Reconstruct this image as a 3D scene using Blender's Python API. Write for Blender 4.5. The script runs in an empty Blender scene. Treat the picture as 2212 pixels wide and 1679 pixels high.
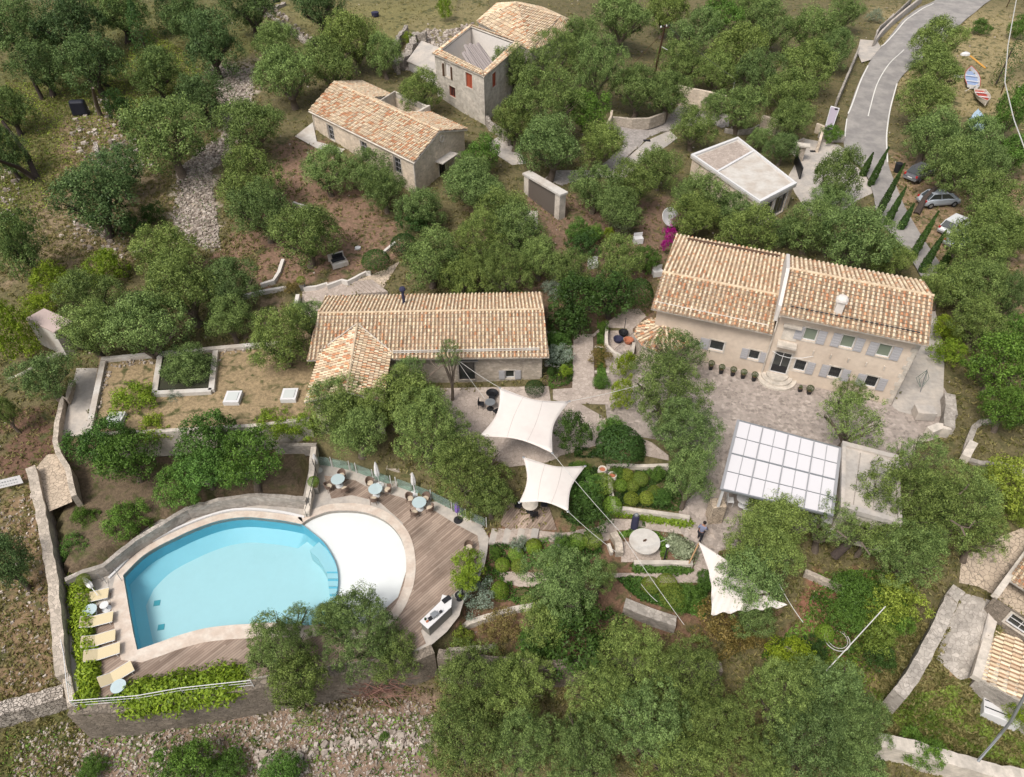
import bpy, bmesh, math, random
import numpy as np
from mathutils import Vector, Matrix
from mathutils.geometry import delaunay_2d_cdt
random.seed(7); rng=np.random.default_rng(7)
scene=bpy.context.scene; COL=scene.collection
# ---------------------------------------------------------------- camera, light
HC=38.0; TH=math.radians(43); FPX=1540.; CX=1106.; CY=839.5
cam=bpy.data.cameras.new('camera'); camo=bpy.data.objects.new('camera',cam); COL.objects.link(camo)
camo.location=(0,0,HC); camo.rotation_euler=(math.radians(90)-TH,0,0)
cam.sensor_fit='HORIZONTAL'; cam.sensor_width=36; cam.lens=36*FPX/2212; cam.clip_end=3000; cam.clip_start=.5
scene.camera=camo
SUN_EL=math.radians(56); SUN_AZ=math.radians(-140)   # azimuth measured from +Y (away from camera), negative = left
w=bpy.data.worlds.new("World"); scene.world=w; w.use_nodes=True
nt=w.node_tree; bg=nt.nodes['Background']; sk=nt.nodes.new('ShaderNodeTexSky'); sk.sky_type='NISHITA'; sk.sun_disc=False
sk.sun_elevation=SUN_EL; sk.sun_rotation=SUN_AZ; sk.dust_density=4; sk.air_density=1.0; sk.ozone_density=1
hs=nt.nodes.new('ShaderNodeHueSaturation'); hs.inputs['Saturation'].default_value=.35; nt.links.new(sk.outputs[0],hs.inputs['Color']); nt.links.new(hs.outputs[0],bg.inputs[0]); bg.inputs[1].default_value=0.145
sl=bpy.data.lights.new('sun','SUN'); sl.energy=2.1; sl.angle=math.radians(18); sl.color=(1,.94,.86)
so=bpy.data.objects.new('sun',sl); COL.objects.link(so)
sd=Vector((math.sin(SUN_AZ)*math.cos(SUN_EL),math.cos(SUN_AZ)*math.cos(SUN_EL)*1.0,math.sin(SUN_EL)))
so.rotation_euler=sd.to_track_quat('Z','Y').to_euler(); so.location=sd*100
vs=scene.view_settings; vs.view_transform='Standard'; vs.look='None'; vs.exposure=0.34; vs.gamma=1
scene.cycles.max_bounces=6; scene.cycles.transparent_max_bounces=8
# ---------------------------------------------------------------- survey: photo measurements -> world points on known levels
cs,sn=math.cos(TH),math.sin(TH)
def ray(u,v):
    a=(u-CX)/FPX; b=-(v-CY)/FPX
    return Vector((a,cs+b*sn,-sn+b*cs))
def P(u,v,z=0.):
    d=ray(u,v); t=(z-HC)/d.z
    return Vector((d.x*t,d.y*t,z))
def T(ox,oy,x,y): return ((ox+x/2.209)*.61274,(oy+y/2.209)*.61274)
def TT(ox,oy,pts): return [T(ox,oy,*p) for p in pts]
def lerp(a,b,t): return a+(b-a)*t
def interp(k,y):
    if y<=k[0][0]: return k[0][1]
    for (a,za),(b,zb) in zip(k,k[1:]):
        if y<=b:
            t=(y-a)/(b-a); t=t*t*(3-2*t)*.5+t*.5
            return lerp(za,zb,t)
    return k[-1][1]
KA=[(0,-8),(12,-6.6),(19,-5.6),(24,-4.2),(29,-2.9),(35,-1.2),(40,-.5),(46,0),(60,1.9),(82,4.7),(110,7.5),(200,12),(700,16)]
KB=[(0,-8),(12,-6.4),(18,-5.0),(21,-3.6),(23.5,-2.2),(28,-1.3),(31,-.45),(34,-.05),(46,0),(60,.8),(82,2.2),(110,3.6),(200,7),(700,14)]
def sstep(a,b,x):
    t=min(1,max(0,(x-a)/(b-a))); return t*t*(3-2*t)
def N(x,y):
    return lerp(interp(KA,y),interp(KB,y),sstep(-4,6,x) if y<48 else sstep(-2,24,x))
def G0(x,y): return N(x,y)+.14*math.sin(x*.55+1)*math.sin(y*.47)*min(1,max(0,max(-18-x,x-36,20-y,y-56))/3)
def PG(u,v,dz=0.):
    z=0.
    for i in range(14):
        p=P(u,v,z); z=.5*z+.5*(G0(p.x,p.y)+dz)
    p=P(u,v,z); return p
def R(p):
    dep=p[1]*cs+(HC-p[2])*sn; up=p[1]*sn-(HC-p[2])*cs
    return (CX+FPX*p[0]/dep,CY-FPX*up/dep,dep)
def inpoly(x,y,poly):
    r=False; n=len(poly); j=n-1
    for i in range(n):
        xi,yi=poly[i][0],poly[i][1]; xj,yj=poly[j][0],poly[j][1]
        if (yi>y)!=(yj>y) and x<(xj-xi)*(y-yi)/(yj-yi)+xi: r=not r
        j=i
    return r
def onwall(u,v,A,B):      # pixel ray with vertical plane through A,B -> (distance along AB, z)
    d=ray(u,v); e=Vector((B[0]-A[0],B[1]-A[1])); L=e.length; e/=L; n=Vector((-e.y,e.x))
    t=(n.x*A[0]+n.y*A[1])/(n.x*d.x+n.y*d.y)
    x,y,z=d.x*t,d.y*t,HC+d.z*t
    return ((x-A[0])*e.x+(y-A[1])*e.y, z)
def smooth(pts,n=6,closed=False):
    out=[]; m=len(pts)
    for i in range(m if closed else m-1):
        p0=pts[(i-1)%m] if closed or i>0 else pts[i]; p1=pts[i]; p2=pts[(i+1)%m]; p3=pts[(i+2)%m] if closed or i+2<m else pts[(i+1)%m]
        for k in range(n):
            t=k/n
            out.append(tuple(.5*((2*p1[c])+(-p0[c]+p2[c])*t+(2*p0[c]-5*p1[c]+4*p2[c]-p3[c])*t*t+(-p0[c]+3*p1[c]-3*p2[c]+p3[c])*t**3) for c in range(len(p1))))
    if not closed: out.append(tuple(pts[-1]))
    return out
# ---------------------------------------------------------------- materials
def mat(name,col,rough=.8,var=.0,scale=3.,col2=None,bump=0.,bscale=None,metal=0.,spec=.3,detail=6,thr=None,attr=None,trans=0,objrand=0,distort=0.,kind='noise'):
    m=bpy.data.materials.new(name); m.use_nodes=True; t=m.node_tree; b=t.nodes['Principled BSDF']
    b.inputs['Roughness'].default_value=rough; b.inputs['Metallic'].default_value=metal; b.inputs['Specular IOR Level'].default_value=spec
    L=t.links; tc=t.nodes.new('ShaderNodeTexCoord')
    def node(k,**kw):
        n=t.nodes.new(k)
        for a,v in kw.items(): setattr(n,a,v)
        return n
    geo=node('ShaderNodeNewGeometry')
    if attr:
        a=node('ShaderNodeAttribute',attribute_name=attr); src=a.outputs['Color']
    else:
        rgb=node('ShaderNodeRGB'); rgb.outputs[0].default_value=(*col,1); src=rgb.outputs[0]
    if col2:
        nz=node('ShaderNodeTexNoise'); nz.inputs['Scale'].default_value=scale; nz.inputs['Detail'].default_value=detail; nz.inputs['Distortion'].default_value=distort
        L.new(geo.outputs['Position'],nz.inputs['Vector'])
        rp=node('ShaderNodeValToRGB'); lo,hi=thr or (.4,.62); rp.color_ramp.elements[0].position=lo; rp.color_ramp.elements[1].position=hi
        L.new(nz.outputs[0],rp.inputs[0]); mx=node('ShaderNodeMixRGB'); L.new(rp.outputs[0],mx.inputs[0]); L.new(src,mx.inputs[1]); mx.inputs[2].default_value=(*col2,1); src=mx.outputs[0]
    if var:
        n2=node('ShaderNodeTexNoise'); n2.inputs['Scale'].default_value=scale*4.3; n2.inputs['Detail'].default_value=8; n2.inputs['Roughness'].default_value=.65
        L.new(geo.outputs['Position'],n2.inputs['Vector'])
        mr=node('ShaderNodeMapRange'); mr.inputs[1].default_value=.3; mr.inputs[2].default_value=.7; mr.inputs[3].default_value=1-var; mr.inputs[4].default_value=1+var; L.new(n2.outputs[0],mr.inputs[0])
        v=node('ShaderNodeVectorMath',operation='SCALE'); L.new(src,v.inputs[0]); L.new(mr.outputs[0],v.inputs['Scale']); src=v.outputs[0]
    if objrand:
        oi=node('ShaderNodeObjectInfo'); mr=node('ShaderNodeMapRange'); mr.inputs[3].default_value=1-objrand; mr.inputs[4].default_value=1+objrand; L.new(oi.outputs['Random'],mr.inputs[0])
        v=node('ShaderNodeVectorMath',operation='SCALE'); L.new(src,v.inputs[0]); L.new(mr.outputs[0],v.inputs['Scale']); src=v.outputs[0]
    L.new(src,b.inputs['Base Color'])
    if bump:
        n3=node('ShaderNodeTexNoise'); n3.inputs['Scale'].default_value=bscale or scale*6; n3.inputs['Detail'].default_value=6; L.new(geo.outputs['Position'],n3.inputs['Vector'])
        bp=node('ShaderNodeBump'); bp.inputs['Strength'].default_value=bump; bp.inputs['Distance'].default_value=.1; L.new(n3.outputs[0],bp.inputs['Height']); L.new(bp.outputs[0],b.inputs['Normal'])
    return m
def stone(name,c1,c2,mortar,scale=3.,msize=.06,bump=.6,rough=.9,stretch=(1,1,1.6),stain=.25,flat=False):
    m=bpy.data.materials.new(name); m.use_nodes=True; t=m.node_tree; b=t.nodes['Principled BSDF']; b.inputs['Roughness'].default_value=rough; b.inputs['Specular IOR Level'].default_value=.2
    L=t.links; geo=t.nodes.new('ShaderNodeNewGeometry'); mp=t.nodes.new('ShaderNodeMapping'); mp.inputs['Scale'].default_value=stretch; L.new(geo.outputs['Position'],mp.inputs[0])
    nz=t.nodes.new('ShaderNodeTexNoise'); nz.inputs['Scale'].default_value=2.5; L.new(mp.outputs[0],nz.inputs['Vector'])
    ad=t.nodes.new('ShaderNodeVectorMath'); ad.operation='MULTIPLY_ADD'; L.new(nz.outputs['Color'],ad.inputs[0]); ad.inputs[1].default_value=(.25,.25,.25); L.new(mp.outputs[0],ad.inputs[2])
    v=t.nodes.new('ShaderNodeTexVoronoi'); v.inputs['Scale'].default_value=scale; L.new(ad.outputs[0],v.inputs['Vector'])
    e=t.nodes.new('ShaderNodeTexVoronoi'); e.feature='DISTANCE_TO_EDGE'; e.inputs['Scale'].default_value=scale; L.new(ad.outputs[0],e.inputs['Vector'])
    sp=t.nodes.new('ShaderNodeSeparateColor'); L.new(v.outputs['Color'],sp.inputs[0])
    m1=t.nodes.new('ShaderNodeMixRGB'); L.new(sp.outputs[0],m1.inputs[0]); m1.inputs[1].default_value=(*c1,1); m1.inputs[2].default_value=(*c2,1)
    rp=t.nodes.new('ShaderNodeMapRange'); rp.inputs[1].default_value=msize*.3; rp.inputs[2].default_value=msize; L.new(e.outputs['Distance'],rp.inputs[0])
    m2=t.nodes.new('ShaderNodeMixRGB'); L.new(rp.outputs[0],m2.inputs[0]); m2.inputs[1].default_value=(*mortar,1); L.new(m1.outputs[0],m2.inputs[2])
    n2=t.nodes.new('ShaderNodeTexNoise'); n2.inputs['Scale'].default_value=.8; n2.inputs['Detail'].default_value=9; n2.inputs['Roughness'].default_value=.7; L.new(geo.outputs['Position'],n2.inputs['Vector'])
    mr=t.nodes.new('ShaderNodeMapRange'); mr.inputs[1].default_value=.3; mr.inputs[2].default_value=.7; mr.inputs[3].default_value=1-stain; mr.inputs[4].default_value=1+stain*.6; L.new(n2.outputs[0],mr.inputs[0])
    vm=t.nodes.new('ShaderNodeVectorMath'); vm.operation='SCALE'; L.new(m2.outputs[0],vm.inputs[0]); L.new(mr.outputs[0],vm.inputs['Scale']); L.new(vm.outputs[0],b.inputs['Base Color'])
    bp=t.nodes.new('ShaderNodeBump'); bp.inputs['Strength'].default_value=bump; bp.inputs['Distance'].default_value=.06; L.new(rp.outputs[0],bp.inputs['Height']); L.new(bp.outputs[0],b.inputs['Normal'])
    return m
def leafmat(name,c1,c2,trans=.13,objrand=.2):
    m=bpy.data.materials.new(name); m.use_nodes=True; t=m.node_tree; t.nodes.remove(t.nodes['Principled BSDF']); L=t.links; out=t.nodes['Material Output']
    a=t.nodes.new('ShaderNodeAttribute'); a.attribute_name='tint'
    mx=t.nodes.new('ShaderNodeMixRGB'); L.new(a.outputs['Fac'],mx.inputs[0]); mx.inputs[1].default_value=(*c1,1); mx.inputs[2].default_value=(*c2,1)
    oi=t.nodes.new('ShaderNodeObjectInfo'); mr=t.nodes.new('ShaderNodeMapRange'); mr.inputs[3].default_value=1-objrand; mr.inputs[4].default_value=1+objrand; L.new(oi.outputs['Random'],mr.inputs[0])
    vm=t.nodes.new('ShaderNodeVectorMath'); vm.operation='SCALE'; m9=t.nodes.new('ShaderNodeMath'); m9.operation='MULTIPLY'; m9.inputs[1].default_value=7.31; f9=t.nodes.new('ShaderNodeMath'); f9.operation='FRACT'; L.new(oi.outputs['Random'],m9.inputs[0]); L.new(m9.outputs[0],f9.inputs[0]); h9=t.nodes.new('ShaderNodeMixRGB'); h9.inputs[1].default_value=(.93,.98,1.1,1); h9.inputs[2].default_value=(1.1,1.02,.88,1); L.new(f9.outputs[0],h9.inputs[0]); c9=t.nodes.new('ShaderNodeMixRGB'); c9.blend_type='MULTIPLY'; c9.inputs[0].default_value=1 if objrand else 0; L.new(mx.outputs[0],c9.inputs[1]); L.new(h9.outputs[0],c9.inputs[2]); L.new(c9.outputs[0],vm.inputs[0]); L.new(mr.outputs[0],vm.inputs['Scale'])
    d=t.nodes.new('ShaderNodeBsdfDiffuse'); tr=t.nodes.new('ShaderNodeBsdfTranslucent'); L.new(vm.outputs[0],d.inputs[0]); L.new(vm.outputs[0],tr.inputs[0])
    gl=t.nodes.new('ShaderNodeBsdfGlossy'); gl.inputs['Roughness'].default_value=.45; gl.inputs[0].default_value=(.8,.85,.8,1)
    s=t.nodes.new('ShaderNodeMixShader'); s.inputs[0].default_value=trans; L.new(d.outputs[0],s.inputs[1]); L.new(tr.outputs[0],s.inputs[2])
    s2=t.nodes.new('ShaderNodeMixShader'); s2.inputs[0].default_value=.012; L.new(s.outputs[0],s2.inputs[1]); L.new(gl.outputs[0],s2.inputs[2]); L.new(s2.outputs[0],out.inputs[0])
    return m
M={}
M['ground']=mat('ground',(.2,.15,.09),.95,var=.38,scale=1.1,attr='zone',bump=.6,bscale=9,col2=(.075,.075,.028),thr=(.52,.66),distort=.6)
M['soil']=mat('bed_soil',(.13,.075,.045),.95,var=.3,scale=1.2,bump=.5,bscale=12,col2=(.2,.14,.085))
M['rubble']=mat('rubble_stone',(.36,.32,.28),.95,var=.25,scale=2,attr='tintc',spec=.1)
M['asphalt']=mat('road_asphalt',(.22,.205,.195),.9,var=.1,scale=.6,col2=(.29,.27,.25),bump=.15,bscale=30)
M['white_line']=mat('road_paint',(.62,.6,.56),.8,var=.15,scale=3)
M['concrete']=mat('concrete',(.36,.33,.3),.9,var=.12,scale=.9,col2=(.45,.4,.35),bump=.1)
M['palecon']=mat('pale_concrete',(.5,.47,.43),.9,var=.1,scale=.7,col2=(.42,.37,.32),bump=.1)
M['coping']=mat('coping_stone',(.5,.41,.34),.85,var=.1,scale=1.5,col2=(.57,.5,.43),bump=.1)
M['cream']=mat('cream_stone',(.56,.5,.43),.85,var=.15,scale=1.2,col2=(.4,.36,.31),bump=.2)
M['render']=mat('house_render',(.57,.475,.385),.9,var=.08,scale=.6,col2=(.5,.41,.33),bump=.1)
M['whitewash']=mat('whitewash',(.58,.54,.5),.9,var=.08,scale=1)
M['sail']=mat('sail_cloth',(.6,.55,.51),.9,var=.03,scale=.5,col2=(.55,.49,.455),thr=(.5,.75))
M['white']=mat('white_paint',(.6,.59,.585),.5,var=.03)
M['whitemetal']=mat('white_metal',(.66,.66,.66),.4,metal=.2)
M['greymetal']=mat('grey_metal',(.3,.31,.32),.4,metal=.6)
M['darkmetal']=mat('dark_metal',(.03,.03,.033),.45,metal=.3)
M['black']=mat('black_plastic',(.015,.015,.018),.6)
M['glass']=mat('window_glass',(.03,.035,.035),.08,spec=.8)
M['blind']=mat('green_blind',(.17,.2,.15),.6,spec=.5,var=.05)
M['shutter']=mat('grey_shutter',(.36,.35,.36),.7,var=.06,scale=6)
M['redshutter']=mat('red_shutter',(.3,.07,.035),.7,var=.2,scale=6)
M['oldwood']=mat('weathered_planks',(.27,.235,.225),.9,var=.25,scale=4)
M['brownwood']=mat('brown_wood',(.09,.05,.03),.7,var=.2,scale=5)
M['lounger']=mat('lounger_fabric',(.56,.47,.3),.85,var=.05,scale=4)
M['wicker']=mat('wicker',(.16,.11,.085),.85,var=.3,scale=12)
M['cushion']=mat('cushion',(.5,.42,.32),.9,var=.1,scale=5)
M['parasol']=mat('parasol_canvas',(.6,.585,.57),.85,var=.05,scale=5)
M['purple']=mat('purple_canvas',(.2,.12,.4),.85,var=.08,scale=5)
M['planter']=mat('grey_planter',(.2,.19,.17),.8,var=.1,scale=4)
M['navy']=mat('navy_canvas',(.03,.03,.06),.85,var=.1,scale=4)
M['terracotta']=mat('terracotta',(.36,.13,.07),.85,var=.15,scale=6)
M['skin']=mat('skin',(.35,.18,.12),.6); M['shirt']=mat('grey_shirt',(.16,.17,.24),.9); M['trousers']=mat('black_trousers',(.015,.015,.02),.9); M['hair']=mat('dark_hair',(.015,.01,.01),.8)
M['bark']=mat('olive_bark',(.14,.11,.085),.95,var=.35,scale=3,bump=.5)
M['darkbark']=mat('dark_bark',(.06,.045,.038),.95,var=.3,scale=3,bump=.5)
M['twigs']=mat('dry_twigs',(.17,.09,.07),.95,var=.25,scale=5)
M['cable']=mat('white_rope',(.5,.49,.46),.7)
M['tile']=mat('roof_tile',(.5,.3,.2),.9,var=.22,scale=3.5,attr='tintc',spec=.15)
M['stonewall']=stone('stone_wall',(.54,.46,.38),(.36,.31,.25),(.42,.36,.3),scale=4,stain=.25)
M['drystone']=stone('dry_stone',(.52,.46,.4),(.32,.28,.24),(.13,.11,.09),scale=5,msize=.08,bump=1,stretch=(1,1,1.3))
M['retain']=stone('retaining_stone',(.27,.225,.18),(.18,.15,.12),(.13,.11,.09),scale=3.8,stain=.4)
M['goldstone']=stone('gold_stone',(.7,.59,.47),(.52,.43,.33),(.64,.54,.44),scale=3.2)
M['greystone']=stone('grey_stone',(.43,.385,.34),(.3,.27,.235),(.35,.31,.27),scale=3.6,stain=.4)
M['ruin']=stone('ruin_stone',(.55,.5,.43),(.42,.375,.32),(.5,.45,.39),scale=2.6,stain=.35)
M['court']=stone('courtyard_paving',(.44,.375,.33),(.23,.195,.17),(.34,.29,.255),scale=3.6,msize=.12,bump=.3,stretch=(1,1,1),stain=.3)
M['path']=stone('path_paving',(.45,.375,.325),(.35,.29,.25),(.28,.235,.195),scale=3.4,msize=.05,bump=.25,stretch=(1,1,1),stain=.2)
M['flag']=stone('pale_paving',(.52,.42,.32),(.42,.34,.26),(.22,.18,.14),scale=3.4,msize=.07,bump=.3,stretch=(1,1,1),stain=.15)
M['drive']=stone('drive_paving',(.4,.36,.335),(.3,.27,.25),(.26,.235,.215),scale=4,msize=.06,bump=.2,stretch=(1,1,1),stain=.25)
# wood deck: boards with per-board tone
def deckmat():
    m=bpy.data.materials.new('deck_boards'); m.use_nodes=True; t=m.node_tree; b=t.nodes['Principled BSDF']; b.inputs['Roughness'].default_value=.85; b.inputs['Specular IOR Level'].default_value=.2; L=t.links
    g=t.nodes.new('ShaderNodeNewGeometry'); mp=t.nodes.new('ShaderNodeMapping'); mp.inputs['Rotation'].default_value=(0,0,math.radians(-47)); L.new(g.outputs['Position'],mp.inputs[0])
    sx=t.nodes.new('ShaderNodeSeparateXYZ'); L.new(mp.outputs[0],sx.inputs[0])
    mu=t.nodes.new('ShaderNodeMath'); mu.operation='MULTIPLY'; mu.inputs[1].default_value=6.2; L.new(sx.outputs[1],mu.inputs[0])
    fl=t.nodes.new('ShaderNodeMath'); fl.operation='FLOOR'; L.new(mu.outputs[0],fl.inputs[0])
    lx=t.nodes.new('ShaderNodeMath'); lx.operation='MULTIPLY'; lx.inputs[1].default_value=.45; L.new(sx.outputs[0],lx.inputs[0])
    of=t.nodes.new('ShaderNodeMath'); of.operation='MULTIPLY_ADD'; of.inputs[1].default_value=.37; L.new(fl.outputs[0],of.inputs[0]); L.new(lx.outputs[0],of.inputs[2])
    f2=t.nodes.new('ShaderNodeMath'); f2.operation='FLOOR'; L.new(of.outputs[0],f2.inputs[0])
    cb=t.nodes.new('ShaderNodeCombineXYZ'); L.new(fl.outputs[0],cb.inputs[0]); L.new(f2.outputs[0],cb.inputs[1])
    wn=t.nodes.new('ShaderNodeTexWhiteNoise'); L.new(cb.outputs[0],wn.inputs['Vector'])
    rp=t.nodes.new('ShaderNodeValToRGB'); rp.color_ramp.elements[0].color=(.22,.16,.125,1); rp.color_ramp.elements[1].color=(.35,.27,.215,1); L.new(wn.outputs[0],rp.inputs[0])
    fr=t.nodes.new('ShaderNodeMath'); fr.operation='FRACT'; L.new(mu.outputs[0],fr.inputs[0])
    cr=t.nodes.new('ShaderNodeValToRGB'); cr.color_ramp.elements[0].position=.05; cr.color_ramp.elements[0].color=(.35,.35,.35,1); cr.color_ramp.elements[1].position=.16; cr.color_ramp.elements[1].color=(1,1,1,1); L.new(fr.outputs[0],cr.inputs[0])
    m1=t.nodes.new('ShaderNodeMixRGB'); m1.blend_type='MULTIPLY'; m1.inputs[0].default_value=1; L.new(rp.outputs[0],m1.inputs[1]); L.new(cr.outputs[0],m1.inputs[2])
    nz=t.nodes.new('ShaderNodeTexNoise'); nz.inputs['Scale'].default_value=.5; nz.inputs['Detail'].default_value=5; L.new(g.outputs['Position'],nz.inputs['Vector'])
    mr=t.nodes.new('ShaderNodeMapRange'); mr.inputs[1].default_value=.35; mr.inputs[2].default_value=.65; mr.inputs[3].default_value=.72; mr.inputs[4].default_value=1.15; L.new(nz.outputs[0],mr.inputs[0])
    vm=t.nodes.new('ShaderNodeVectorMath'); vm.operation='SCALE'; L.new(m1.outputs[0],vm.inputs[0]); L.new(mr.outputs[0],vm.inputs['Scale']); L.new(vm.outputs[0],b.inputs['Base Color'])
    return m
M['deck']=deckmat()
def watermat():
    m=bpy.data.materials.new('pool_water'); m.use_nodes=True; t=m.node_tree; t.nodes.remove(t.nodes['Principled BSDF']); L=t.links
    tr=t.nodes.new('ShaderNodeBsdfTransparent'); tr.inputs[0].default_value=(.97,.99,1,1); gl=t.nodes.new('ShaderNodeBsdfGlossy'); gl.inputs['Roughness'].default_value=.03
    fr=t.nodes.new('ShaderNodeFresnel'); fr.inputs[0].default_value=1.33; nz=t.nodes.new('ShaderNodeTexNoise'); nz.inputs['Scale'].default_value=2.2; g=t.nodes.new('ShaderNodeNewGeometry'); L.new(g.outputs['Position'],nz.inputs['Vector'])
    bp=t.nodes.new('ShaderNodeBump'); bp.inputs['Strength'].default_value=.08; L.new(nz.outputs[0],bp.inputs['Height']); L.new(bp.outputs[0],gl.inputs['Normal']); L.new(bp.outputs[0],fr.inputs['Normal'])
    s=t.nodes.new('ShaderNodeMixShader'); L.new(fr.outputs[0],s.inputs[0]); L.new(tr.outputs[0],s.inputs[1]); L.new(gl.outputs[0],s.inputs[2]); L.new(s.outputs[0],t.nodes['Material Output'].inputs[0])
    return m
M['water']=watermat()
def clearmat(name,col,alpha):
    m=bpy.data.materials.new(name); m.use_nodes=True; t=m.node_tree; t.nodes.remove(t.nodes['Principled BSDF']); L=t.links
    tr=t.nodes.new('ShaderNodeBsdfTransparent'); tr.inputs[0].default_value=(*col,1); gl=t.nodes.new('ShaderNodeBsdfGlossy'); gl.inputs['Roughness'].default_value=.05
    df=t.nodes.new('ShaderNodeBsdfDiffuse'); df.inputs[0].default_value=(*col,1)
    s=t.nodes.new('ShaderNodeMixShader'); s.inputs[0].default_value=alpha; L.new(tr.outputs[0],s.inputs[1]); L.new(df.outputs[0],s.inputs[2])
    s2=t.nodes.new('ShaderNodeMixShader'); s2.inputs[0].default_value=.08; L.new(s.outputs[0],s2.inputs[1]); L.new(gl.outputs[0],s2.inputs[2]); L.new(s2.outputs[0],t.nodes['Material Output'].inputs[0])
    return m
M['railglass']=clearmat('rail_glass',(.72,.85,.8),.12)
M['tableglass']=clearmat('table_glass',(.55,.66,.68),.75)
M['pooldeep']=mat('pool_floor_painted_depth',(.35,.575,.61),.5,var=.02,scale=.4,spec=.3)  # cyan painted into the floor for light the deep water absorbs
M['poolwall']=mat('pool_wall_painted_depth',(.11,.41,.54),.5,var=.03,scale=.6)  # deeper cyan: water absorption painted into the wall colour
M['poolwhite']=mat('pool_mosaic_white',(.7,.7,.685),.5,var=.02,scale=.4)
M['poolstep']=mat('pool_step_painted_depth',(.3,.53,.58),.5,var=.02)  # same water absorption painted into the step colour
M['drain']=mat('pool_drain',(.05,.3,.36),.6)
M['olive']=leafmat('olive_leaves',(.026,.052,.012),(.24,.325,.095))
M['grove']=leafmat('dark_olive_leaves',(.018,.042,.012),(.165,.245,.08))
M['green']=leafmat('garden_leaves',(.025,.06,.01),(.15,.27,.05))
M['dark']=leafmat('dark_leaves',(.018,.04,.01),(.07,.13,.03))
M['lime']=leafmat('lime_leaves',(.08,.14,.012),(.31,.41,.04),.3)
M['yellow']=leafmat('yellow_green_leaves',(.08,.12,.015),(.32,.4,.07),.3)
M['silver']=leafmat('silver_leaves',(.09,.12,.07),(.3,.35,.25))
M['magenta']=leafmat('bougainvillea_flowers',(.28,.01,.18),(.6,.03,.4),.3)
M['rust']=leafmat('rust_leaves',(.09,.075,.02),(.26,.2,.07))
M['grass']=leafmat('grass_blades',(.09,.1,.025),(.33,.28,.12),.3,0)
# ---------------------------------------------------------------- object helpers
def tag(o,label=None,cat=None,group=None,kind=None):
    if label: o['label']=label
    if cat: o['category']=cat
    if group: o['group']=group
    if kind: o['kind']=kind
    return o
def thing(name,label,cat,loc=(0,0,0),rz=0,group=None):
    o=bpy.data.objects.new(name,None); COL.objects.link(o); o.location=loc; o.rotation_euler=(0,0,rz); o.empty_display_size=.2
    return tag(o,label,cat,group)
class MB:
    def __init__(s): s.v=[]; s.f=[]; s.c=[]
    def add(s,vs,fs,c=None):
        b=len(s.v); s.v+= [tuple(v) for v in vs]; s.f+=[tuple(b+i for i in f) for f in fs]; s.c+=[c]*len(fs); return s
    def box(s,cx,cy,z0,sx,sy,sz,rz=0,c=None,taper=1.):
        vs=[]
        for k in (0,1):
            t=taper if k else 1
            for a,b in ((-1,-1),(1,-1),(1,1),(-1,1)):
                x,y=a*sx/2*t,b*sy/2*t; vs.append((cx+x*math.cos(rz)-y*math.sin(rz),cy+x*math.sin(rz)+y*math.cos(rz),z0+k*sz))
        return s.add(vs,[(3,2,1,0),(4,5,6,7),(0,1,5,4),(1,2,6,5),(2,3,7,6),(3,0,4,7)],c)
    def tube(s,pts,r,n=6,c=None,cap=True):
        pts=[Vector(p) for p in pts]; rs=r if isinstance(r,(list,tuple)) else [r]*len(pts); rings=[]
        for i,p in enumerate(pts):
            d=(pts[min(i+1,len(pts)-1)]-pts[max(i-1,0)]).normalized(); a=Vector((0,0,1)) if abs(d.z)<.9 else Vector((1,0,0))
            x=d.cross(a).normalized(); y=d.cross(x).normalized()
            rings.append([p+(x*math.cos(2*math.pi*k/n)+y*math.sin(2*math.pi*k/n))*rs[i] for k in range(n)])
        vs=[q for rg in rings for q in rg]; fs=[]
        for i in range(len(pts)-1):
            for k in range(n): fs.append((i*n+k,i*n+(k+1)%n,(i+1)*n+(k+1)%n,(i+1)*n+k))
        if cap: fs.append(tuple(range(n))); fs.append(tuple((len(pts)-1)*n+k for k in range(n))[::-1])
        return s.add(vs,fs,c)
    def lathe(s,prof,n=16,cx=0,cy=0,z=0,c=None,sx=1,sy=1):
        vs=[];fs=[]
        for r,h in prof:
            for k in range(n): vs.append((cx+sx*r*math.cos(2*math.pi*k/n),cy+sy*r*math.sin(2*math.pi*k/n),z+h))
        for i in range(len(prof)-1):
            for k in range(n): fs.append((i*n+k,i*n+(k+1)%n,(i+1)*n+(k+1)%n,(i+1)*n+k))
        if prof[-1][0]>1e-3: fs.append(tuple((len(prof)-1)*n+k for k in range(n)))
        if prof[0][0]>1e-3: fs.append(tuple(range(n))[::-1])
        return s.add(vs,fs,c)
    def prism(s,poly,z0,z1,c=None):     # poly list of (x,y); z0,z1 numbers or lists
        n=len(poly); Z0=z0 if isinstance(z0,(list,tuple)) else [z0]*n; Z1=z1 if isinstance(z1,(list,tuple)) else [z1]*n
        A=sum(poly[i][0]*poly[(i+1)%n][1]-poly[(i+1)%n][0]*poly[i][1] for i in range(n))
        if A<0: poly=poly[::-1]; Z0=Z0[::-1]; Z1=Z1[::-1]
        vs=[(p[0],p[1],z) for p,z in zip(poly,Z0)]+[(p[0],p[1],z) for p,z in zip(poly,Z1)]
        return s.add(vs,[tuple(range(n))[::-1],tuple(range(n,2*n))]+[(i,(i+1)%n,n+(i+1)%n,n+i) for i in range(n)],c)
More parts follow.
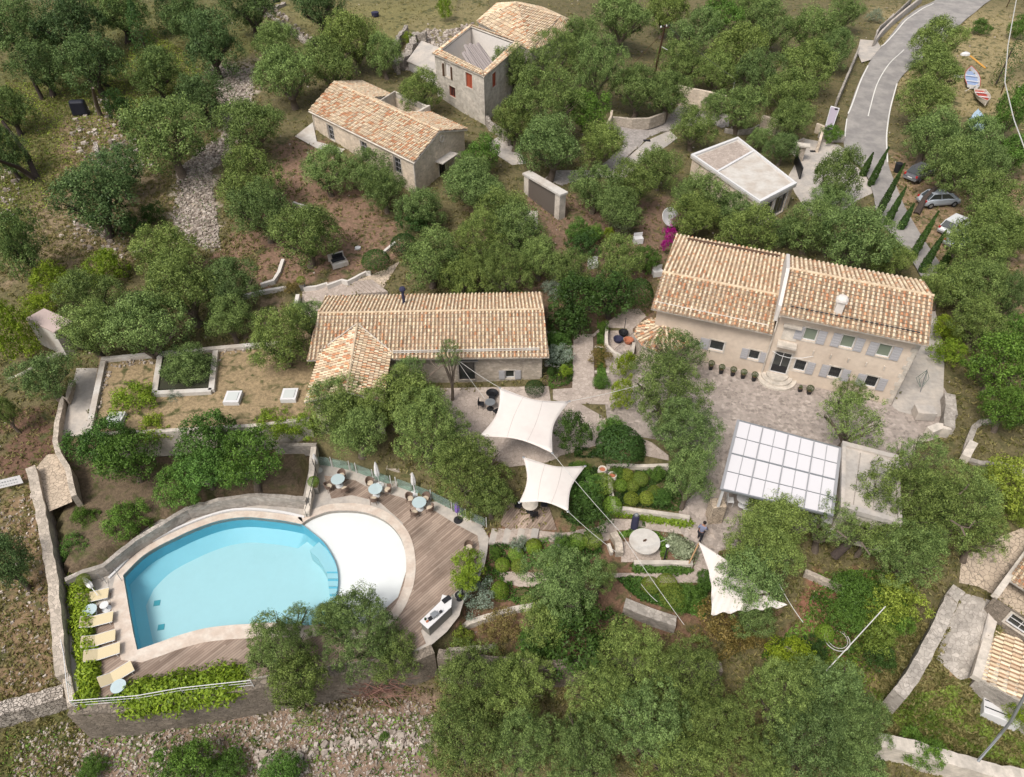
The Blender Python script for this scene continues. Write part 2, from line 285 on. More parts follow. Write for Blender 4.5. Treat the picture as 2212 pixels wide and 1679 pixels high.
def obj(name,mb,m,parent=None,world=True,smooth_=False,bevel=0,**kw):
    me=bpy.data.meshes.new(name); me.from_pydata(mb.v,[],mb.f); me.update()
    if any(c is not None for c in mb.c):
        a=me.attributes.new('tintc','FLOAT_COLOR','FACE'); a.data.foreach_set('color',[q for c in mb.c for q in ((*c,1) if c else (.5,.5,.5,1))])
    ms=m if isinstance(m,(list,tuple)) else [m]
    for q in ms: me.materials.append(M[q] if isinstance(q,str) else q)
    if smooth_: me.polygons.foreach_set('use_smooth',[True]*len(me.polygons))
    o=bpy.data.objects.new(name,me); COL.objects.link(o)
    if bevel:
        b=o.modifiers.new('bevel','BEVEL'); b.width=bevel; b.segments=2; b.limit_method='ANGLE'
    if parent:
        o.parent=parent
        if world:
            root=parent
            while root.parent: root=root.parent
            if parent is root: o.matrix_parent_inverse=Matrix.Translation(-root.location)
            # deeper levels: parents keep identity local placement relative to root, so nothing to undo
    if kw: tag(o,**kw)
    return o
def struct(name,mb,m,**k): return tag(obj(name,mb,m,**k),kind='structure')
def kids(o): return [c for c in bpy.data.objects if c.parent==o]
_tree={}
def remember(root,lst): _tree[root.name]=lst
def copy_tree(o,children_of,parent=None):
    c=o.copy(); COL.objects.link(c); c.parent=parent
    if parent is not None: c.matrix_parent_inverse=o.matrix_parent_inverse.copy()
    for ch in children_of.get(o.name,[]): copy_tree(ch,children_of,c)
    return c
def child_map(root):
    mp={}
    for o in bpy.data.objects:
        if o.parent: mp.setdefault(o.parent.name,[]).append(o)
    return mp
def pxy(pts,z): return [P(u,v,z).xy[:] for u,v in pts]
def sheet(poly,z=None,dz=.04,step=None):
    mb=MB(); poly=[(p[0],p[1]) for p in poly]
    pts=[Vector(p) for p in poly]; n=len(pts)
    if step:
        xs=[p[0] for p in poly]; ys=[p[1] for p in poly]
        x=min(xs)
        while x<max(xs):
            y=min(ys)
            while y<max(ys):
                if inpoly(x,y,poly): pts.append(Vector((x,y)))
                y+=step
            x+=step
    vo,eo,fo,_,_,_=delaunay_2d_cdt(pts,[(i,(i+1)%n) for i in range(n)],[],1,1e-4)
    vs=[(v.x,v.y,(G0(v.x,v.y)+dz) if z is None else (z(v.x,v.y) if callable(z) else z)) for v in vo]
    fs=[]
    for f in fo:
        a,b,c=[vs[i] for i in f[:3]]
        cr=(b[0]-a[0])*(c[1]-a[1])-(b[1]-a[1])*(c[0]-a[0])
        fs.append(tuple(f) if cr>0 else tuple(f)[::-1])
    return mb.add(vs,fs)
def slab(poly,z,th):    # flat-topped slab with sides
    return MB().prism(poly,z-th,z)
# ================================================================ SETTING: terrain
ZP=-2.6
TERR=[(672,990),(700,988),(745,1000),(800,1018),(865,1040),(930,1075),(985,1105),(1042,1135),(1056,1162),(1052,1195),(1046,1225),(1028,1262),(1004,1292),(992,1330),(965,1365),(930,1395),(900,1412),(740,1440),(560,1468),(400,1495),(250,1520),(158,1528),(140,1450),(127,1370),(119,1295),(140,1258),(180,1240),(228,1210),(330,1130),(430,1085),(540,1065),(655,1072)]
terrW=pxy(TERR,ZP)
bedW=pxy([(122,1120),(150,1060),(160,985),(300,960),(668,960),(655,1072),(540,1066),(430,1086),(330,1131),(228,1211),(180,1241),(135,1262)],-1.75)
ZONES=[(bedW,-1.75),(terrW,ZP-.35)]
# pool outlines at deck level
deepD=TT(0,1400,[(960,1390),(1100,1250),(1230,1165),(1350,1105),(1500,1035),(1700,965),(1900,936)])+TT(900,1400,[(90,948),(230,965),(362,992)])
borderD=TT(900,1400,[(362,992),(450,1060),(530,1130),(590,1220),(630,1310),(645,1420),(632,1530),(600,1640),(545,1760)])
botD=TT(900,1980,[(545,1180-700),(300,478),(60,474)])[0:0]+TT(900,1980,[(400,500),(200,482),(60,478)])+TT(0,1980,[(1950,488),(1800,497),(1600,522),(1400,575),(1250,628),(1070,690)])
leftD=TT(0,1980,[(1040,560),(1010,400),(985,250)])
shalD=TT(900,1400,[(362,990),(430,945),(500,915),(570,893),(650,885),(760,886),(860,900),(950,930),(1040,985),(1110,1060),(1150,1140),(1170,1230),(1176,1330),(1165,1430),(1135,1530),(1080,1640),(990,1740),(870,1800),(720,1810),(545,1770)])
def W2(l,z=ZP): return [p for p in pxy(l,z)]
deepT=smooth(W2(deepD),4); bord=smooth(W2(borderD),4); bot=smooth(W2(botD),4); left=W2(leftD)
deepW=deepT+bord[1:]+bot+left
shalW=smooth(W2(shalD),4)+bord[::-1][1:-1]
poolW=deepT+smooth(W2(shalD),4)[1:]+bot+left
_c=(sum(p[0] for p in poolW)/len(poolW),sum(p[1] for p in poolW)/len(poolW)); ZONES.append(([(p[0]+(p[0]-_c[0])/math.dist(p,_c)*.62,p[1]+(p[1]-_c[1])/math.dist(p,_c)*.62) for p in poolW],-5.3))
def axis(lo,hi,c0,c1,s):
    a=list(np.arange(c0,c1,s)); x=c1; st=s
    while x<hi: a.append(x); st=min(st*1.22,25); x+=st
    a.append(hi); x=c0; st=s; b=[]
    while x>lo: st=min(st*1.22,25); x-=st; b.append(x)
    return [lo-1]+sorted(b)+a
XS=axis(-600,600,-46,50,.5); YS=axis(-60,700,9,80,.5)
PAINT=[]   # albedo zones (world polygons, colour)
def paint(l,col,z=None): PAINT.append(([PG(u,v).xy[:] for u,v in l] if z is None else pxy(l,z),col))
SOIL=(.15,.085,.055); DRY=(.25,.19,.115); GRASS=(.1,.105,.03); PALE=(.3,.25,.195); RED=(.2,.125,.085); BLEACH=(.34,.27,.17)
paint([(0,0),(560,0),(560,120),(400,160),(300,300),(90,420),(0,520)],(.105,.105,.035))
paint([(560,0),(1000,0),(860,120),(700,120)],(.17,.15,.06))
paint([(130,260),(250,230),(300,330),(250,420),(130,420)],(.2,.14,.085))
paint([(60,420),(330,360),(420,560),(300,560),(100,600),(0,620)],(.2,.15,.09))
paint([(455,140),(550,150),(545,235),(500,330),(455,370),(475,545),(380,520),(370,470),(385,370),(440,320),(485,290),(470,200)],(.36,.3,.24))
paint([(600,300),(680,300),(760,350),(850,470),(870,560),(770,600),(660,610),(560,620),(440,560),(560,480),(590,400)],RED)
paint([(850,60),(1040,0),(1060,130),(860,150)],(.19,.16,.075))
paint([(1900,0),(2212,0),(2212,260),(1980,250),(1900,120)],(.25,.2,.1))
paint([(1920,320),(2212,380),(2212,800),(2060,640),(1930,420)],(.24,.165,.1))
paint([(540,620),(680,690),(640,760),(470,760),(560,700)],(.24,.17,.11))
paint([(0,900),(130,870),(120,1000),(0,1050)],(.13,.075,.05))
paint([(0,1060),(100,1050),(120,1290),(130,1500),(0,1540)],(.19,.13,.075))
paint([(0,1555),(160,1540),(560,1500),(900,1420),(960,1500),(950,1700),(0,1700)],(.2,.14,.1))
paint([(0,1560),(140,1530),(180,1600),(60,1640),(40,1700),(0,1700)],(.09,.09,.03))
paint([(1740,1240),(1900,1250),(1900,1400),(1700,1480)],(.2,.095,.06))
paint([(1900,1480),(2120,1420),(2212,1500),(2212,1700),(1900,1620)],(.24,.19,.08))
paint([(1960,1480),(2040,1380),(2110,1470),(2000,1520)],(.29,.2,.11))
paint([(150,960),(660,960),(660,1075),(200,1230),(120,1260)],(.13,.095,.06),-1.75)
paint([(980,1150),(1560,1150),(1700,1350),(1300,1420),(950,1400)],(.16,.095,.06))
paint([(1180,680),(1310,700),(1320,860),(1180,850)],(.1,.07,.045))
paint([(1000,430),(1450,430),(1420,700),(1180,700)],(.17,.11,.075))
NAT=(.125,.105,.05)
def zone_z(x,y):
    z=None
    for poly,zz in ZONES:
        if inpoly(x,y,poly): z=zz
    return z
def terrain():
    bbs=[(min(p[0] for p in q),max(p[0] for p in q),min(p[1] for p in q),max(p[1] for p in q)) for q,_ in PAINT]
    nx,ny=len(XS),len(YS); V=[];C=[]
    for y in YS:
        for x in XS:
            z=None
            if -32<x<4 and 12<y<40: z=zone_z(x,y)
            V.append((x,y,(z-.02 if z is not None else G0(x,y))))
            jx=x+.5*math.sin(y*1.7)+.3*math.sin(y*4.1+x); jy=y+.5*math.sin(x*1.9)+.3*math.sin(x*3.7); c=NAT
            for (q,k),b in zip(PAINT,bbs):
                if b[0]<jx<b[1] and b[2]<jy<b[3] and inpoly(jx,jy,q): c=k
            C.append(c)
    F=[(j*nx+i,j*nx+i+1,(j+1)*nx+i+1,(j+1)*nx+i) for j in range(ny-1) for i in range(nx-1)]
    me=bpy.data.meshes.new('ground'); me.from_pydata(V,[],F)
    a=me.attributes.new('zone','FLOAT_COLOR','POINT'); a.data.foreach_set('color',[q for c in C for q in (*c,1)])
    me.polygons.foreach_set('use_smooth',[True]*len(F)); me.materials.append(M['ground'])
    o=bpy.data.objects.new('ground',me); COL.objects.link(o); tag(o,kind='structure')
terrain()
# ---------------------------------------------------------------- road, paths, paving
def strip(edgeL,edgeR,dz,n=60,z=None):
    a=smooth(edgeL,8); b=smooth(edgeR,8)
    def res(l):
        d=[0]
        for p,q in zip(l,l[1:]): d.append(d[-1]+math.dist(p,q))
        out=[]
        for k in range(n+1):
            s=d[-1]*k/n; i=0
            while i<len(d)-2 and d[i+1]<s: i+=1
            t=(s-d[i])/max(1e-6,d[i+1]-d[i]); out.append((lerp(l[i][0],l[i+1][0],t),lerp(l[i][1],l[i+1][1],t)))
        return out
    a,b=res(a),res(b); mb=MB(); vs=[];m=6
    for p,q in zip(a,b):
        for k in range(m+1):
            x,y=lerp(p[0],q[0],k/m),lerp(p[1],q[1],k/m); vs.append((x,y,G0(x,y)+dz))
    fs=[(i*(m+1)+k,i*(m+1)+k+1,(i+1)*(m+1)+k+1,(i+1)*(m+1)+k) for i in range(n) for k in range(m)]
    return mb.add(vs,fs)
def pg(l): return [PG(u,v).xy[:] for u,v in l]
RL=pg(TT(2610,0,[(1700,-140),(1530,0),(1300,130),(1130,330),(1000,500),(920,650),(855,830),(812,1000),(800,1130),(840,1240),(960,1340),(1030,1520)])+TT(2610,700,[(1060,150),(1180,300),(1300,450),(1400,620)]))
RR=pg(TT(2610,0,[(2150,-120),(1960,0),(1690,220),(1480,430),(1310,550),(1220,660),(1160,850),(1130,1080),(1145,1280),(1210,1460),(1290,1650)])+TT(2610,700,[(1390,280),(1530,490),(1640,640)]))
struct('road',strip(RL,RR,.2,80),'asphalt')
def line(pts,wd,dz):
    a=smooth(pts,8); vs=[]
    L,Rr=[],[]
    for i,p in enumerate(a):
        q=a[min(i+1,len(a)-1)]; r=a[max(i-1,0)]; d=Vector((q[0]-r[0],q[1]-r[1])).normalized(); nrm=(-d.y*wd/2,d.x*wd/2)
        vs+=[(p[0]+nrm[0],p[1]+nrm[1],G0(*p)+dz),(p[0]-nrm[0],p[1]-nrm[1],G0(*p)+dz)]
    return MB().add(vs,[(2*i+1,2*i,2*i+2,2*i+3)[::-1] for i in range(len(a)-1)])
rm=line(pg(TT(2610,0,[(1500,40),(1310,150),(1150,325),(1090,375)])),.16,.24)
for l,wd in ((TT(2610,0,[(990,525),(930,650),(865,830),(835,900)]),.16),(TT(2610,0,[(1270,400),(1140,530),(1060,670),(1010,840),(990,920)]),.12),(TT(2610,0,[(1215,665),(1165,850),(1135,1050),(1140,1280)]),.15),(TT(2610,0,[(825,940),(810,1080)]),.12)):
    q=line(pg(l),wd,.24); rm.add(q.v,q.f)
struct('road_marking',rm,'white_line')
def drape(name,l,m,dz=.05,step=.8): return struct(name,sheet(pg(l),None,dz,step),m)
drape('driveway_apron',TT(2610,0,[(930,320),(1060,330),(1090,380),(1010,480),(940,500),(905,420)]),'concrete',.23)
drape('driveway_entrance',TT(2610,0,[(400,1120),(480,1080),(760,1130),(810,1160),(830,1250),(960,1340),(1040,1500),(700,1700),(540,1679),(420,1500),(370,1380),(440,1240),(400,1200)]),'concrete',.045)
drape('driveway',TT(1800,0,[(770,960),(950,970),(1100,960),(1210,910),(1330,810),(1560,850),(1700,900),(1700,990),(1640,1000),(1560,960),(1400,980),(1250,1010),(1180,1030),(1060,1080),(1000,1150),(930,1200),(860,1280),(730,1380),(560,1400),(400,1450),(250,1400),(360,1330),(640,1330),(760,1250),(880,1120)]),'drive',.05)
drape('driveway_island_paving',TT(1800,0,[(1240,1020),(1060,1100),(960,1190),(730,1390),(880,1400),(1050,1240),(1220,1140),(1300,1080)]),'concrete',.065)
drape('courtyard_paving',[(1400,690),(1440,720),(1530,775),(1640,800),(1700,815),(1926,868),(1960,820),(2010,790),(2045,850),(2052,940),(1985,960),(1960,1010),(1850,1120),(1700,1160),(1560,1190),(1500,1200),(1460,1130),(1480,1060),(1520,1000),(1480,960),(1350,940),(1310,905),(1300,780)],'court',.05)
drape('side_yard_concrete',[(1926,878),(1965,770),(2012,640),(2040,760),(2035,900),(1995,905),(1940,890)],'concrete',.075)
drape('terrace_paving',[(930,840),(1185,835),(1190,870),(1245,868),(1310,905),(1300,960),(1180,1000),(1100,1010),(1000,960),(960,900)],'path',.04)
drape('garden_path',TT(1800,700,[(500,1060),(640,1080),(655,1490),(780,1490),(780,1610),(440,1600),(330,1570),(330,1490),(480,1480),(490,1100)]),'path',.06)
drape('upper_path',TT(1800,700,[(540,1060),(640,1060),(760,960),(900,870),(1000,860),(1060,920),(950,1020),(960,1160),(990,1250),(930,1320),(860,1230),(740,1150),(730,1000),(650,1080)]),'path',.05)
drape('lower_path',TT(1800,1400,[(-140,1075),(0,1045),(600,1030),(690,1010),(760,950),(1100,960),(1400,1010),(1560,1000),(1620,1200),(1560,1450),(1100,1450),(900,1420),(700,1400),(700,1375),(1410,1370),(1440,1290),(1430,1110),(1390,1080),(1100,1040),(830,1040),(760,1120),(600,1150),(300,1130),(-140,1150)]),'path',.05)
drape('terrace_garden_path',TT(1800,1400,[(-100,1370),(60,1360),(300,1380),(300,1480),(60,1480),(-60,1440)]),'path',.05)
drape('round_table_court',TT(1800,1400,[(860,1130),(1170,1130),(1170,1290),(860,1290)]),'path',.06)
struct('left_walkway',sheet(pg(TT(0,700,[(600,1330),(790,1330),(700,1679),(690,1860),(480,1860),(540,1600)])),None,.12,.8),'concrete')
struct('lower_walkway',sheet(pxy(TT(0,1400,[(370,450),(460,450),(500,520),(565,820),(385,895),(280,560)]),-1.2),lambda x,y:-1.15,0,None),'flag')
drape('upper_terrace_paving',TT(900,700,[(355,900),(370,700),(560,660),(680,630),(720,640),(790,750),(560,780),(520,900),(340,960)]),'path',.06)
drape('upper_stair_path',TT(900,700,[(800,640),(1000,560),(1130,490),(1060,600),(1000,700),(900,740)]),'flag',.06)
drape('stone_house_terrace',TT(900,0,[(310,1070),(450,960),(480,1110),(700,1170),(660,1210),(510,1180)]),'palecon',.12)
drape('white_rock_clearing',TT(900,700,[(1980,100),(2200,100),(2200,250),(2050,260),(2000,200)]),'concrete',.06)
drape('village_paving',TT(2610,1400,[(1720,1250),(2000,1100),(2250,1000),(2250,1700),(2100,1700),(2000,1560),(1850,1480),(1700,1450)]),'flag',.06)
drape('ruin_forecourt',TT(900,0,[(1810,1120),(1890,1070),(2060,1180),(2110,1280),(2000,1290),(1830,1180)]),'concrete',.06)
drape('stone_outlook_terrace',TT(1800,1400,[(1030,330),(1100,360),(1230,460),(1230,500),(1040,460)]),'path',.07)
# ---------------------------------------------------------------- pool terrace
def sheet_hole(outer,hole,z):
    pts=[Vector(p[:2]) for p in outer]+[Vector(p[:2]) for p in hole]; n,m=len(outer),len(hole)
    vo,eo,fo,_,_,_=delaunay_2d_cdt(pts,[(i,(i+1)%n) for i in range(n)]+[(n+i,n+(i+1)%m) for i in range(m)],[],0,1e-4)
    mb=MB(); vs=[(v.x,v.y,z) for v in vo]; fs=[]
    for f in fo:
        cx=sum(vs[i][0] for i in f)/3; cy=sum(vs[i][1] for i in f)/3
        if inpoly(cx,cy,outer) and not inpoly(cx,cy,hole):
            a,b,c=[vs[i] for i in f[:3]]; fs.append(tuple(f) if (b[0]-a[0])*(c[1]-a[1])-(b[1]-a[1])*(c[0]-a[0])>0 else tuple(f)[::-1])
    return mb.add(vs,fs)
struct('pool_terrace',sheet_hole(terrW,poolW,ZP),'concrete')
deckD=TT(900,1400,[(535,612),(660,630),(780,650),(900,720),(1130,780),(1400,890),(1560,990),(1730,1080),(1745,1170),(1730,1260),(1680,1400),(1560,1520),(1480,1600)])+TT(900,1980,[(1290,540),(1300,620)])+[(880,1412),(740,1434),(560,1462),(300,1508),(205,1512),(190,1440),(178,1300),(232,1285),(262,1400),(290,1440),(420,1400),(520,1370),(700,1350),(620,1200),(690,1110)]
# wooden deck ring round the pool and its coping (hole = pool + coping)
def offset(curve,wfun,sign=1):
    out=[];n=len(curve)
    for i,p in enumerate(curve):
        a=curve[(i-1)%n]; b=curve[(i+1)%n]; d=Vector((b[0]-a[0],b[1]-a[1])).normalized(); wd=wfun(i)*sign
        out.append((p[0]-d.y*wd,p[1]+d.x*wd))
    return out
nT=len(deepT); nS=len(smooth(W2(shalD),4))-1; nB=len(bot)
def wf(i):
    if i<nT: return .5
    if i<nT+nS: return .62
    if i<nT+nS+nB: return .95
    return .95
area=sum(poolW[i][0]*poolW[(i+1)%len(poolW)][1]-poolW[(i+1)%len(poolW)][0]*poolW[i][1] for i in range(len(poolW)))
sg=1 if area<0 else -1
copO=offset(poolW,wf,sg)
deckOuter=W2(TT(900,1400,[(535,612),(660,630),(780,650),(900,720),(1130,780),(1400,890),(1560,990),(1730,1080),(1745,1170),(1730,1260),(1680,1400),(1560,1520),(1480,1600)])+TT(900,1980,[(1290,540),(1330,640)])+[(880,1412),(740,1434),(560,1462),(300,1508),(205,1512),(190,1440),(176,1300),(242,1280),(264,1400)]+[(300,1415),(420,1390),(560,1370),(690,1365)]+[(800,1345),(860,1290),(885,1210),(870,1130),(820,1085),(760,1070),(716,1078)])
struct('pool_deck',sheet([*deckOuter],ZP+.02),'deck')
pool=thing('swimming_pool','large kidney shaped blue swimming pool with white shallow end on the wooden deck','swimming pool',(-13,24,ZP))
mb=MB(); n=len(poolW); t=.05
vs=[(*p,ZP+t) for p in poolW]+[(*p,ZP+t) for p in copO]+[(*p,ZP-.3) for p in poolW]+[(*p,ZP-.1) for p in copO]
for i in range(n):
    j=(i+1)%n; mb.f+=[(i,j,n+j,n+i),(i,2*n+i,2*n+j,j),(n+i,n+j,3*n+j,3*n+i)]
mb.v=vs; mb.c=[None]*len(mb.f)
obj('coping',mb,'coping',pool)
# coping joints: thin proud kerb of white stone along the far rim
rim=[P(*q,ZP).xy[:] for q in TT(0,1400,[(850,1415),(905,1360),(1050,1215),(1200,1120),(1330,1050),(1480,985),(1640,925),(1800,885),(1950,877)])+TT(900,1400,[(80,885),(230,905),(385,940)])]
rim=smooth(rim,5)
def kerb(pts,wd,z0,z1,c=None):
    mb=MB(); L=[];n=len(pts);vs=[]
    for i,p in enumerate(pts):
        a=pts[max(i-1,0)]; b=pts[min(i+1,n-1)]; d=Vector((b[0]-a[0],b[1]-a[1])).normalized()
        zz0=z0(i/(n-1)) if callable(z0) else z0; zz1=z1(i/(n-1)) if callable(z1) else z1
        x,y=-d.y*wd/2,d.x*wd/2
        vs+=[(p[0]+x,p[1]+y,zz0),(p[0]-x,p[1]-y,zz0),(p[0]-x,p[1]-y,zz1),(p[0]+x,p[1]+y,zz1)]
    fs=[(0,1,2,3)]
    for i in range(n-1):
        for k in range(4): fs.append((4*i+k,4*i+4+k,4*i+4+(k+1)%4,4*i+(k+1)%4))
    e=4*(n-1); fs.append((e+3,e+2,e+1,e))
    return mb.add(vs,fs,c)
obj('rim',kerb(rim,.16,ZP-.3,ZP+.12),'white',pool)
# basin
ZF=-4.3
dW=deepW; nn=len(dW); cxm=sum(p[0] for p in dW)/nn; cym=sum(p[1] for p in dW)/nn
a2=sum(dW[i][0]*dW[(i+1)%nn][1]-dW[(i+1)%nn][0]*dW[i][1] for i in range(nn)); s2=-1 if a2<0 else 1
def slopew(i): return 1.5 if i<nT else (.05 if i<nT+len(bord) else .5)
inn=[(p[0]+(cxm-p[0])*(.17 if i<nT else .03 if i<nT+len(bord) else .08),p[1]+(cym-p[1])*(.2 if i<nT else .03 if i<nT+len(bord) else .08)) for i,p in enumerate(dW)]
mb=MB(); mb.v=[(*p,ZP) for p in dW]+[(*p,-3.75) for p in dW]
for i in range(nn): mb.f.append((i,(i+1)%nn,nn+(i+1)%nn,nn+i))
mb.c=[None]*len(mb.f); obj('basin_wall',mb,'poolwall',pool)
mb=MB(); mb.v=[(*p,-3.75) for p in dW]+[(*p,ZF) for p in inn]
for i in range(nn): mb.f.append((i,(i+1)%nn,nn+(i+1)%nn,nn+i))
mb.c=[None]*len(mb.f); obj('basin_slope',mb,mat('pool_slope_painted_depth',(.2,.49,.58),.5,var=.02,scale=.4),pool,smooth_=True); mb=MB(); q=sheet(inn,ZF); mb.add(q.v,q.f)  # slope colour carries the painted dimming of light with depth
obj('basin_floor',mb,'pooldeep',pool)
q=sheet(shalW,-2.86); mb=MB(); mb.add(q.v,q.f); m_=len(shalW)
b=len(mb.v); mb.v+=[(*p,ZP) for p in shalW[:nS]]+[(*p,-2.86) for p in shalW[:nS]]
for i in range(nS-1): mb.f.append((b+i,b+i+1,b+nS+i+1,b+nS+i)); mb.c.append(None)
obj('shallow_floor',mb,'poolwhite',pool)
led=W2(TT(900,1400,[(485,1090),(410,1160),(480,1225),(520,1290),(540,1330),(645,1325),(620,1240),(580,1180)]))
obj('ledge',MB().prism(led,ZF,-3.15),'poolstep',pool)
for k in range(5):
    y0=1325+52*k; st=W2(TT(900,1400,[(545+5*k,y0),(642,y0),(642-2*k,y0+52),(550+5*k,y0+52)]))
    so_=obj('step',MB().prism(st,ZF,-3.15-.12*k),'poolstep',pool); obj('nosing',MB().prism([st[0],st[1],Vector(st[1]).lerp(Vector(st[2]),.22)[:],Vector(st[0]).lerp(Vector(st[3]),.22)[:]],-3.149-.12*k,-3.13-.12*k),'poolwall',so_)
for uv in (TT(0,1980,[(1215,312)])[0],TT(0,1980,[(1247,500)])[0]):
    p=P(*uv,ZF+.2); obj('drain',MB().box(p.x,p.y,ZF+.01,.4,.4,.02,.2),'drain',pool)
obj('water',sheet(poolW,ZP-.08),'water',pool)
# ================================================================ walls, kerbs
def wallp(name,label,l,zt,zb,wd,m,cat='wall',group=None,rough=.03,seg=.6,base=None):
    z0=zt(0) if callable(zt) else zt; z1=zt(1) if callable(zt) else zt; k=len(l)
    pts=[P(u,v,lerp(z0,z1,i/max(1,k-1))).xy[:] for i,(u,v) in enumerate(l)]
    out=[]
    for a,b in zip(pts,pts[1:]):
        n=max(1,int(math.dist(a,b)/seg))
        for i in range(n): out.append((lerp(a[0],b[0],i/n)+random.uniform(-rough,rough),lerp(a[1],b[1],i/n)+random.uniform(-rough,rough)))
    out.append(pts[-1])
    jit=[random.uniform(-rough,rough) for _ in range(len(out)+2)]
    mb=kerb(out,wd,(lambda t:(zb(t) if callable(zb) else zb)),(lambda t:(zt(t) if callable(zt) else zt)+jit[int(t*(len(out)-1)+.5)]))
    o=obj(name,mb,m); return tag(o,label,cat,group)
L_=lambda a,b:(lambda t:lerp(a,b,t))
wallp('stone_wall','long straight stone wall running down the left of the pool garden',TT(0,1400,[(240,545),(300,800),(340,1050),(390,1300),(420,1450)])+TT(0,1980,[(455,800),(480,880)]),L_(-.5,-1.9),L_(-3,-5.8),.62,'stonewall',rough=.05)
wallp('parapet_wall','curving stone parapet beside the left walkway',TT(0,700,[(560,1420),(520,1560)])+TT(0,1400,[(490,0),(440,190),(425,330),(450,430),(520,540),(555,700),(575,770)]),L_(.2,-.6),L_(-1.2,-2.2),.35,'stonewall',rough=.02)
wallp('retaining_wall','tall dark stone retaining wall under the front edge of the pool deck',[(150,1532),(250,1527),(400,1503),(560,1476),(740,1447),(900,1418),(935,1402)],-2.45,-6.3,.6,'retain',rough=.04)
wallp('retaining_wall','stone retaining wall under the left edge of the pool terrace',[(120,1300),(128,1370),(142,1450),(156,1525)],-2.4,-6,.45,'stonewall')
wallp('retaining_wall','dark retaining wall below the garden between the big front olive trees',[(945,1412),(1060,1428),(1180,1436),(1290,1432),(1420,1430),(1560,1440)],-2.3,-6,.6,'retain')
wallp('dry_stone_wall','thick pale dry stone wall at the lower left edge',TT(0,1980,[(-60,1170),(100,1120),(250,1070),(400,1030),(490,1000)]),-4.3,-6.3,.9,'drystone',rough=.09,seg=.3)
wallp('garden_wall','low curving timber topped wall behind the pool',TT(0,1400,[(500,1420),(640,1360),(800,1310),(900,1230),(1050,1110),(1270,980),(1450,870),(1700,800),(2000,760)])+TT(900,1400,[(100,768),(240,775),(395,795)]),-1.6,-2.9,.32,'greystone')
wallp('garden_wall','white flat topped wall crossing the grove at far left',TT(0,700,[(-40,1430),(100,1400),(200,1350),(350,1260),(450,1210),(530,1180)]),L_(-.6,.3),L_(-1.6,-.6),.3,'cream')
wallp('path_wall','low wall with a white sign at far left edge',TT(0,1400,[(-30,690),(100,650),(215,605)]),-1.8,-3.1,.5,'greystone')
wallp('path_kerb','pale rubble kerb below the white sign at far left',TT(0,1400,[(-20,790),(60,740),(130,700),(235,655)]),-2.6,-3.6,.5,'cream',rough=.08)
wallp('stair_wall','stone wall with handrail beside the pool steps',TT(900,1400,[(455,385),(440,560),(420,740),(395,910)]),L_(-.9,-2.2),-2.7,.4,'cream')
wallp('garden_wall','brown stone wall behind the hedge above the pool garden',TT(900,1400,[(150,375),(300,370),(475,370)]),-.9,-2,.3,'greystone')
wallp('garden_wall','low stone wall behind the glass railing of the pool deck',TT(900,1400,[(1020,545),(1250,560),(1330,600)]),-1.6,-2.9,.3,'stonewall')
wallp('yard_wall','thick stone wall at the right side of the main house yard',TT(2610,700,[(1630,1520),(1650,1679)])+TT(2610,1400,[(1640,60),(1630,230)]),.9,-.6,.75,'greystone',rough=.04)
wallp('yard_wall','pale end block of the wall beside the main house yard',TT(2610,1400,[(1480,255),(1560,225),(1640,235)]),.8,-.6,.6,'cream',rough=.04)
wallp('yard_wall','curved dark stone wall under the trees right of the yard',TT(2610,1400,[(2000,180),(1880,190),(1820,230),(1780,340),(1750,450)]),.2,-1.4,.4,'greystone',rough=.04)
wallp('yard_wall','short pale pillar wall beside the curved dark wall',TT(2610,1400,[(1820,345),(1760,460)]),.5,-1.2,.55,'cream')
wallp('yard_wall','long dark wall running to the right edge behind the yellow bush',TT(2610,1400,[(1780,480),(1880,510),(2050,520),(2240,590)]),.1,-1.4,.4,'greystone')
wallp('field_wall','long grey stone wall descending left of the lower right house',TT(2610,1400,[(1700,1490),(1640,1560)])+TT(2610,1980,[(1650,260),(1590,400),(1500,620),(1430,740),(1340,900),(1235,1035)]),L_(-1.2,-2.6),L_(-3.4,-4.6),.75,'greystone',rough=.05,seg=.4)
wallp('field_wall','long pale stone wall along the bottom right corner',TT(2610,1980,[(1090,1390),(1300,1430),(1500,1490),(1850,1580),(2060,1640),(2260,1680)]),L_(-3.7,-4.2),-6.4,.75,'cream',rough=.05,seg=.4)
G_=lambda u,v,dz:(PG(u,v).z+dz)
def gk(name,label,l,h,wd,m='cream',cat='kerb',rough=.015):
    za=PG(*l[0]).z+h; zb=PG(*l[-1]).z+h
    return wallp(name,label,l,L_(za,zb),L_(za-h-.4,zb-h-.4),wd,m,cat,rough=rough)
gk('planter_wall','pale wall around the square bed of round shrubs',TT(1800,1400,[(1230,530),(1000,530),(760,522),(770,620),(790,760),(812,858),(1000,880),(1200,905),(1395,935)]),.45,.28,cat='wall')
gk('planter_wall','short pale wall running left from the two urns',TT(1800,1400,[(520,655),(640,645),(740,632)]),.4,.25,cat='wall')
gk('planter_wall','pale wall above the low hedge below the round table',TT(1800,1400,[(960,1285),(1180,1285),(1420,1290)]),.4,.3,cat='wall')
gk('stone_bench','long stone bench left of the round table',TT(1800,1400,[(800,1050),(840,1120),(850,1210)]),.45,.5,m='stonewall',cat='bench')
gk('stone_kerb','thin kerb beside the stone bench',TT(1800,1400,[(765,1140),(790,1210)]),.3,.2)
gk('garden_wall','pale curving wall below the bar counter',TT(900,1980,[(1430,655),(1530,570),(1660,470),(1800,420),(2000,370),(2160,345)])+TT(1800,1980,[(230,330)]),.35,.35,cat='wall')
gk('garden_wall','pale straight wall below the yellow green bush by the bar',TT(900,1980,[(1400,690),(1600,680),(1880,655)]),.3,.3,cat='wall')
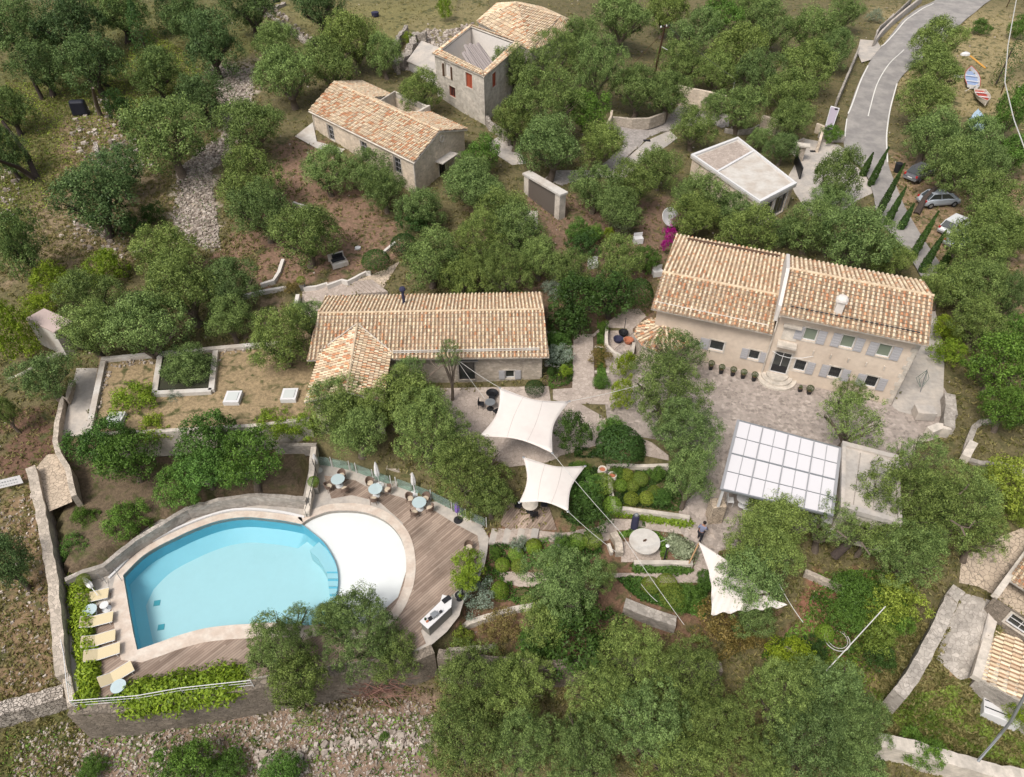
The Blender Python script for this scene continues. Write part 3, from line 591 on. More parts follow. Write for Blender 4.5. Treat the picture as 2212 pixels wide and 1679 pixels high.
gk('garden_wall','pale wall slanting up from the dark hedge to the front olive',TT(1800,1980,[(95,610),(200,520),(330,430),(430,350),(550,325)]),.4,.4,m='greystone',cat='wall')
gk('garden_wall','thick flat grey wall in front of the lower shrub bed',TT(1800,1980,[(890,320),(1010,370),(1150,420),(1290,465)]),.5,.7,m='greystone',cat='wall')
gk('garden_wall','pale wall in the ivy bed right of the folded sail',TT(2610,1980,[(505,70),(620,120),(740,180),(830,220)]),.4,.35,m='stonewall',cat='wall')
gk('garden_wall','short pale wall end in front of the big right tree',TT(2610,1980,[(340,660),(400,690),(450,710)]),.3,.25,cat='wall')
gk('garden_kerb','white kerb forming the zigzag edge of the red soil lawn',TT(900,700,[(40,665),(140,630),(180,560),(215,470)]),.25,.3,'whitewash')
gk('garden_kerb','white kerb left of the rust coloured bush',TT(900,700,[(-120,760),(30,720),(240,685)]),.25,.3,'whitewash')
gk('stair_side_wall','white wall left of the paved descent',TT(900,700,[(330,745),(315,820),(305,910)]),.5,.32,'whitewash',cat='wall')
gk('stair_side_wall','white wall above the paved descent and its steps',TT(900,700,[(375,690),(470,680),(555,655),(560,670),(670,628),(715,640),(860,570),(900,570)]),.35,.22,'whitewash',cat='wall')
gk('garden_kerb','white kerb between the two dark round bushes of the lawn',TT(900,700,[(1000,410),(1090,335)]),.25,.25,'whitewash')
gk('garden_kerb','white kerb beside the tree on the red soil lawn',TT(900,700,[(290,25),(410,65)]),.25,.25,'whitewash')
gk('garden_kerb','upper pale kerb in the beds left of the garden path',TT(1800,700,[(270,1035),(400,1045)]),.15,.2)
gk('garden_kerb','middle pale kerb in the beds left of the garden path',TT(1800,700,[(290,1150),(490,1150)]),.15,.2)
gk('garden_kerb','pale kerb at the foot of the middle house side wall',TT(1800,700,[(270,1290),(370,1310)]),.15,.2)
gk('garden_kerb','upper pale kerb in the beds right of the garden path',TT(1800,700,[(655,1150),(745,1160)]),.15,.2)
gk('garden_kerb','lower pale kerb in the beds right of the garden path',TT(1800,700,[(655,1345),(770,1350)]),.15,.2)
gk('courtyard_wall','curved pale wall round the oven yard',TT(1800,700,[(755,960),(745,1060),(750,1140),(800,1190),(900,1240),(950,1200),(960,1120)]),.7,.25,cat='wall')
gk('driveway_wall','curved stone wall of the planted island on the driveway',TT(1800,0,[(795,910),(950,925),(1080,920),(1190,880),(1240,830),(1255,800)]),.9,.35,'stonewall',cat='wall')
gk('driveway_wall','tall golden stone wall above the driveway bend',TT(1800,0,[(1310,665),(1420,690),(1550,715),(1680,745)]),2.0,.4,'goldstone',cat='wall')
gk('driveway_wall','golden stone wall under the trees right of the driveway bend',TT(1800,0,[(1960,900),(2080,930),(2150,900)]),1.6,.4,'goldstone',cat='wall')
gk('driveway_wall','small curved kerb wall under the round olive by the flat roof',TT(1800,0,[(1670,1000),(1780,1015),(1880,1000),(1940,970)]),.5,.2,'greystone',cat='wall')
gk('driveway_wall','thin wall at the left end of the planted island',TT(1800,0,[(790,860),(780,910),(740,980)]),1.2,.25,'goldstone',cat='wall')
gk('driveway_kerb','curved kerb across the driveway paving',TT(1800,0,[(1230,1015),(1120,1030),(1040,1080),(1010,1120),(920,1200)]),.2,.15,'greystone')
gk('entrance_wall','stone wall beside the kiosk at the driveway entrance',TT(2610,0,[(600,960),(650,985),(620,1100)]),1.1,.3,'goldstone',cat='wall')
gk('entrance_wall','grey curved wall at the driveway entrance',TT(2610,0,[(400,1130),(460,1095),(500,1075)]),.8,.2,'greystone',cat='wall')
gk('roadside_wall','narrow parapet wall descending beside the main road at the top',TT(2610,0,[(1420,-30),(1300,60),(1190,150),(1100,240),(1050,310)]),.9,.3,'concrete',cat='wall')
gk('roadside_wall','upper thin wall above the grey ramp by the main road',TT(2610,0,[(1340,-20),(1200,110),(1090,200),(1050,290)]),1.3,.15,'greystone',cat='wall')
gk('roadside_wall','thin dark wall along the left verge of the main road',TT(2610,0,[(925,370),(880,480),(820,620),(760,760)]),1.2,.25,'greystone',cat='wall')
gk('field_wall','low stone wall climbing the dark grove at top centre',TT(0,0,[(2209,20),(2150,60)])+TT(900,0,[(0,60),(150,140),(250,220),(380,300),(470,330)]),.4,.6,'drystone',cat='wall',rough=.12)
gk('field_wall','ruined dry stone wall curving left of the ruined house',TT(900,0,[(1180,200),(1120,270),(1060,380),(1070,440),(1110,500)]),1.0,.5,'drystone',cat='wall',rough=.1)
gk('field_wall','broken rubble wall behind the ruined house lean-to',TT(900,0,[(1130,460),(1200,380),(1240,260),(1330,250)]),1.0,.9,'drystone',cat='wall',rough=.2)
gk('field_wall','stone wall descending to the right from the ruined house corner',TT(900,0,[(1790,890),(1830,950),(1900,990),(1980,1060)]),.9,.4,'drystone',cat='wall',rough=.06)
gk('field_wall','short stone stub wall among the grass at left',TT(0,0,[(745,1110),(755,1190)]),.9,.4,'drystone',cat='wall',rough=.08)
# ================================================================ roofs and houses
PAL=[(.68,.56,.39),(.62,.49,.33),(.67,.56,.41),(.56,.41,.28),(.54,.29,.16),(.5,.24,.13),(.64,.52,.38),(.48,.38,.27)]
def tiled(poly,name,parent,spacing=.34,warm=.25,down=None,amp=.08,course=.33,pal=None):
    poly=[Vector(p) for p in poly]
    n=Vector((0,0,0))
    for i in range(len(poly)): n+= (poly[i]-poly[0]).cross(poly[(i+1)%len(poly)]-poly[0])
    n.normalize()
    if n.z<0: n=-n; poly=poly[::-1]
    dn=down and Vector(down) or Vector((0,0,-1)); dn=(dn-n*dn.dot(n)).normalized(); ac=n.cross(dn).normalized(); o=poly[0]
    us=[(p-o).dot(ac) for p in poly]; vs_=[(p-o).dot(dn) for p in poly]
    u0,u1=min(us)-spacing,max(us)+spacing; v0,v1=min(vs_)-course,max(vs_)+.01
    ns=int((u1-u0)/spacing)+1; nc=int((v1-v0)/course)+1
    prof=[(0,0),(.12,-.45),(.33,-.45),(.45,0),(.55,.75),(.72,1.0),(.9,.75)]
    V=[];F=[];C=[]
    cols=[(i,pu,ph) for i in range(ns) for pu,ph in prof]
    K=len(cols)
    wob=[random.uniform(-.012,.012) for _ in range(ns)]
    for c in range(nc):
        for e,lift in ((0,0.),(1,.075)):
            for i,pu,ph in cols:
                p=o+ac*(u0+(i+pu)*spacing+wob[i]+random.uniform(-.006,.006))+dn*(v0+(c+e)*course)+n*(ph*amp+lift+.02)
                V.append(p)
        b=c*2*K
        for k in range(K-1):
            F.append((b+k,b+K+k,b+K+k+1,b+k+1)); i=cols[k][0]; q=cols[k][1]
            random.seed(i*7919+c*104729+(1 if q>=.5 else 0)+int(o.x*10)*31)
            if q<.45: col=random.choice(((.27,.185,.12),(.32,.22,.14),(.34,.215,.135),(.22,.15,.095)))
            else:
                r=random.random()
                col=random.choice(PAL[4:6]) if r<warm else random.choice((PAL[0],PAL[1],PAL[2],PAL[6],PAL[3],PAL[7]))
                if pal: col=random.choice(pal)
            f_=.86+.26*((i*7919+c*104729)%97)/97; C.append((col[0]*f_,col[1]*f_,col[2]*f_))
    mb=MB(); mb.v=[tuple(p) for p in V]; mb.f=F; mb.c=C
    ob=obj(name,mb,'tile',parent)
    bm=bmesh.new(); bm.from_mesh(ob.data)
    m=len(poly)
    for i in range(m):
        a,b_=poly[i],poly[(i+1)%m]; pn=(b_-a).cross(n).normalized()
        bmesh.ops.bisect_plane(bm,geom=bm.verts[:]+bm.edges[:]+bm.faces[:],plane_co=a,plane_no=pn,clear_outer=True)
    bm.to_mesh(ob.data); bm.free()
    # timber/mortar bed under the tiles gives the roof its thickness
    mb=MB(); k=len(poly); mb.v=[tuple(p-n*.03) for p in poly]+[tuple(p-n*.16) for p in poly]
    mb.f=[tuple(range(k)),tuple(range(k,2*k))[::-1]]+[(i,k+i,k+(i+1)%k,(i+1)%k) for i in range(k)]; mb.c=[None]*len(mb.f)
    obj('roof_bed',mb,'cream',ob)
    return ob
def ridge(a,b,parent,name='ridge_tiles',r=.14,col=None):
    a,b=Vector(a),Vector(b); n=max(1,int((b-a).length/.4)); mb=MB()
    for i in range(n):
        p=a.lerp(b,i/n); q=a.lerp(b,(i+1.05)/n); random.seed(i*31+int(a.x*10)); mb.tube([p,q],[r*.85,r*.74],8,random.choice(((.5,.39,.27),(.46,.35,.24),(.55,.44,.31))))
    return obj(name,mb,'tile',parent)
def wallgrid(mb,A,B,z0,z1,ops,depth=.22):
    A=Vector((A[0],A[1])); B=Vector((B[0],B[1])); L=(B-A).length; e=(B-A)/L; nin=Vector((-e.y,e.x))
    xs=sorted({0,L,*[o[0] for o in ops],*[o[1] for o in ops]}); zs=sorted({z0,z1,*[o[2] for o in ops],*[o[3] for o in ops]})
    pt=lambda s,z,d=0:(A.x+e.x*s+nin.x*d,A.y+e.y*s+nin.y*d,z)
    for a,b in zip(xs,xs[1:]):
        for c,d in zip(zs,zs[1:]):
            mx,mz=(a+b)/2,(c+d)/2
            if any(o[0]<mx<o[1] and o[2]<mz<o[3] for o in ops): continue
            mb.add([pt(a,c),pt(b,c),pt(b,d),pt(a,d)],[(0,1,2,3)])
    for a,b,c,d in ops:
        mb.add([pt(a,c),pt(b,c),pt(b,d),pt(a,d),pt(a,c,depth),pt(b,c,depth),pt(b,d,depth),pt(a,d,depth)],[(0,4,5,1),(1,5,6,2),(2,6,7,3),(3,7,4,0)])
def wbox(mb,A,B,s0,s1,z0,z1,d0,d1,c=None):   # box on a wall, d outward positive
    A=Vector((A[0],A[1])); B=Vector((B[0],B[1])); e=(B-A).normalized(); o=Vector((e.y,-e.x))
    pts=[A+e*s0+o*d0,A+e*s1+o*d0,A+e*s1+o*d1,A+e*s0+o*d1]
    return mb.prism([p[:] for p in pts],z0,z1,c)
def window(par,A,B,op,pane='glass',shut=0,frame='white',surround='cream',bars=(1,1),shm='shutter',name='window',mullc=None,sill=True):
    a,b,c,d=op
    mb=MB(); f=.07
    if surround:
        g=.12
        for q in ((a-g,a,c-g,d+g),(b,b+g,c-g,d+g),(a,b,d,d+g),(a,b,c-g,c)): wbox(mb,A,B,*q,.0,.035)
        fr=obj(name,mb,surround,par)
        m2=MB()
        for q in ((a,a+f,c,d),(b-f,b,c,d),(a+f,b-f,d-f,d),(a+f,b-f,c,c+f)): wbox(m2,A,B,*q,-.17,-.1)
        obj('frame',m2,frame,fr)
    else:
        for q in ((a,a+f,c,d),(b-f,b,c,d),(a+f,b-f,d-f,d),(a+f,b-f,c,c+f)): wbox(mb,A,B,*q,-.17,-.1)
        fr=obj(name,mb,frame,par)
    m3=MB(); wbox(m3,A,B,a,b,c,d,-.2,-.16); obj('pane',m3,pane,fr)
    m4=MB()
    for i in range(1,bars[0]+1):
        s=a+(b-a)*i/(bars[0]+1); wbox(m4,A,B,s-.02,s+.02,c+f,d-f,-.155,-.13)
    for i in range(1,bars[1]+1):
        z=c+(d-c)*i/(bars[1]+1); wbox(m4,A,B,a+f,b-f,z-.02,z+.02,-.15,-.125)
    if bars[0]+bars[1]: obj('glazing_bars',m4,mullc or frame,fr)
    if shut:
        w=(b-a)*.62
        for s0,s1 in ((a-w-.03,a-.03),(b+.03,b+w+.03)):
            if (shut==2 and s0<a) or (shut==3 and s0>a): continue
            m5=MB(); wbox(m5,A,B,s0,s1,c-.03,d+.03,.04,.085)
            for k in range(5):
                z=c+(d-c)*(k+.5)/5; wbox(m5,A,B,s0+.06,s1-.06,z-.05,z+.05,.086,.1)
            obj('shutter',m5,shm,fr)
    return fr
def unit(A,B):
    e=Vector((B[0]-A[0],B[1]-A[1])).normalized(); return e
# ---- main house
O=Vector((28.9,38.95)); ang=math.radians(-20.6); E1=Vector((math.cos(ang),math.sin(ang))); E2=Vector((-E1.y,E1.x))
def H(a,b): q=O+E1*a+E2*b; return (q.x,q.y)
main=thing('main_house','long cream rendered main house with two tiled roofs and grey shutters beside the courtyard','house',(*H(-9,4),0))
A,B=H(-9.6,0),H(0,0)
def pix_op(A,B,u0,v0,u1,v1):  # opening from two opposite pixel corners (upper-left, lower-right)
    s0,z1=onwall(u0,v0,A,B); s1,z0=onwall(u1,v1,A,B); return (min(s0,s1),max(s0,s1),min(z0,z1),max(z0,z1))
def ctr_op(A,B,u,v,w,h):
    s,z=onwall(u,v,A,B); return (s-w/2,s+w/2,z-h/2,z+h/2)
upR=[ctr_op(A,B,*T(2610,700,x,y),.95,1.15) for x,y in ((545,1062),(835,1118),(1120,1187))]
loR=[ctr_op(A,B,*T(2610,700,x,y),.9,1.1) for x,y in ((465,1302),(735,1357),(1018,1428))]
doorR=ctr_op(A,B,*T(2610,700,310,1300),1.0,2.2); doorR=(doorR[0]-.15,doorR[1]+.15,.5,2.65)
mb=MB(); wallgrid(mb,A,B,-.3,6.45,upR+loR+[doorR]); wallgrid(mb,B,H(0,7.0),-.3,6.45,[]); wallgrid(mb,H(0,7.0),H(-9.6,7.0),-.3,6.45,[]); wallgrid(mb,H(-9.6,7.0),A,-.3,6.45,[])
for a in (0,-9.6):
    g=[(*H(a,0),6.45),(*H(a,7.0),6.45),(*H(a,3.4),7.6)]; mb.add(g if a==0 else g[::-1],[(0,1,2)])
obj('wall',mb,'render',main)
# quoins
mb=MB()
for k in range(16):
    wd=.45 if k%2 else .28; wbox(mb,A,B,(B_:=9.6)-wd,9.63,-.2+k*.41,.17+k*.41,0,.03); wbox(mb,B,H(0,7),-.03,.5 if not k%2 else .3,-.2+k*.41,.17+k*.41,0,.03)
obj('corner_stones',mb,'cream',main)
for o in upR: window(main,A,B,o,'blind',1,bars=(0,0))
for i,o in enumerate(loR): window(main,A,B,o,'glass',2 if i==0 else 1,bars=(4,2),mullc='darkmetal')
fr=window(main,A,B,doorR,'glass',0,bars=(1,0),name='front_door',surround='cream')
mb=MB(); wbox(mb,A,B,doorR[0]+.1,doorR[1]-.1,doorR[2]+.1,1.2,-.155,-.12); obj('door_grille',mb,'darkmetal',fr)
s0=(doorR[0]+doorR[1])/2
# door canopy on the left of the upper floor: ruined stone surround panel and balcony slab
mb=MB(); wbox(mb,A,B,.35,1.75,3.55,3.75,0,.7); obj('balcony_slab',mb,'cream',main)
mb=MB(); wbox(mb,A,B,.5,1.6,3.9,5.2,.0,.06); wbox(mb,A,B,.4,1.7,5.2,5.4,0,.35); obj('blocked_doorway',mb,'cream',main)
mb=MB()
for k in range(5): s=3.0+k*1.25; mb=MB(); wbox(mb,A,B,s,s+.08,3.15,3.45,0,.12); obj('wall_anchor',mb,'cream',main)
mb=MB(); mb.tube([(*(Vector(A)+E1*s-E2*.25).xy,z) for s,z in ((.2,2.75),(.8,2.5),(1.5,2.45),(2.4,2.7),(3.1,3.1))],.02,5); obj('cable',mb,'whitemetal',main)
# left wing
A2,B2=H(-18.6,0),H(-9.6,0)
loL=[ctr_op(A2,B2,*T(1800,700,1605,1148),1.15,1.0),ctr_op(A2,B2,*T(1800,700,1895,1220),.85,.95)]
mb=MB(); wallgrid(mb,A2,B2,-.3,4.6,loL); wallgrid(mb,H(-9.6,10.4),H(-18.6,10.4),-.3,4.6,[]); wallgrid(mb,H(-18.6,10.4),A2,-.3,4.6,[]); wallgrid(mb,B2,H(-9.6,10.4),-.3,4.6,[])
g=[(*H(-18.6,0),4.6),(*H(-18.6,10.4),4.6),(*H(-18.6,2.9),5.72)]; mb.add(g[::-1],[(0,1,2)])
g=[(*H(-9.6,0),4.6),(*H(-9.6,10.4),4.6),(*H(-9.6,2.9),5.72)]; mb.add(g,[(0,1,2)])
obj('left_wall',mb,'render',main)
window(main,A2,B2,loL[0],'glass',3,bars=(1,1),mullc='darkmetal'); window(main,A2,B2,loL[1],'glass',1,bars=(2,1),mullc='darkmetal')
def rp(a,b,z): return Vector((*H(a,b),z))
tiled([rp(-9.75,-.75,6.45),rp(.25,-.75,6.45),rp(.25,3.4,7.85),rp(-9.75,3.4,7.85)],'roof',main,warm=.2)
tiled([rp(.25,7.6,6.45),rp(-9.75,7.6,6.45),rp(-9.75,3.4,7.85),rp(.25,3.4,7.85)],'roof',main,warm=.08)
ridge(rp(-9.75,3.4,7.93),rp(.25,3.4,7.93),main)
tiled([rp(-19.0,-.75,4.6),rp(-9.8,-.75,4.6),rp(-9.8,2.75,5.8),rp(-19.0,2.75,5.8)],'roof',main,warm=.24)
tiled([rp(-9.8,10.9,4.6),rp(-19.3,10.9,4.6),rp(-19.0,2.75,5.8),rp(-9.8,2.75,5.8)],'roof',main,warm=.1)
ridge(rp(-19,2.75,5.86),rp(-9.8,2.75,5.86),main)
mb=MB()
for a,b in (((-9.86,-.6,6.2),(-9.86,8.0,6.2)),):
    p,q=rp(*a),rp(*b); wd=E1*.12
    mb.add([p-wd.to_3d(),p+wd.to_3d(),q+wd.to_3d(),q-wd.to_3d()]+[v+Vector((0,0,.0)) for v in ()],[])
pr=[H(-9.98,-.4),H(-9.78,-.4),H(-9.78,8),H(-9.98,8)]
mb=MB().prism([H(-10.0,-.2),H(-9.74,-.2),H(-9.74,3.2),H(-10.0,3.2)],5.5,[6.9,6.9,8.02,8.02]).prism([H(-10.0,3.2),H(-9.74,3.2),H(-9.74,7.8),H(-10.0,7.8)],5.2,[8.02,8.02,6.55,6.55])
obj('parapet',mb,'whitewash',main)
mb=MB(); mb.tube([rp(-9.2,.05,6.86),rp(-.4,.05,6.86)],.045,6); obj('gutter',mb,'darkmetal',main)
mb=MB(); mb.tube([rp(-18.2,10.1,4.86),rp(-10.3,10.1,4.86)],.13,6); obj('gutter',mb,'brownwood',main)
mb=MB(); mb.tube([rp(-18.9,-.1,4.92),rp(-10.2,-.1,4.92)],.05,6); obj('gutter',mb,'cream',main)
mb=MB(); p=rp(-9.7,-.7,6.3); mb.tube([p,rp(-9.7,-.15,5.6),rp(-9.65,-.1,.1)],.06,7); obj('downpipe',mb,'cream',main)
mb=MB(); c=H(-5.9,.55); mb.box(*c,6.3,.55,.55,1.5,ang); mb.box(*c,7.8,.75,.65,.1,ang); mb.lathe([(.45,0),(.42,.15),(.3,.3),(.0,.36)],10,*c,7.9); ch=obj('chimney',mb,'whitewash',main)
# semicircular door steps
q=Vector(A)+E1*s0; mb=MB()
for k,(r,h) in enumerate(((1.55,.15),(1.2,.3),(.85,.45))):
    pts=[(q.x+r*math.cos(ang+math.pi+math.pi*i/20),q.y+r*math.sin(ang+math.pi+math.pi*i/20)) for i in range(21)]; mb.prism(pts,-.1+.0*k,h+.06)
obj('door_step',mb,'cream',main)
# ---- oven room: low round tiled annexe at the left front
orn=thing('round_outbuilding','round stone outbuilding with a conical tiled roof at the left of the main house','outbuilding',(*P(1410,735,1).xy,0))
c=P(*T(1800,700,1180,1060),1.9); mb=MB(); mb.lathe([(1.95,-.2),(1.95,1.75)],24,c.x,c.y); obj('wall',mb,'stonewall',orn)
apex=Vector((c.x+.3,c.y+.5,2.75)); 
for k in range(10):
    a0,a1=2*math.pi*k/10,2*math.pi*(k+1)/10
    tiled([(c.x+2.25*math.cos(a0),c.y+2.25*math.sin(a0),1.8),(c.x+2.25*math.cos(a1),c.y+2.25*math.sin(a1),1.8),apex],'roof',orn,warm=.25)
# ---- middle house
mid=thing('middle_house','long low stone house with tiled roof and stovepipe in the centre of the garden','house',(-6,45,-.3))
def m3(x,y,z): return Vector((x,y+.0*x,z))
A,B=(-9.2,41.75),(2.35,42.0)
ops=[pix_op(A,B,*T(900,700,1590,1400),*T(900,700,1715,1470)),ctr_op(A,B,*T(900,700,1983,1370),.75,.85)]
ops[0]=(ops[0][0],ops[0][1],-.1,1.75)
mb=MB(); wallgrid(mb,A,B,-.6,2.75,ops); wallgrid(mb,B,(2.15,49.2),-.6,2.75,[]); wallgrid(mb,(2.15,49.2),(-15.2,48.7),-.6,2.75,[]); wallgrid(mb,(-15.2,48.7),(-15.2,41.6),-.6,2.75,[]); wallgrid(mb,(-15.2,41.6),A,-.6,2.75,[])
mb.add([(2.35,42.0,2.75),(2.15,49.2,2.75),(2.25,45.5,4)],[(0,1,2)]); mb.add([(-15.2,41.6,2.75),(-15.2,48.7,2.75),(-15.2,45.1,4)],[(2,1,0)])
obj('wall',mb,'stonewall',mid)
fr=window(mid,A,B,ops[0],'glass',0,frame='darkmetal',bars=(1,0),name='patio_door',surround='greystone'); mb=MB(); wbox(mb,A,B,ops[0][0]-.3,ops[0][1]+.3,2.0,2.08,0,.25); obj('lintel',mb,'greymetal',fr)
window(mid,A,B,ops[1],'glass',1,bars=(0,0),surround='cream')
tiled([(-15.6,41.05,2.62),(2.85,41.4,2.62),(2.5,45.5,4.08),(-15.25,45.0,4.08)],'roof',mid,warm=.1,spacing=.3)
tiled([(2.55,49.75,2.7),(-15.7,49.2,2.7),(-15.25,45.0,4.08),(2.5,45.5,4.08)],'roof',mid,warm=.06,spacing=.3)
ridge((-15.25,45.0,4.15),(2.5,45.5,4.15),mid,r=.12)
tiled([(-9.25,41.7,2.75),(-9.1,36.4,2.75),(-11.6,36.4,3.75),(-12.0,43.9,3.85)],'wing_roof',mid,warm=.22,down=(1,0,-.4),spacing=.3)
tiled([(-14.8,36.4,2.75),(-14.7,41.8,2.75),(-12.0,43.9,3.85),(-11.6,36.4,3.75)],'wing_roof',mid,warm=.22,down=(-1,0,-.4),spacing=.3)
ridge((-11.6,36.4,3.82),(-12.0,43.9,3.95),mid,r=.12)
mb=MB(); mb.tube([(-9.2,41.75,2.88),(-12.0,43.95,3.95),(-14.75,41.85,2.88)],.06,6); obj('flashing',mb,'cream',mid)
mb=MB(); wallgrid(mb,(-14.3,36.8),(-9.5,36.8),-1,2.75,[]); wallgrid(mb,(-9.5,36.8),(-9.5,41.75),-1,2.75,[]); wallgrid(mb,(-14.3,41.7),(-14.3,36.8),-1,2.75,[]); mb.add([(-14.3,36.8,2.75),(-9.5,36.8,2.75),(-11.6,36.8,3.6)],[(0,1,2)]); obj('wing_wall',mb,'stonewall',mid)
mb=MB(); mb.tube([(-9.1,41.75,2.98),(2.1,42.1,2.98)],.05,6); wbox(mb,(-9.1,41.6),(2.1,41.95),0,11.2,2.93,3.0,.0,.06); obj('gutter',mb,'palecon',mid)
mb=MB(); p=P(*T(900,700,1160,825),3.35); mb.tube([(p.x,p.y,3.1),(p.x,p.y,4.7)],.12,10); mb.lathe([(.14,0),(.24,.08),(.27,.22),(.2,.36),(.05,.42)],12,p.x,p.y,4.65); obj('stovepipe',mb,'navy',mid)
# ---- stone house (upper left)
sh=thing('stone_house','gabled stone cottage with notched terracotta roof among the upper left olive trees','house',(-14,74,3))
ZB,ZE=2.7,6.5
FL,FR,BR,BL=[Vector(P(*T(900,0,*p),ZE).xy) for p in ((415,862),(1240,1268),(1655,1008),(830,632))]
RL_,RR_=[P(*T(900,0,*p),ZE+1.45) for p in ((615,640),(1435,1022))]
cen=(FL+FR+BR+BL)/4; sk=lambda p:tuple(p+(cen-p).normalized()*.42)
fl,fr_,br,bl=map(sk,(FL,FR,BR,BL))
wins=[ctr_op(fl,fr_,*T(900,0,x,y),1.15,1.7) for x,y in ((590,1035),(850,1165),(1110,1290))]
drs=[ctr_op(fr_,br,*T(900,0,1455,1260),1.2,1.9)]; drs=[(drs[0][0],drs[0][1],ZB,ZB+2.0)]
mb=MB(); wallgrid(mb,fl,fr_,ZB-1,ZE,wins); wallgrid(mb,fr_,br,ZB-1,ZE,drs); wallgrid(mb,br,bl,ZB-1,ZE,[]); wallgrid(mb,bl,fl,ZB-1,ZE,[])
mb.add([(*fr_,ZE),(*br,ZE),(RR_.x-.15,RR_.y+.1,ZE+1.35)],[(0,1,2)]); mb.add([(*bl,ZE),(*fl,ZE),(RL_.x+.2,RL_.y-.1,ZE+1.35)],[(0,1,2)])
obj('wall',mb,'goldstone',sh)
for o in wins: window(sh,fl,fr_,o,'glass',0,frame='shutter',bars=(1,2),surround='cream')
window(sh,fr_,br,drs[0],'glass',0,frame='brownwood',name='door',bars=(1,0))
mb=MB(); wbox(mb,fr_,br,drs[0][0]-.6,drs[0][1]+1.0,ZB+2.25,ZB+2.35,0,1.0); obj('door_canopy',mb,'palecon',sh)
mb=MB(); s_,z_=onwall(*T(900,0,1450,1082),fr_,br); e=unit(fr_,br); c=Vector(fr_)+e*s_
ring=[(c.x+e.x*.32*math.cos(t)+e.y*.05,c.y+e.y*.32*math.cos(t)-e.x*.05,z_+.32*math.sin(t)) for t in [i*math.pi/6 for i in range(13)]]; mb.tube(ring,.07,6,cap=False); obj('round_vent',mb,'cream',sh)
p3=lambda v,z:Vector((v[0],v[1],z))
tiled([p3(FL,ZE),p3(FR,ZE),RR_,RL_],'roof',sh,warm=.22,spacing=.3,amp=.08,course=.4)
# back slope in three pieces around the sunken terrace
fb=lambda t:Vector(p3(BL.lerp(BR,t),ZE)); fr2=lambda t:RL_.lerp(RR_,t)
tiled([fb(.0),fb(.33),fr2(.36),fr2(0)],'roof',sh,warm=.1,spacing=.3,amp=.08,course=.4)
tiled([fb(.66),fb(1),fr2(1),fr2(.66)],'roof',sh,warm=.2,spacing=.3,amp=.08,course=.4)
a,b=fr2(.36).lerp(fb(.33),.15),fr2(.66).lerp(fb(.66),.15)
tiled([a,b,fr2(.66),fr2(.36)],'roof',sh,warm=.1,spacing=.3,amp=.08,course=.4)
ridge(RL_+Vector((0,0,.06)),RR_+Vector((0,0,.06)),sh,r=.13)
mb=MB(); w1=[fb(.34),fb(.655)]; mb.prism([(*a.xy,),(*b.xy,),(*w1[1].xy,),(*w1[0].xy,)],5.2,5.35); obj('roof_terrace',mb,'greystone',sh)
mb=MB(); wallgrid(mb,w1[0].xy[:],w1[1].xy[:],5.2,6.9,[],.1); wallgrid(mb,(w1[1]+Vector((.15,.25,0))).xy[:],(w1[0]+Vector((.15,.25,0))).xy[:],5.2,6.9,[],.1); mb.prism([w1[0].xy[:],w1[1].xy[:],(w1[1]+Vector((.15,.25,0))).xy[:],(w1[0]+Vector((.15,.25,0))).xy[:]],6.85,6.95)
mb.prism([a.xy[:],(a+Vector((.15,-.05,0))).xy[:],(w1[0]+Vector((.15,-.05,0))).xy[:],w1[0].xy[:]],5.2,7.1); mb.prism([b.xy[:],(b+Vector((.3,-.1,0))).xy[:],(w1[1]+Vector((.3,-.1,0))).xy[:],w1[1].xy[:]],5.2,7.2)
obj('terrace_parapet',mb,'cream',sh)
mb=MB(); mb.tube([(*fr_,ZB-.5),(*fr_,ZE)],.09,4); mb.tube([(*fl,ZB-.5),(*fl,ZE)],.09,4); obj('corner_stones',mb,'cream',sh)
mb=MB()
for i in range(2): 
    a_,b_=(FL,FR) if i==0 else (BR,BR)
mb.tube([(*FL,ZE-.1),(*FR,ZE-.1)],.09,4); obj('cornice',mb,'cream',sh)
# ---- ruined house
ru=thing('ruined_house','roofless two storey ruined stone house with red shutters behind the tall tree','ruin',(-4,85,4.5))
ZR=10.0
c0,c1,c2,c3=[P(*T(900,0,*p),ZR).xy for p in ((1395,415),(1780,592),(2065,340),(1890,218))]
c3=c0+(c2-c1)*.93; c2=c1+(c2-c1)
wr=[ctr_op(c0,c1,*T(900,0,x,y),1.25,1.6) for x,y in ((1500,550),(1665,628),(1535,715))]; wr2=[ctr_op(c1,c2,*T(900,0,1860,622),1.2,1.6)]
wr[2]=(wr[2][0],wr[2][1],(wr[2][2]+wr[2][3])/2-.6,(wr[2][2]+wr[2][3])/2+.6)
mb=MB(); wallgrid(mb,c0,c1,3.0,ZR,wr,.45); wallgrid(mb,c1,c2,3.0,ZR,wr2,.45); wallgrid(mb,c2,c3,3.0,ZR,[]); wallgrid(mb,c3,c0,3.0,ZR,[]); obj('wall',mb,'ruin',ru)
cc=(c0+c1+c2+c3)/4; inn_=[p+(cc-p).normalized()*.75 for p in (c0,c1,c2,c3)]
mb=MB()
for i in range(4):
    a,b=inn_[i],inn_[(i+1)%4]; mb.add([(*b,6.6),(*a,6.6),(*a,ZR),(*b,ZR)],[(0,1,2,3)])
mb.prism([p[:] for p in inn_],6.3,6.7); obj('inner_wall',mb,'whitewash',ru)
for i,(a,b) in enumerate(((c0,c1),(c1,c2),(c2,c3),(c3,c0))):
    ia,ib=inn_[i],inn_[(i+1)%4]; oa,ob_=a+(a-cc).normalized()*.3,b+(b-cc).normalized()*.3
    tiled([(*oa,ZR),(*ob_,ZR),(*ib,ZR+.28),(*ia,ZR+.28)],'eaves_tiles',ru,warm=.15,spacing=.34,amp=.08)
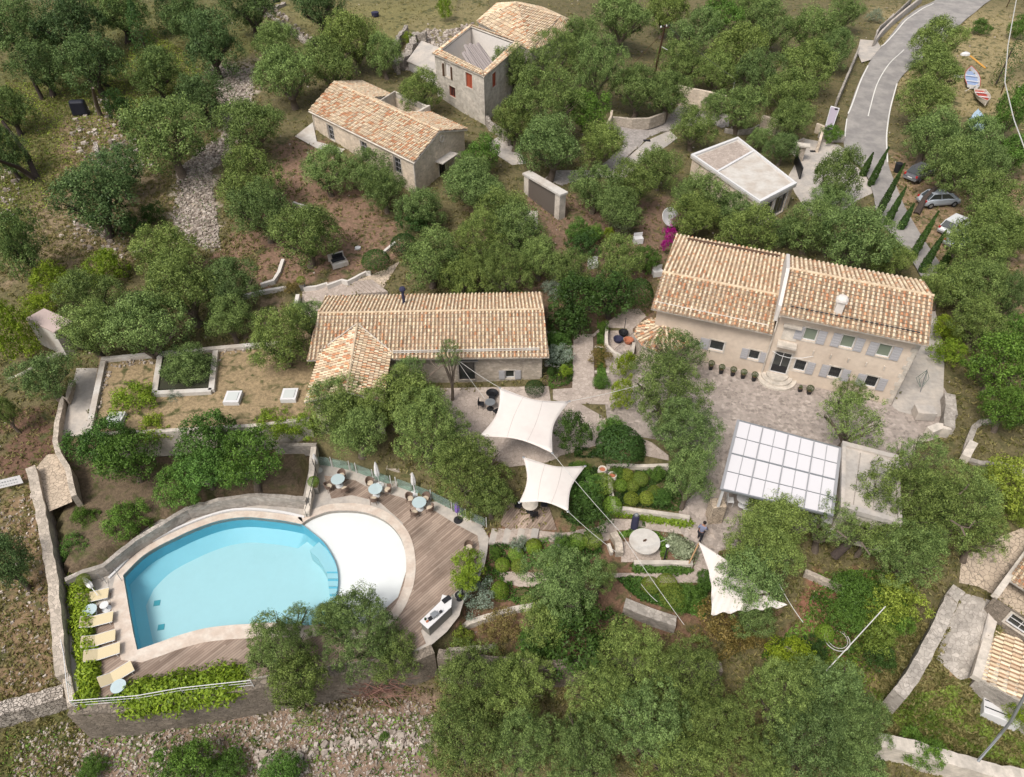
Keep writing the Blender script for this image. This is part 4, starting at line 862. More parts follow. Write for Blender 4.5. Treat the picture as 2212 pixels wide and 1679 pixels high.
for o in (wr[1],): window(ru,c0,c1,o,'redshutter',0,frame='redshutter',bars=(1,0),surround='cream')
window(ru,c0,c1,wr[2],'black',0,frame='redshutter',bars=(3,0),surround='cream'); window(ru,c1,c2,wr2[0],'redshutter',0,frame='redshutter',bars=(1,0),surround='cream')
fr=window(ru,c0,c1,wr[0],'whitewash',0,frame='cream',bars=(1,0),surround='cream')
mb=MB(); o=wr[0]; wbox(mb,c0,c1,o[0]-.25,o[0]-.05,o[2],o[3]-.2,.03,.2); wbox(mb,c0,c1,o[1]+.02,o[1]+.25,o[2],o[3]-.2,.03,.12); obj('shutter',mb,'brownwood',fr)
# collapsed plank roof slope leaning inside
mb=MB(); base=inn_[1].lerp(inn_[2],.15); e=unit(inn_[1],inn_[2]); f=unit(inn_[1],inn_[0])
for k in range(17):
    s=.25+k*.24; s*=1.25; a=Vector(inn_[1])+f*(.8+.15*math.sin(k*2))+e*s; b=Vector(inn_[1])+f*(5.6+.4*math.sin(k*1.3)-abs(k-8)*.12)+e*(s+1.2)
    za,zb=8.9+.12*math.sin(k*3),10.5-.05*abs(k-6); mb.tube([(a.x,a.y,za),(b.x,b.y,zb)],.19,4)
obj('collapsed_planks',mb,'oldwood',ru)
mb=MB()
for k in range(4):
    s=.5+k*1.0; a=Vector(inn_[1])+f*.1+e*s; b=a+f*2.2+e*.2; mb.tube([(a.x,a.y,8.2),(b.x,b.y,7.2+.3*k)],.1,5)
obj('broken_beam',mb,'brownwood',ru)
mb=MB(); lt=[P(*T(900,0,*p),z).xy[:] for p,z in (((1195,480),7.2),((1390,560),7.2),((1440,415),8.6),((1385,405),8.6))]
# lean-to
lean=thing('lean_to_shed','low pale lean-to with a flat sloping roof on the left of the ruined house','shed',(*lt[0],4.5))
q=[P(*T(900,0,*p),6.9).xy[:] for p in ((1190,478),(1410,575))]; d=(c3-c0).normalized()*4.2; q2=[(q[1][0]+d.x,q[1][1]+d.y),(q[0][0]+d.x,q[0][1]+d.y)]
obj('wall',MB().prism([*q,*q2],3,[6.8,6.8,7.9,7.9]),'whitewash',lean); 
mbx=MB().prism([(x+(x-(q[0][0]+q2[0][0])/2)*.06,y+(y-(q[0][1]+q2[0][1])/2)*.06) for x,y in [*q,*q2]],[6.82,6.82,7.95,7.95],[6.95,6.95,8.08,8.08]); obj('roof',mbx,'concrete',lean)
# ---- far tiled house
fh=thing('far_house','low house with a broad hipped tile roof at the top edge behind the ruin','house',(1,110,6.5))
zf=8.3
a0=P(*T(900,0,1725,170),zf).xy; a1=P(*T(900,0,2150,400),zf).xy; a2=P(*T(1800,0,560,205),zf).xy; a3=P(1075,2,zf).xy
rA=P(*T(900,0,2040,20),zf+2.1); rB=P(*T(1800,0,390,130),zf+1.9); a3=P(*T(900,0,1885,28),zf).xy
a4=a2+(a0-a1)*.7
for pl in ([(*a0,zf),(*a1,zf),rA],[(*a1,zf),(*a2,zf),rB],[(*a1,zf),rB,rA],[(*a3,zf),(*a0,zf),rA],[(*a2,zf),(*a4,zf),rB],[(*a4,zf),(*a3,zf),rA],[(*a4,zf),rA,rB]): tiled(pl,'roof',fh,warm=.08,spacing=.36,amp=.09,course=.6)
k_=[(p[0]*.97+(a0.x+a2.x)*.015,p[1]*.99+(a0.y+a2.y)*.005) for p in (a0,a1,a2,a4,a3)]
obj('wall',MB().prism(k_,3,zf-.1),'greystone',fh)
ridge(rA,rB,fh,r=.16)
# ---- flat roofed annexe
an=thing('flat_roof_building','small stone building with a pale flat concrete roof beside the driveway','building',(25,70,1))
z4=4.0; L4,T4,R4,F4=[P(*T(1800,0,*p),z4).xy for p in ((1420,1215),(1770,1082),(2209,1430),(1940,1572))]
ops1=[pix_op(F4,R4,*T(2610,700,205,45),*T(2610,700,270,150)),pix_op(F4,R4,*T(2610,700,315,-10),*T(2610,700,390,90))]
ln=(R4-F4).length
ops1=[(.45,1.0+ln*.12+.9,1.0,3.3),(ln*.52,ln*.52+ln*.33,1.2,3.4)]
mb=MB(); wallgrid(mb,F4,R4,-.2,z4-.25,ops1); wallgrid(mb,L4,F4,-.2,z4-.25,[]); wallgrid(mb,R4,T4,-.2,z4-.25,[]); wallgrid(mb,T4,L4,-.2,z4-.25,[]); obj('wall',mb,'goldstone',an)
for o in ops1: window(an,F4,R4,o,'glass',0,frame='greymetal',bars=(1,0),surround='white')
mb=MB(); C4=(L4+T4+R4+F4)/4; out=[p+(p-C4).normalized()*.25 for p in (L4,F4,R4,T4)]; mb.prism([p[:] for p in out],z4-.3,z4-.05); obj('roof',mb,'palecon',an)
mb=MB(); inn2=[p-(p-C4).normalized()*.15 for p in (L4,F4,R4,T4)]
for i in range(4):
    a,b=out[i],out[(i+1)%4]; ia,ib=inn2[i],inn2[(i+1)%4]; mb.prism([a[:],b[:],ib[:],ia[:]],z4-.049,z4+.16)
p=L4.lerp(F4,.38); q=T4.lerp(R4,.3); dd=(q-p).normalized(); nn_=Vector((-dd.y,dd.x))*.12; mb.prism([(p-nn_)[:],(p+nn_)[:],(q+nn_)[:],(q-nn_)[:]],z4-.049,z4+.12); obj('roof_kerb',mb,'white',an)
pp=L4.lerp(F4,.04).lerp(C4,.1); g=[L4.lerp(F4,.03).lerp(T4.lerp(R4,.03),t) for t in (.06,.94)]+[L4.lerp(F4,.35).lerp(T4.lerp(R4,.28),t) for t in (.94,.06)]
obj('gravel_panel',MB().prism([v[:] for v in g],z4-.049,z4-.02),'path',an)
# ---- green roofed building
gr=thing('green_roof_building','low building with a planted earth roof and white kerbs left of the middle house','building',(-22,40,0))
zg=.75
gD=[(215,771),(330,762),(535,743),(700,728),(690,900),(560,915),(380,925),(188,945),(198,870)]
gW=pxy(gD,zg); obj('planted_roof',MB().prism(gW,-.4,zg),'ground',gr)
me=bpy.data.objects[[o.name for o in bpy.data.objects if o.parent==gr][0]].data
a=me.attributes.new('zone','FLOAT_COLOR','POINT'); a.data.foreach_set('color',[q for _ in me.vertices for q in (.27,.2,.115,1)])
def beam(l,wd,z0,z1,par,nm,m): return obj(nm,kerb([P(u,v,z1).xy[:] for u,v in l],wd,z0,z1),m,par)
beam([(218,775),(330,764),(535,745),(640,738)],.42,-.3,zg+.3,gr,'roof_kerb','palecon'); beam([(222,780),(205,860),(190,935)],.42,-1.5,zg+.28,gr,'roof_kerb','palecon')
gla=[(350,765),(463,755),(455,840),(340,845)]
for l in ([(345,768),(333,848)],[(465,757),(456,842)],[(333,848),(456,842)]): beam(l,.42,zg-.2,zg+.33,gr,'light_well_kerb','palecon')
mb=MB().prism(pxy([(352,772),(458,763),(450,836),(341,841)],zg+.2),zg-.1,zg+.2); obj('light_well_glass',mb,mat('reflective_glass',(.05,.05,.035),.15,spec=.6),gr)
for c_ in ((1812,1540),):
    pass
for (u,v) in (T(0,700,1812,1545),T(900,700,265,1525),T(0,1400,895,165)):
    p=P(u,v,zg+.3); fr=obj('skylight',MB().box(p.x,p.y,zg-.05,1.15,1.25,.4,.03),'white',gr); obj('pane',MB().box(p.x,p.y,zg+.351,.8,.85,.04,.03),mat('skylight_pane',(.5,.52,.5),.25),fr)
beam([(192,938),(350,930),(560,918),(668,903)],.3,-1.7,zg+.1,gr,'front_wall','cream')
# ---- small shed far left
s5=thing('garden_shed','plain pale shed with a pinkish flat roof half hidden by trees at far left','shed',(-31,42,0))
zq=2.6; l5=[P(*T(0,700,*p),zq).xy for p in ((205,940),(420,1040),(560,960),(455,760))]; l5[3]=l5[0]+(l5[2]-l5[1])
obj('wall',MB().prism([p[:] for p in l5],-1.5,zq-.1),'palecon',s5)
cc=sum(l5,Vector((0,0)))/4; obj('roof',MB().prism([(p+(p-cc)*.05)[:] for p in l5],zq-.1,zq+.05),mat('pink_screed',(.43,.34,.31),.9,var=.06),s5)
# ---- houses bottom right
h6=thing('lower_right_house','dark stone house with pale kerb and tiled roof cut by the right edge','house',(36,24,-2))
A6,B6=P(*T(2610,1400,2000,1530),-.5).xy,P(*T(2610,1400,2209,1245),-.5).xy
d6=(B6-A6).normalized(); n6=Vector((d6.y,-d6.x)); A6=A6-d6*.0; C6=A6+n6*5; D6=A6+d6*9+n6*5; B6=A6+d6*9
mb=MB(); wallgrid(mb,A6,C6,-3.6,-.9,[(1.2,2.6,-2.2,-1.2)]); wallgrid(mb,C6,D6,-3.6,-.9,[]); wallgrid(mb,B6,A6,-3.6,-.9,[]); obj('wall',mb,'retain',h6)
window(h6,A6,C6,(1.2,2.6,-2.2,-1.2),'glass',0,surround='cream')
obj('roof_kerb',kerb([A6[:],B6[:]],.35,-1.0,-.6),'cream',h6)
q=A6+d6*1.6
tiled([(*(A6+d6*1.7),-.7),(*(C6+d6*1.7),-.7),(*(D6),.4),(*(B6),.4)],'roof',h6,warm=.08,spacing=.3)
h7=thing('lower_tiled_house','low roof of long pale clay tiles at the right edge above the propane tank','house',(34,19,-3))
z7=-3.2; q7=[P(*T(2610,1980,*p),z7).xy for p in ((1990,410),(1850,905))]; q8=[P(*T(2610,1980,*p),z7+.9).xy for p in ((2500,560),(2480,1240))]
tiled([(*q7[0],z7),(*q7[1],z7),(*q8[1],z7+.9),(*q8[0],z7+.9)],'roof',h7,warm=.03,spacing=.3,amp=.08,course=.5,down=None)
obj('wall',MB().prism([q7[0][:],q7[1][:],q8[1][:],q8[0][:]],-5.5,[z7-.2,z7-.2,z7+.6,z7+.6]),'greystone',h7)
obj('roof_kerb',kerb([(q7[0]+Vector((-.1,0)))[:],(q7[1]+Vector((-.1,0)))[:]],.5,z7-.3,z7+.12),'cream',h7)
y7=[PG(*T(2610,1980,*p)).xy[:] for p in ((1700,240),(1950,310),(1900,640),(1820,900),(1700,930),(1520,760),(1600,500))]
struct('walled_yard_ground',sheet(y7,None,.09,.8),'greystone')
struct('house_side_path',sheet([PG(*T(2610,1980,*p)).xy[:] for p in ((1930,380),(2010,420),(1870,900),(1790,900))],None,.15,.8),'concrete')
# ---- pergola and concrete bar roof in the courtyard
pgo=thing('glass_roof_pergola','white framed pergola roofed with white glass panels in the courtyard','pergola',(17,31,0))
z8=2.6; FLp,BLp,BRp,FRp=[P(*q,z8).xy for q in (T(1800,1400,1640,720),T(1800,1400,1772,185),T(2610,1400,778,400),T(2610,1400,712,925))]
def bil(s,t): return FLp.lerp(FRp,s).lerp(BLp.lerp(BRp,s),t)
NXP,NYP=8,4; mb=MB(); pan=MB()
for i in range(NXP+1):
    a,b=bil(i/NXP,0),bil(i/NXP,1); big=i in (0,2,4,6,8); d=(b-a).normalized(); nn_=Vector((-d.y,d.x))*((.09 if i in(0,8) else .038) if big else .022)
    mb.prism([(a-nn_)[:],(a+nn_)[:],(b+nn_)[:],(b-nn_)[:]],z8-.05,z8+(.09 if big else .06))
obj('rafter',mb,mat('pergola_bar',(.28,.28,.29),.5),pgo)
mb=MB()
for j in range(NYP+1):
    a,b=bil(0,j/NYP),bil(1,j/NYP); big=j in (0,2,4); d=(b-a).normalized(); nn_=Vector((-d.y,d.x))*(.055 if big else .022)
    mb.prism([(a-nn_)[:],(a+nn_)[:],(b+nn_)[:],(b-nn_)[:]],z8-.06,z8+(.075 if big else .05))
obj('cross_beam',mb,'greymetal',pgo)
gp=mat('white_glass_panel',(.6,.58,.59),.25,spec=.5)
for i in range(NXP):
    for j in range(NYP):
        e_=.003; c4=[bil(i/NXP+e_,j/NYP+e_*2),bil((i+1)/NXP-e_,j/NYP+e_*2),bil((i+1)/NXP-e_,(j+1)/NYP-e_*2),bil(i/NXP+e_,(j+1)/NYP-e_*2)]; obj('roof_panel',MB().prism([p[:] for p in c4],z8+.0,z8+.03),gp,pgo)
for s,t in ((.02,.03),(.02,.97),(.5,.97),(.6,.03)):
    p=bil(s,t); obj('post',MB().box(p.x,p.y,-.3,.14,.14,z8+.25),'white',pgo)
p=P(*T(1800,1400,1600,880),-.1); mb=MB().box(p.x,p.y,-1.2,.95,.8,1.9,.1); tag(obj('stone_pillar',mb,'flag',bevel=.05),'square pale stone pillar at the near left corner of the pergola','pillar')
br_=thing('bar_building','concrete roofed bar block attached to the right of the pergola','building',(23,31,0))
z9=2.75; TL,TR,BL9=[P(*T(2610,1400,*p),z9).xy for p in ((790,352),(1228,465),(778,865))]; BR9=BL9+(TR-TL)
obj('wall',MB().prism([(p+(sum((TL,TR,BL9,BR9),Vector((0,0)))/4-p)*.06)[:] for p in (TL,TR,BR9,BL9)],-.4,z9-.2),'cream',br_)
obj('roof',MB().prism([TL[:],TR[:],BR9[:],BL9[:]],z9-.2,z9),'concrete',br_)
mb=MB(); ctr=(TL+TR+BL9+BR9)/4
for a,b in ((TL,TR),(TR,BR9),(BR9,BL9),(BL9,TL)):
    mb.prism([a[:],b[:],(b+(ctr-b)*.13)[:],(a+(ctr-a)*.13)[:]],z9+.0,z9+.16)
obj('roof_kerb',mb,'concrete',br_)
mb=MB()
for t in (.3,.62): 
    a=TL.lerp(TR,t+.05); b=BL9.lerp(BR9,t-.1); mb.tube([(*a.lerp(b,.1),z9+.02),(*b.lerp(a,.1),z9+.02)],.025,4)
obj('roof_seam',mb,'greystone',br_)
# ---- driveway gate wall
gt=thing('gate_wall','cream gateway with a dark panel between two stone pillars above the garden','gate',(*PG(1160,400).xy,1.2))
gzz=PG(*T(1800,0,260,1600)).z; ga,gb=[P(*q,gzz+2.6).xy for q in (T(1800,0,105,1350),T(1800,0,385,1512))]; e=(gb-ga).normalized(); nrm=Vector((e.y,-e.x)); ln=(gb-ga).length
gz=gzz-.3
for s in (0,ln-.7): q=ga+e*s; obj('pillar',MB().prism([q[:],(q+e*.7)[:],(q+e*.7-nrm*.8)[:],(q-nrm*.8)[:]],gz,gzz+2.4),'cream',gt)
q=ga-e*.15+nrm*.1; L9=ln+.3; obj('lintel',MB().prism([q[:],(q+e*L9)[:],(q+e*L9-nrm*1.0)[:],(q-nrm*1.0)[:]],gzz+2.4,gzz+2.6),'palecon',gt)
q=ga+e*.7-nrm*.1; obj('gate_panel',MB().prism([q[:],(q+e*(ln-1.4))[:],(q+e*(ln-1.4)-nrm*.1)[:],(q-nrm*.1)[:]],gz,gzz+2.38),mat('dark_gate',(.12,.1,.085),.7,var=.1,scale=8),gt)
# ================================================================ VEGETATION
def leaves(name,centers,normals,size,tint,matn,width=.42,ret=False):
    n=len(centers); rr=rng
    nr=normals+rr.normal(0,.42,(n,3)); nr/=np.linalg.norm(nr,axis=1)[:,None]+1e-9
    up=rr.normal(0,1,(n,3))+np.array([0,0,.5]); t=np.cross(nr,up); t/=np.linalg.norm(t,axis=1)[:,None]+1e-9; b=np.cross(nr,t)
    s=size*rr.uniform(.65,1.35,(n,1)); L=b*s; Wd=t*s*width
    v=np.stack([centers-L*.5,centers+Wd*.5-L*.05,centers+L*.5,centers-Wd*.5-L*.05],1).reshape(-1,3)
    me=bpy.data.meshes.new(name); me.vertices.add(4*n); me.vertices.foreach_set('co',v.astype(np.float32).ravel())
    me.loops.add(4*n); me.loops.foreach_set('vertex_index',np.arange(4*n,dtype=np.int32)); me.polygons.add(n)
    me.polygons.foreach_set('loop_start',np.arange(0,4*n,4,dtype=np.int32))
    me.update(calc_edges=True); me.validate()
    a=me.attributes.new('tint','FLOAT','FACE'); a.data.foreach_set('value',np.clip(tint,0,1).astype(np.float32)); me.materials.append(M[matn]); return me
def crown_mesh(name,seed,nl,npuff,nleaf,size,matn,flat=1.,gap=.0,puffr=.15,lobe=(.34,.5),spread=.62,droop=0.):
    r=np.random.default_rng(seed); lob=[(np.array([0,0,.05]),np.array([.62,.62,.6]))]
    for i in range(nl):
        a=2*math.pi*(i+r.uniform(-.3,.3))/nl; rad=spread*r.uniform(.75,1.1); z=r.uniform(-.42,.4)*flat
        q=r.uniform(*lobe); lob.append((np.array([rad*math.cos(a),rad*math.sin(a),z]),np.array([q,q,q*r.uniform(.8,1.1)])))
    for i in range(max(2,nl//3)):
        a=r.uniform(0,6.28); lob.append((np.array([.3*math.cos(a),.3*math.sin(a),.55*flat]),np.array([.4,.4,.38])))
    C=[];Nn=[];Tn=[]
    wts=np.array([l[1][0]**2 for l in lob]); wts/=wts.sum()
    for k in range(npuff):
        c,q=lob[r.choice(len(lob),p=wts)]
        d=r.normal(0,1,3); d/=np.linalg.norm(d); d[2]=abs(d[2]) if r.random()<.45 else d[2]
        pc=c+d*q*r.uniform(.82,1.05)
        if any(np.linalg.norm((pc-c2)/q2)<.72 for c2,q2 in lob) : 
            if r.random()<.85: continue
        n=int(nleaf*r.uniform(.5,1.3)); pr=puffr*r.uniform(.55,1.35)
        o=r.normal(0,1,(n,3)); o/=np.linalg.norm(o,axis=1)[:,None]; o[:,2]=o[:,2]*1.15; rad=r.uniform(.45,1,(n,1))**.6
        C.append(pc+o*rad*pr-np.array([0,0,droop*pr])); nn=o*1.0+d*.25+np.array([0,0,.12]); Nn.append(nn/np.linalg.norm(nn,axis=1)[:,None])
        base=r.normal(.52,.2); Tn.append(base+r.normal(0,.24,n))
    # inner fill so the crown is not see-through everywhere
    m=int(npuff*nleaf*.07); c=r.normal(0,1,(m,3)); c/=np.linalg.norm(c,axis=1)[:,None]; c=c*r.uniform(.3,.72,(m,1))*np.array([.85,.85,.7*flat+.15]); C.append(c); Nn.append(c+np.array([0,0,.1])); Tn.append(r.normal(.5,.2,m))
    C=np.concatenate(C);Nn=np.concatenate(Nn);Tn=np.concatenate(Tn)
    return leaves(name,C,Nn,size,Tn,matn)
def trunk_mesh(name,seed,matn='bark',lean=.0,nb=6,thick=.1):
    r=random.Random(seed); mb=MB(); a=r.uniform(0,6.28)
    pts=[(0,0,-.12),(0,0,.02),(.06*math.cos(a),.06*math.sin(a),.18),(.1*math.cos(a),.1*math.sin(a),.38)]
    mb.tube(pts,[thick*1.5,thick*1.15,thick,thick*.85],8)
    for i in range(nb):
        b=a+i*2*math.pi/nb+r.uniform(-.4,.4); rr_=r.uniform(.45,.72); z=r.uniform(.85,1.25)
        p0=Vector(pts[-1])-Vector((0,0,.06)); p3_=Vector((rr_*math.cos(b),rr_*math.sin(b),z)); p1=p0.lerp(p3_,.35)+Vector((r.uniform(-.06,.06),r.uniform(-.06,.06),.05)); p2=p0.lerp(p3_,.7)+Vector((r.uniform(-.06,.06),r.uniform(-.06,.06),.03))
        mb.tube([p0,p1,p2,p3_],[thick*.6,thick*.42,thick*.28,thick*.1],6)
        for j in range(3):
            c=b+r.uniform(-1,1); q=p2+Vector((.3*math.cos(c),.3*math.sin(c),r.uniform(.1,.35))); mb.tube([p1.lerp(p2,r.random()),q],[thick*.2,thick*.06],5)
    me=bpy.data.meshes.new(name); me.from_pydata(mb.v,[],mb.f); me.polygons.foreach_set('use_smooth',[True]*len(me.polygons)); me.materials.append(M[matn]); return me
PR={}
def protos(key,n,**k): PR[key]=[crown_mesh('crown',1000+hash_(key)+i,**k) for i in range(n)]
def hash_(s): return sum(ord(c)*(i+3) for i,c in enumerate(s))
protos('olive',6,nl=9,npuff=430,nleaf=76,size=0.05,matn='olive',puffr=0.155)
protos('big',4,nl=13,npuff=760,nleaf=58,size=0.036,matn='olive',puffr=0.1,lobe=(.24,.42),spread=.68)
protos('loose',3,nl=14,npuff=360,nleaf=46,size=0.042,matn='olive',puffr=0.1,lobe=(.2,.36),spread=.72)
protos('grove',6,nl=9,npuff=400,nleaf=64,size=0.058,matn='grove',puffr=0.16)
protos('green',3,nl=8,npuff=270,nleaf=56,size=0.072,matn='green',puffr=0.175)
protos('dark',3,nl=7,npuff=150,nleaf=56,size=0.08,matn='dark',puffr=0.18)
protos('lime',3,nl=7,npuff=150,nleaf=56,size=0.085,matn='lime',puffr=0.19)
protos('yellow',2,nl=7,npuff=140,nleaf=50,size=0.085,matn='yellow',puffr=0.19)
protos('silver',2,nl=6,npuff=140,nleaf=46,size=0.08,matn='silver',puffr=0.19)
protos('magenta',2,nl=6,npuff=140,nleaf=26,size=0.11,matn='magenta',puffr=.2)
protos('rust',1,nl=6,npuff=130,nleaf=44,size=0.08,matn='rust',puffr=0.19)
def ball_mesh(seed,matn,n=3400,size=.1,sh=.05):
    r=np.random.default_rng(seed); d=r.normal(0,1,(n,3)); d/=np.linalg.norm(d,axis=1)[:,None]; d[:,2]=np.where(r.random(n)<.6,abs(d[:,2]),d[:,2])
    return leaves('ball',d*r.uniform(1-sh*2,1.0,(n,1)),d,size,r.normal(.5,.22,n),matn)
M['boxball']=leafmat('clipped_leaves',(.06,.11,.012),(.24,.36,.05)); PR['ball']=[ball_mesh(5,'boxball'),ball_mesh(6,'boxball')]; PR['ballyellow']=[ball_mesh(7,'yellow'),ball_mesh(8,'yellow')]; PR['ballsilver']=[ball_mesh(9,'silver')]; PR['balldark']=[ball_mesh(10,'dark'),ball_mesh(11,'dark')]
def cyp_mesh(seed,matn='dark'):
    r=np.random.default_rng(seed); n=3200; z=r.uniform(0,1,n)**.85; a=r.uniform(0,6.28,n); R_=np.interp(z,[0,.08,.3,.7,1],[.55,.9,1,.6,.03])*r.uniform(.75,1.08,n)*(1+.12*np.sin(z*37+3*a))
    c=np.stack([R_*np.cos(a),R_*np.sin(a),z],1); nn=np.stack([np.cos(a),np.sin(a),np.full(n,.5)],1)
    return c,nn,r.normal(.45,.2,n)
def cypress(u,v,h,r_,label,group=None,lean=0,matn='dark',vt=True):
    p=PG(u,v); c,nn,t=cyp_mesh(int(u*7+v)); c=c*np.array([r_,r_,h]); c[:,0]+=lean*c[:,2]
    o=thing('cypress_tree',label,'tree',(p.x,p.y,p.z-.1),0,group); me=leaves('crown',c,nn,.2,t,matn,.4); cr=bpy.data.objects.new('crown',me); COL.objects.link(cr); cr.parent=o
    obj('trunk',MB().tube([(0,0,-.2),(lean*.3,0,h*.4)],[.12,.07],6),'darkbark',o,world=False)
TRK=[trunk_mesh('trunk',i) for i in range(4)]; TRKd=[trunk_mesh('trunk',20+i,'darkbark') for i in range(3)]
tcount=0
def place(u,v,wpx,hpx,zg=None,clear=.6,bmin=.92):
    """crown centre pixel + apparent size -> ground point, radius, vertical semi axis, height of crown centre"""
    z=1.5; r=2;b=2
    g=zg if zg is not None else 0
    for _ in range(12):
        p=P(u,v,g+b+clear); dep=R(p)[2]; r=wpx/2/FPX*dep
        va=math.atan2(HC-p.z,p.y); hh=hpx/2/FPX*dep
        b2=(hh*hh-(r*math.sin(va))**2)/(math.cos(va)**2); b=math.sqrt(max(b2,(bmin*r)**2)); b=min(b,1.6*r)
        if zg is None: g=.6*g+.4*G0(p.x,p.y)
    return Vector((p.x,p.y,g)),r,b,g+b+clear
def tree(u,v,wpx,hpx,kind,label,name='olive_tree',cat='tree',group=None,zg=None,clear=-.05,trunk=True,grow=.98,lean=(0,0)):
    global tcount; tcount+=1; i=tcount
    base,r,b,zc=place(u,v,wpx,hpx,zg,clear); r*=grow; b*=grow
    o=thing(name,label,cat,(base.x-lean[0],base.y-lean[1],base.z),0,group)
    me=PR[kind][(i*5)%len(PR[kind])]
    cr=bpy.data.objects.new('crown',me); COL.objects.link(cr); cr.parent=o; cr.location=(lean[0],lean[1],zc-base.z); cr.scale=(r*.97,r*.97,b*1.0); cr.rotation_euler=(0,0,(i*2.399)%6.283)
    if trunk:
        tk=bpy.data.objects.new('trunk',(TRKd if kind in('dark','grove') else TRK)[i%3]); COL.objects.link(tk); tk.parent=o; tk.scale=(r,r,zc-base.z); tk.rotation_euler=(0,0,(i*1.7)%6.283)
    return o
def bush(u,v,wpx,hpx,kind,label,name='shrub',cat='shrub',group=None,zg=None,clear=-.15):
    global tcount; tcount+=1; i=tcount
    base,r,b,zc=place(u,v,wpx,hpx,zg,clear,.85); b=max(b,.3)
    o=bpy.data.objects.new(name,PR[kind][i%len(PR[kind])]); COL.objects.link(o); o.location=(base.x,base.y,zc); o.scale=(r*1.05,r*1.05,b*1.05); o.rotation_euler=(0,0,(i*2.399)%6.283)
    return tag(o,label,cat,group)
OL='olive tree '
GL='olive trees of the upper left grove'
for a in [
 (45,70,150,150,'grove','in the top left corner'),(150,60,160,140,'grove','with a bare trunk beside the top left corner tree'),(200,140,150,110,'grove','leaning right with a long dark trunk below, upper left'),(90,150,130,110,'grove','above the grassy slope at upper left'),
 (20,240,110,110,'grove','at the left edge above the twin leaning trunks'),(15,330,90,120,'grove','low at the left edge beside the leaning trunks'),
 (255,30,130,90,'grove','at the top edge left of the narrow dark conifer'),(405,45,110,120,'grove','at the top edge right of the narrow dark conifer'),(455,95,140,150,'grove','tall, above the upper end of the rubble strip'),(540,20,130,90,'grove','at the top edge above the rubble strip'),
 (690,20,130,70,'grove','dark, at the top edge left of the far meadow'),(762,88,150,140,'olive','broad, up the slope behind the stone cottage'),(593,97,115,95,'olive','small round, just right of the rubble strip top'),(625,168,150,110,'olive','between the rubble strip and the cottage terrace'),(712,145,140,100,'olive','directly behind the left gable of the stone cottage'),(830,120,90,100,'olive','behind the notched roof ridge of the stone cottage'),
 (905,198,115,88,'olive','between the stone cottage roof and the ruined house'),
 (338,160,125,105,'grove','round, alone left of the rubble strip'),(440,216,130,100,'grove','touching the left side of the rubble strip'),(366,296,205,150,'olive','wide, left of the rubble strip bend'),(547,276,160,115,'olive','right of the rubble strip, left of the cottage terrace'),
 (255,375,130,90,'grove','upper half of the pair left of the rubble strip'),(205,440,190,130,'grove','lower half of the pair left of the rubble strip'),(535,395,165,130,'olive','standing on the right border of the lower rubble strip'),(570,460,160,110,'olive','between the rubble strip and the red soil lawn'),(658,512,165,125,'olive','over the wooden seat on the red soil lawn'),
 (40,530,120,170,'grove','dark, at the left edge above the lime bushes')]:
    tree(*a[:5],OL+a[5],group=GL,grow=.92)
for a in [
 (355,548,140,95,'olive','right of the big lime bush'),(400,625,180,140,'olive','in the middle of the clump above the planted roof'),(200,640,140,110,'olive','nearest to the pale shed, upper'),(195,715,150,110,'olive','hiding the right side of the pale shed'),(320,715,180,110,'olive','just above the light well of the planted roof'),(500,620,130,100,'olive','at the right end of the clump above the planted roof'),(495,690,110,80,'olive','low at the right of the clump above the planted roof'),
 (100,812,130,115,'olive','left of the upper walkway'),(12,890,60,90,'olive','at the left edge beside the walkway'),(607,740,150,160,'olive','covering the joint of planted roof and middle house'),(665,690,90,90,'olive','leaning over the left end of the middle house roof'),
 (215,960,130,110,'green','left of the pair in the garden above the pool wall'),(275,985,140,120,'green','second from left in the garden above the pool wall'),(450,960,150,120,'green','with dense foliage below the planted roof'),(535,1000,150,120,'green','above the curved wall behind the pool'),(440,1010,120,90,'green','above the small bush behind the pool'),
 (735,890,150,120,'olive','over the lower end of the wing roof'),(770,925,140,100,'olive','behind the glass railing of the pool deck'),(880,860,150,120,'olive','in front of the middle house wall'),(925,930,200,150,'big','tall, in front of the middle house terrace'),(1010,1020,190,150,'big','left of the lower sail'),(1060,1075,110,100,'olive','small, touching the left corner of the lower sail'),(17,1215,110,170,'grove','at the left edge outside the pool garden wall')]:
    tree(*a[:5],OL+a[5],group='olive trees of the pool garden',clear=.6)
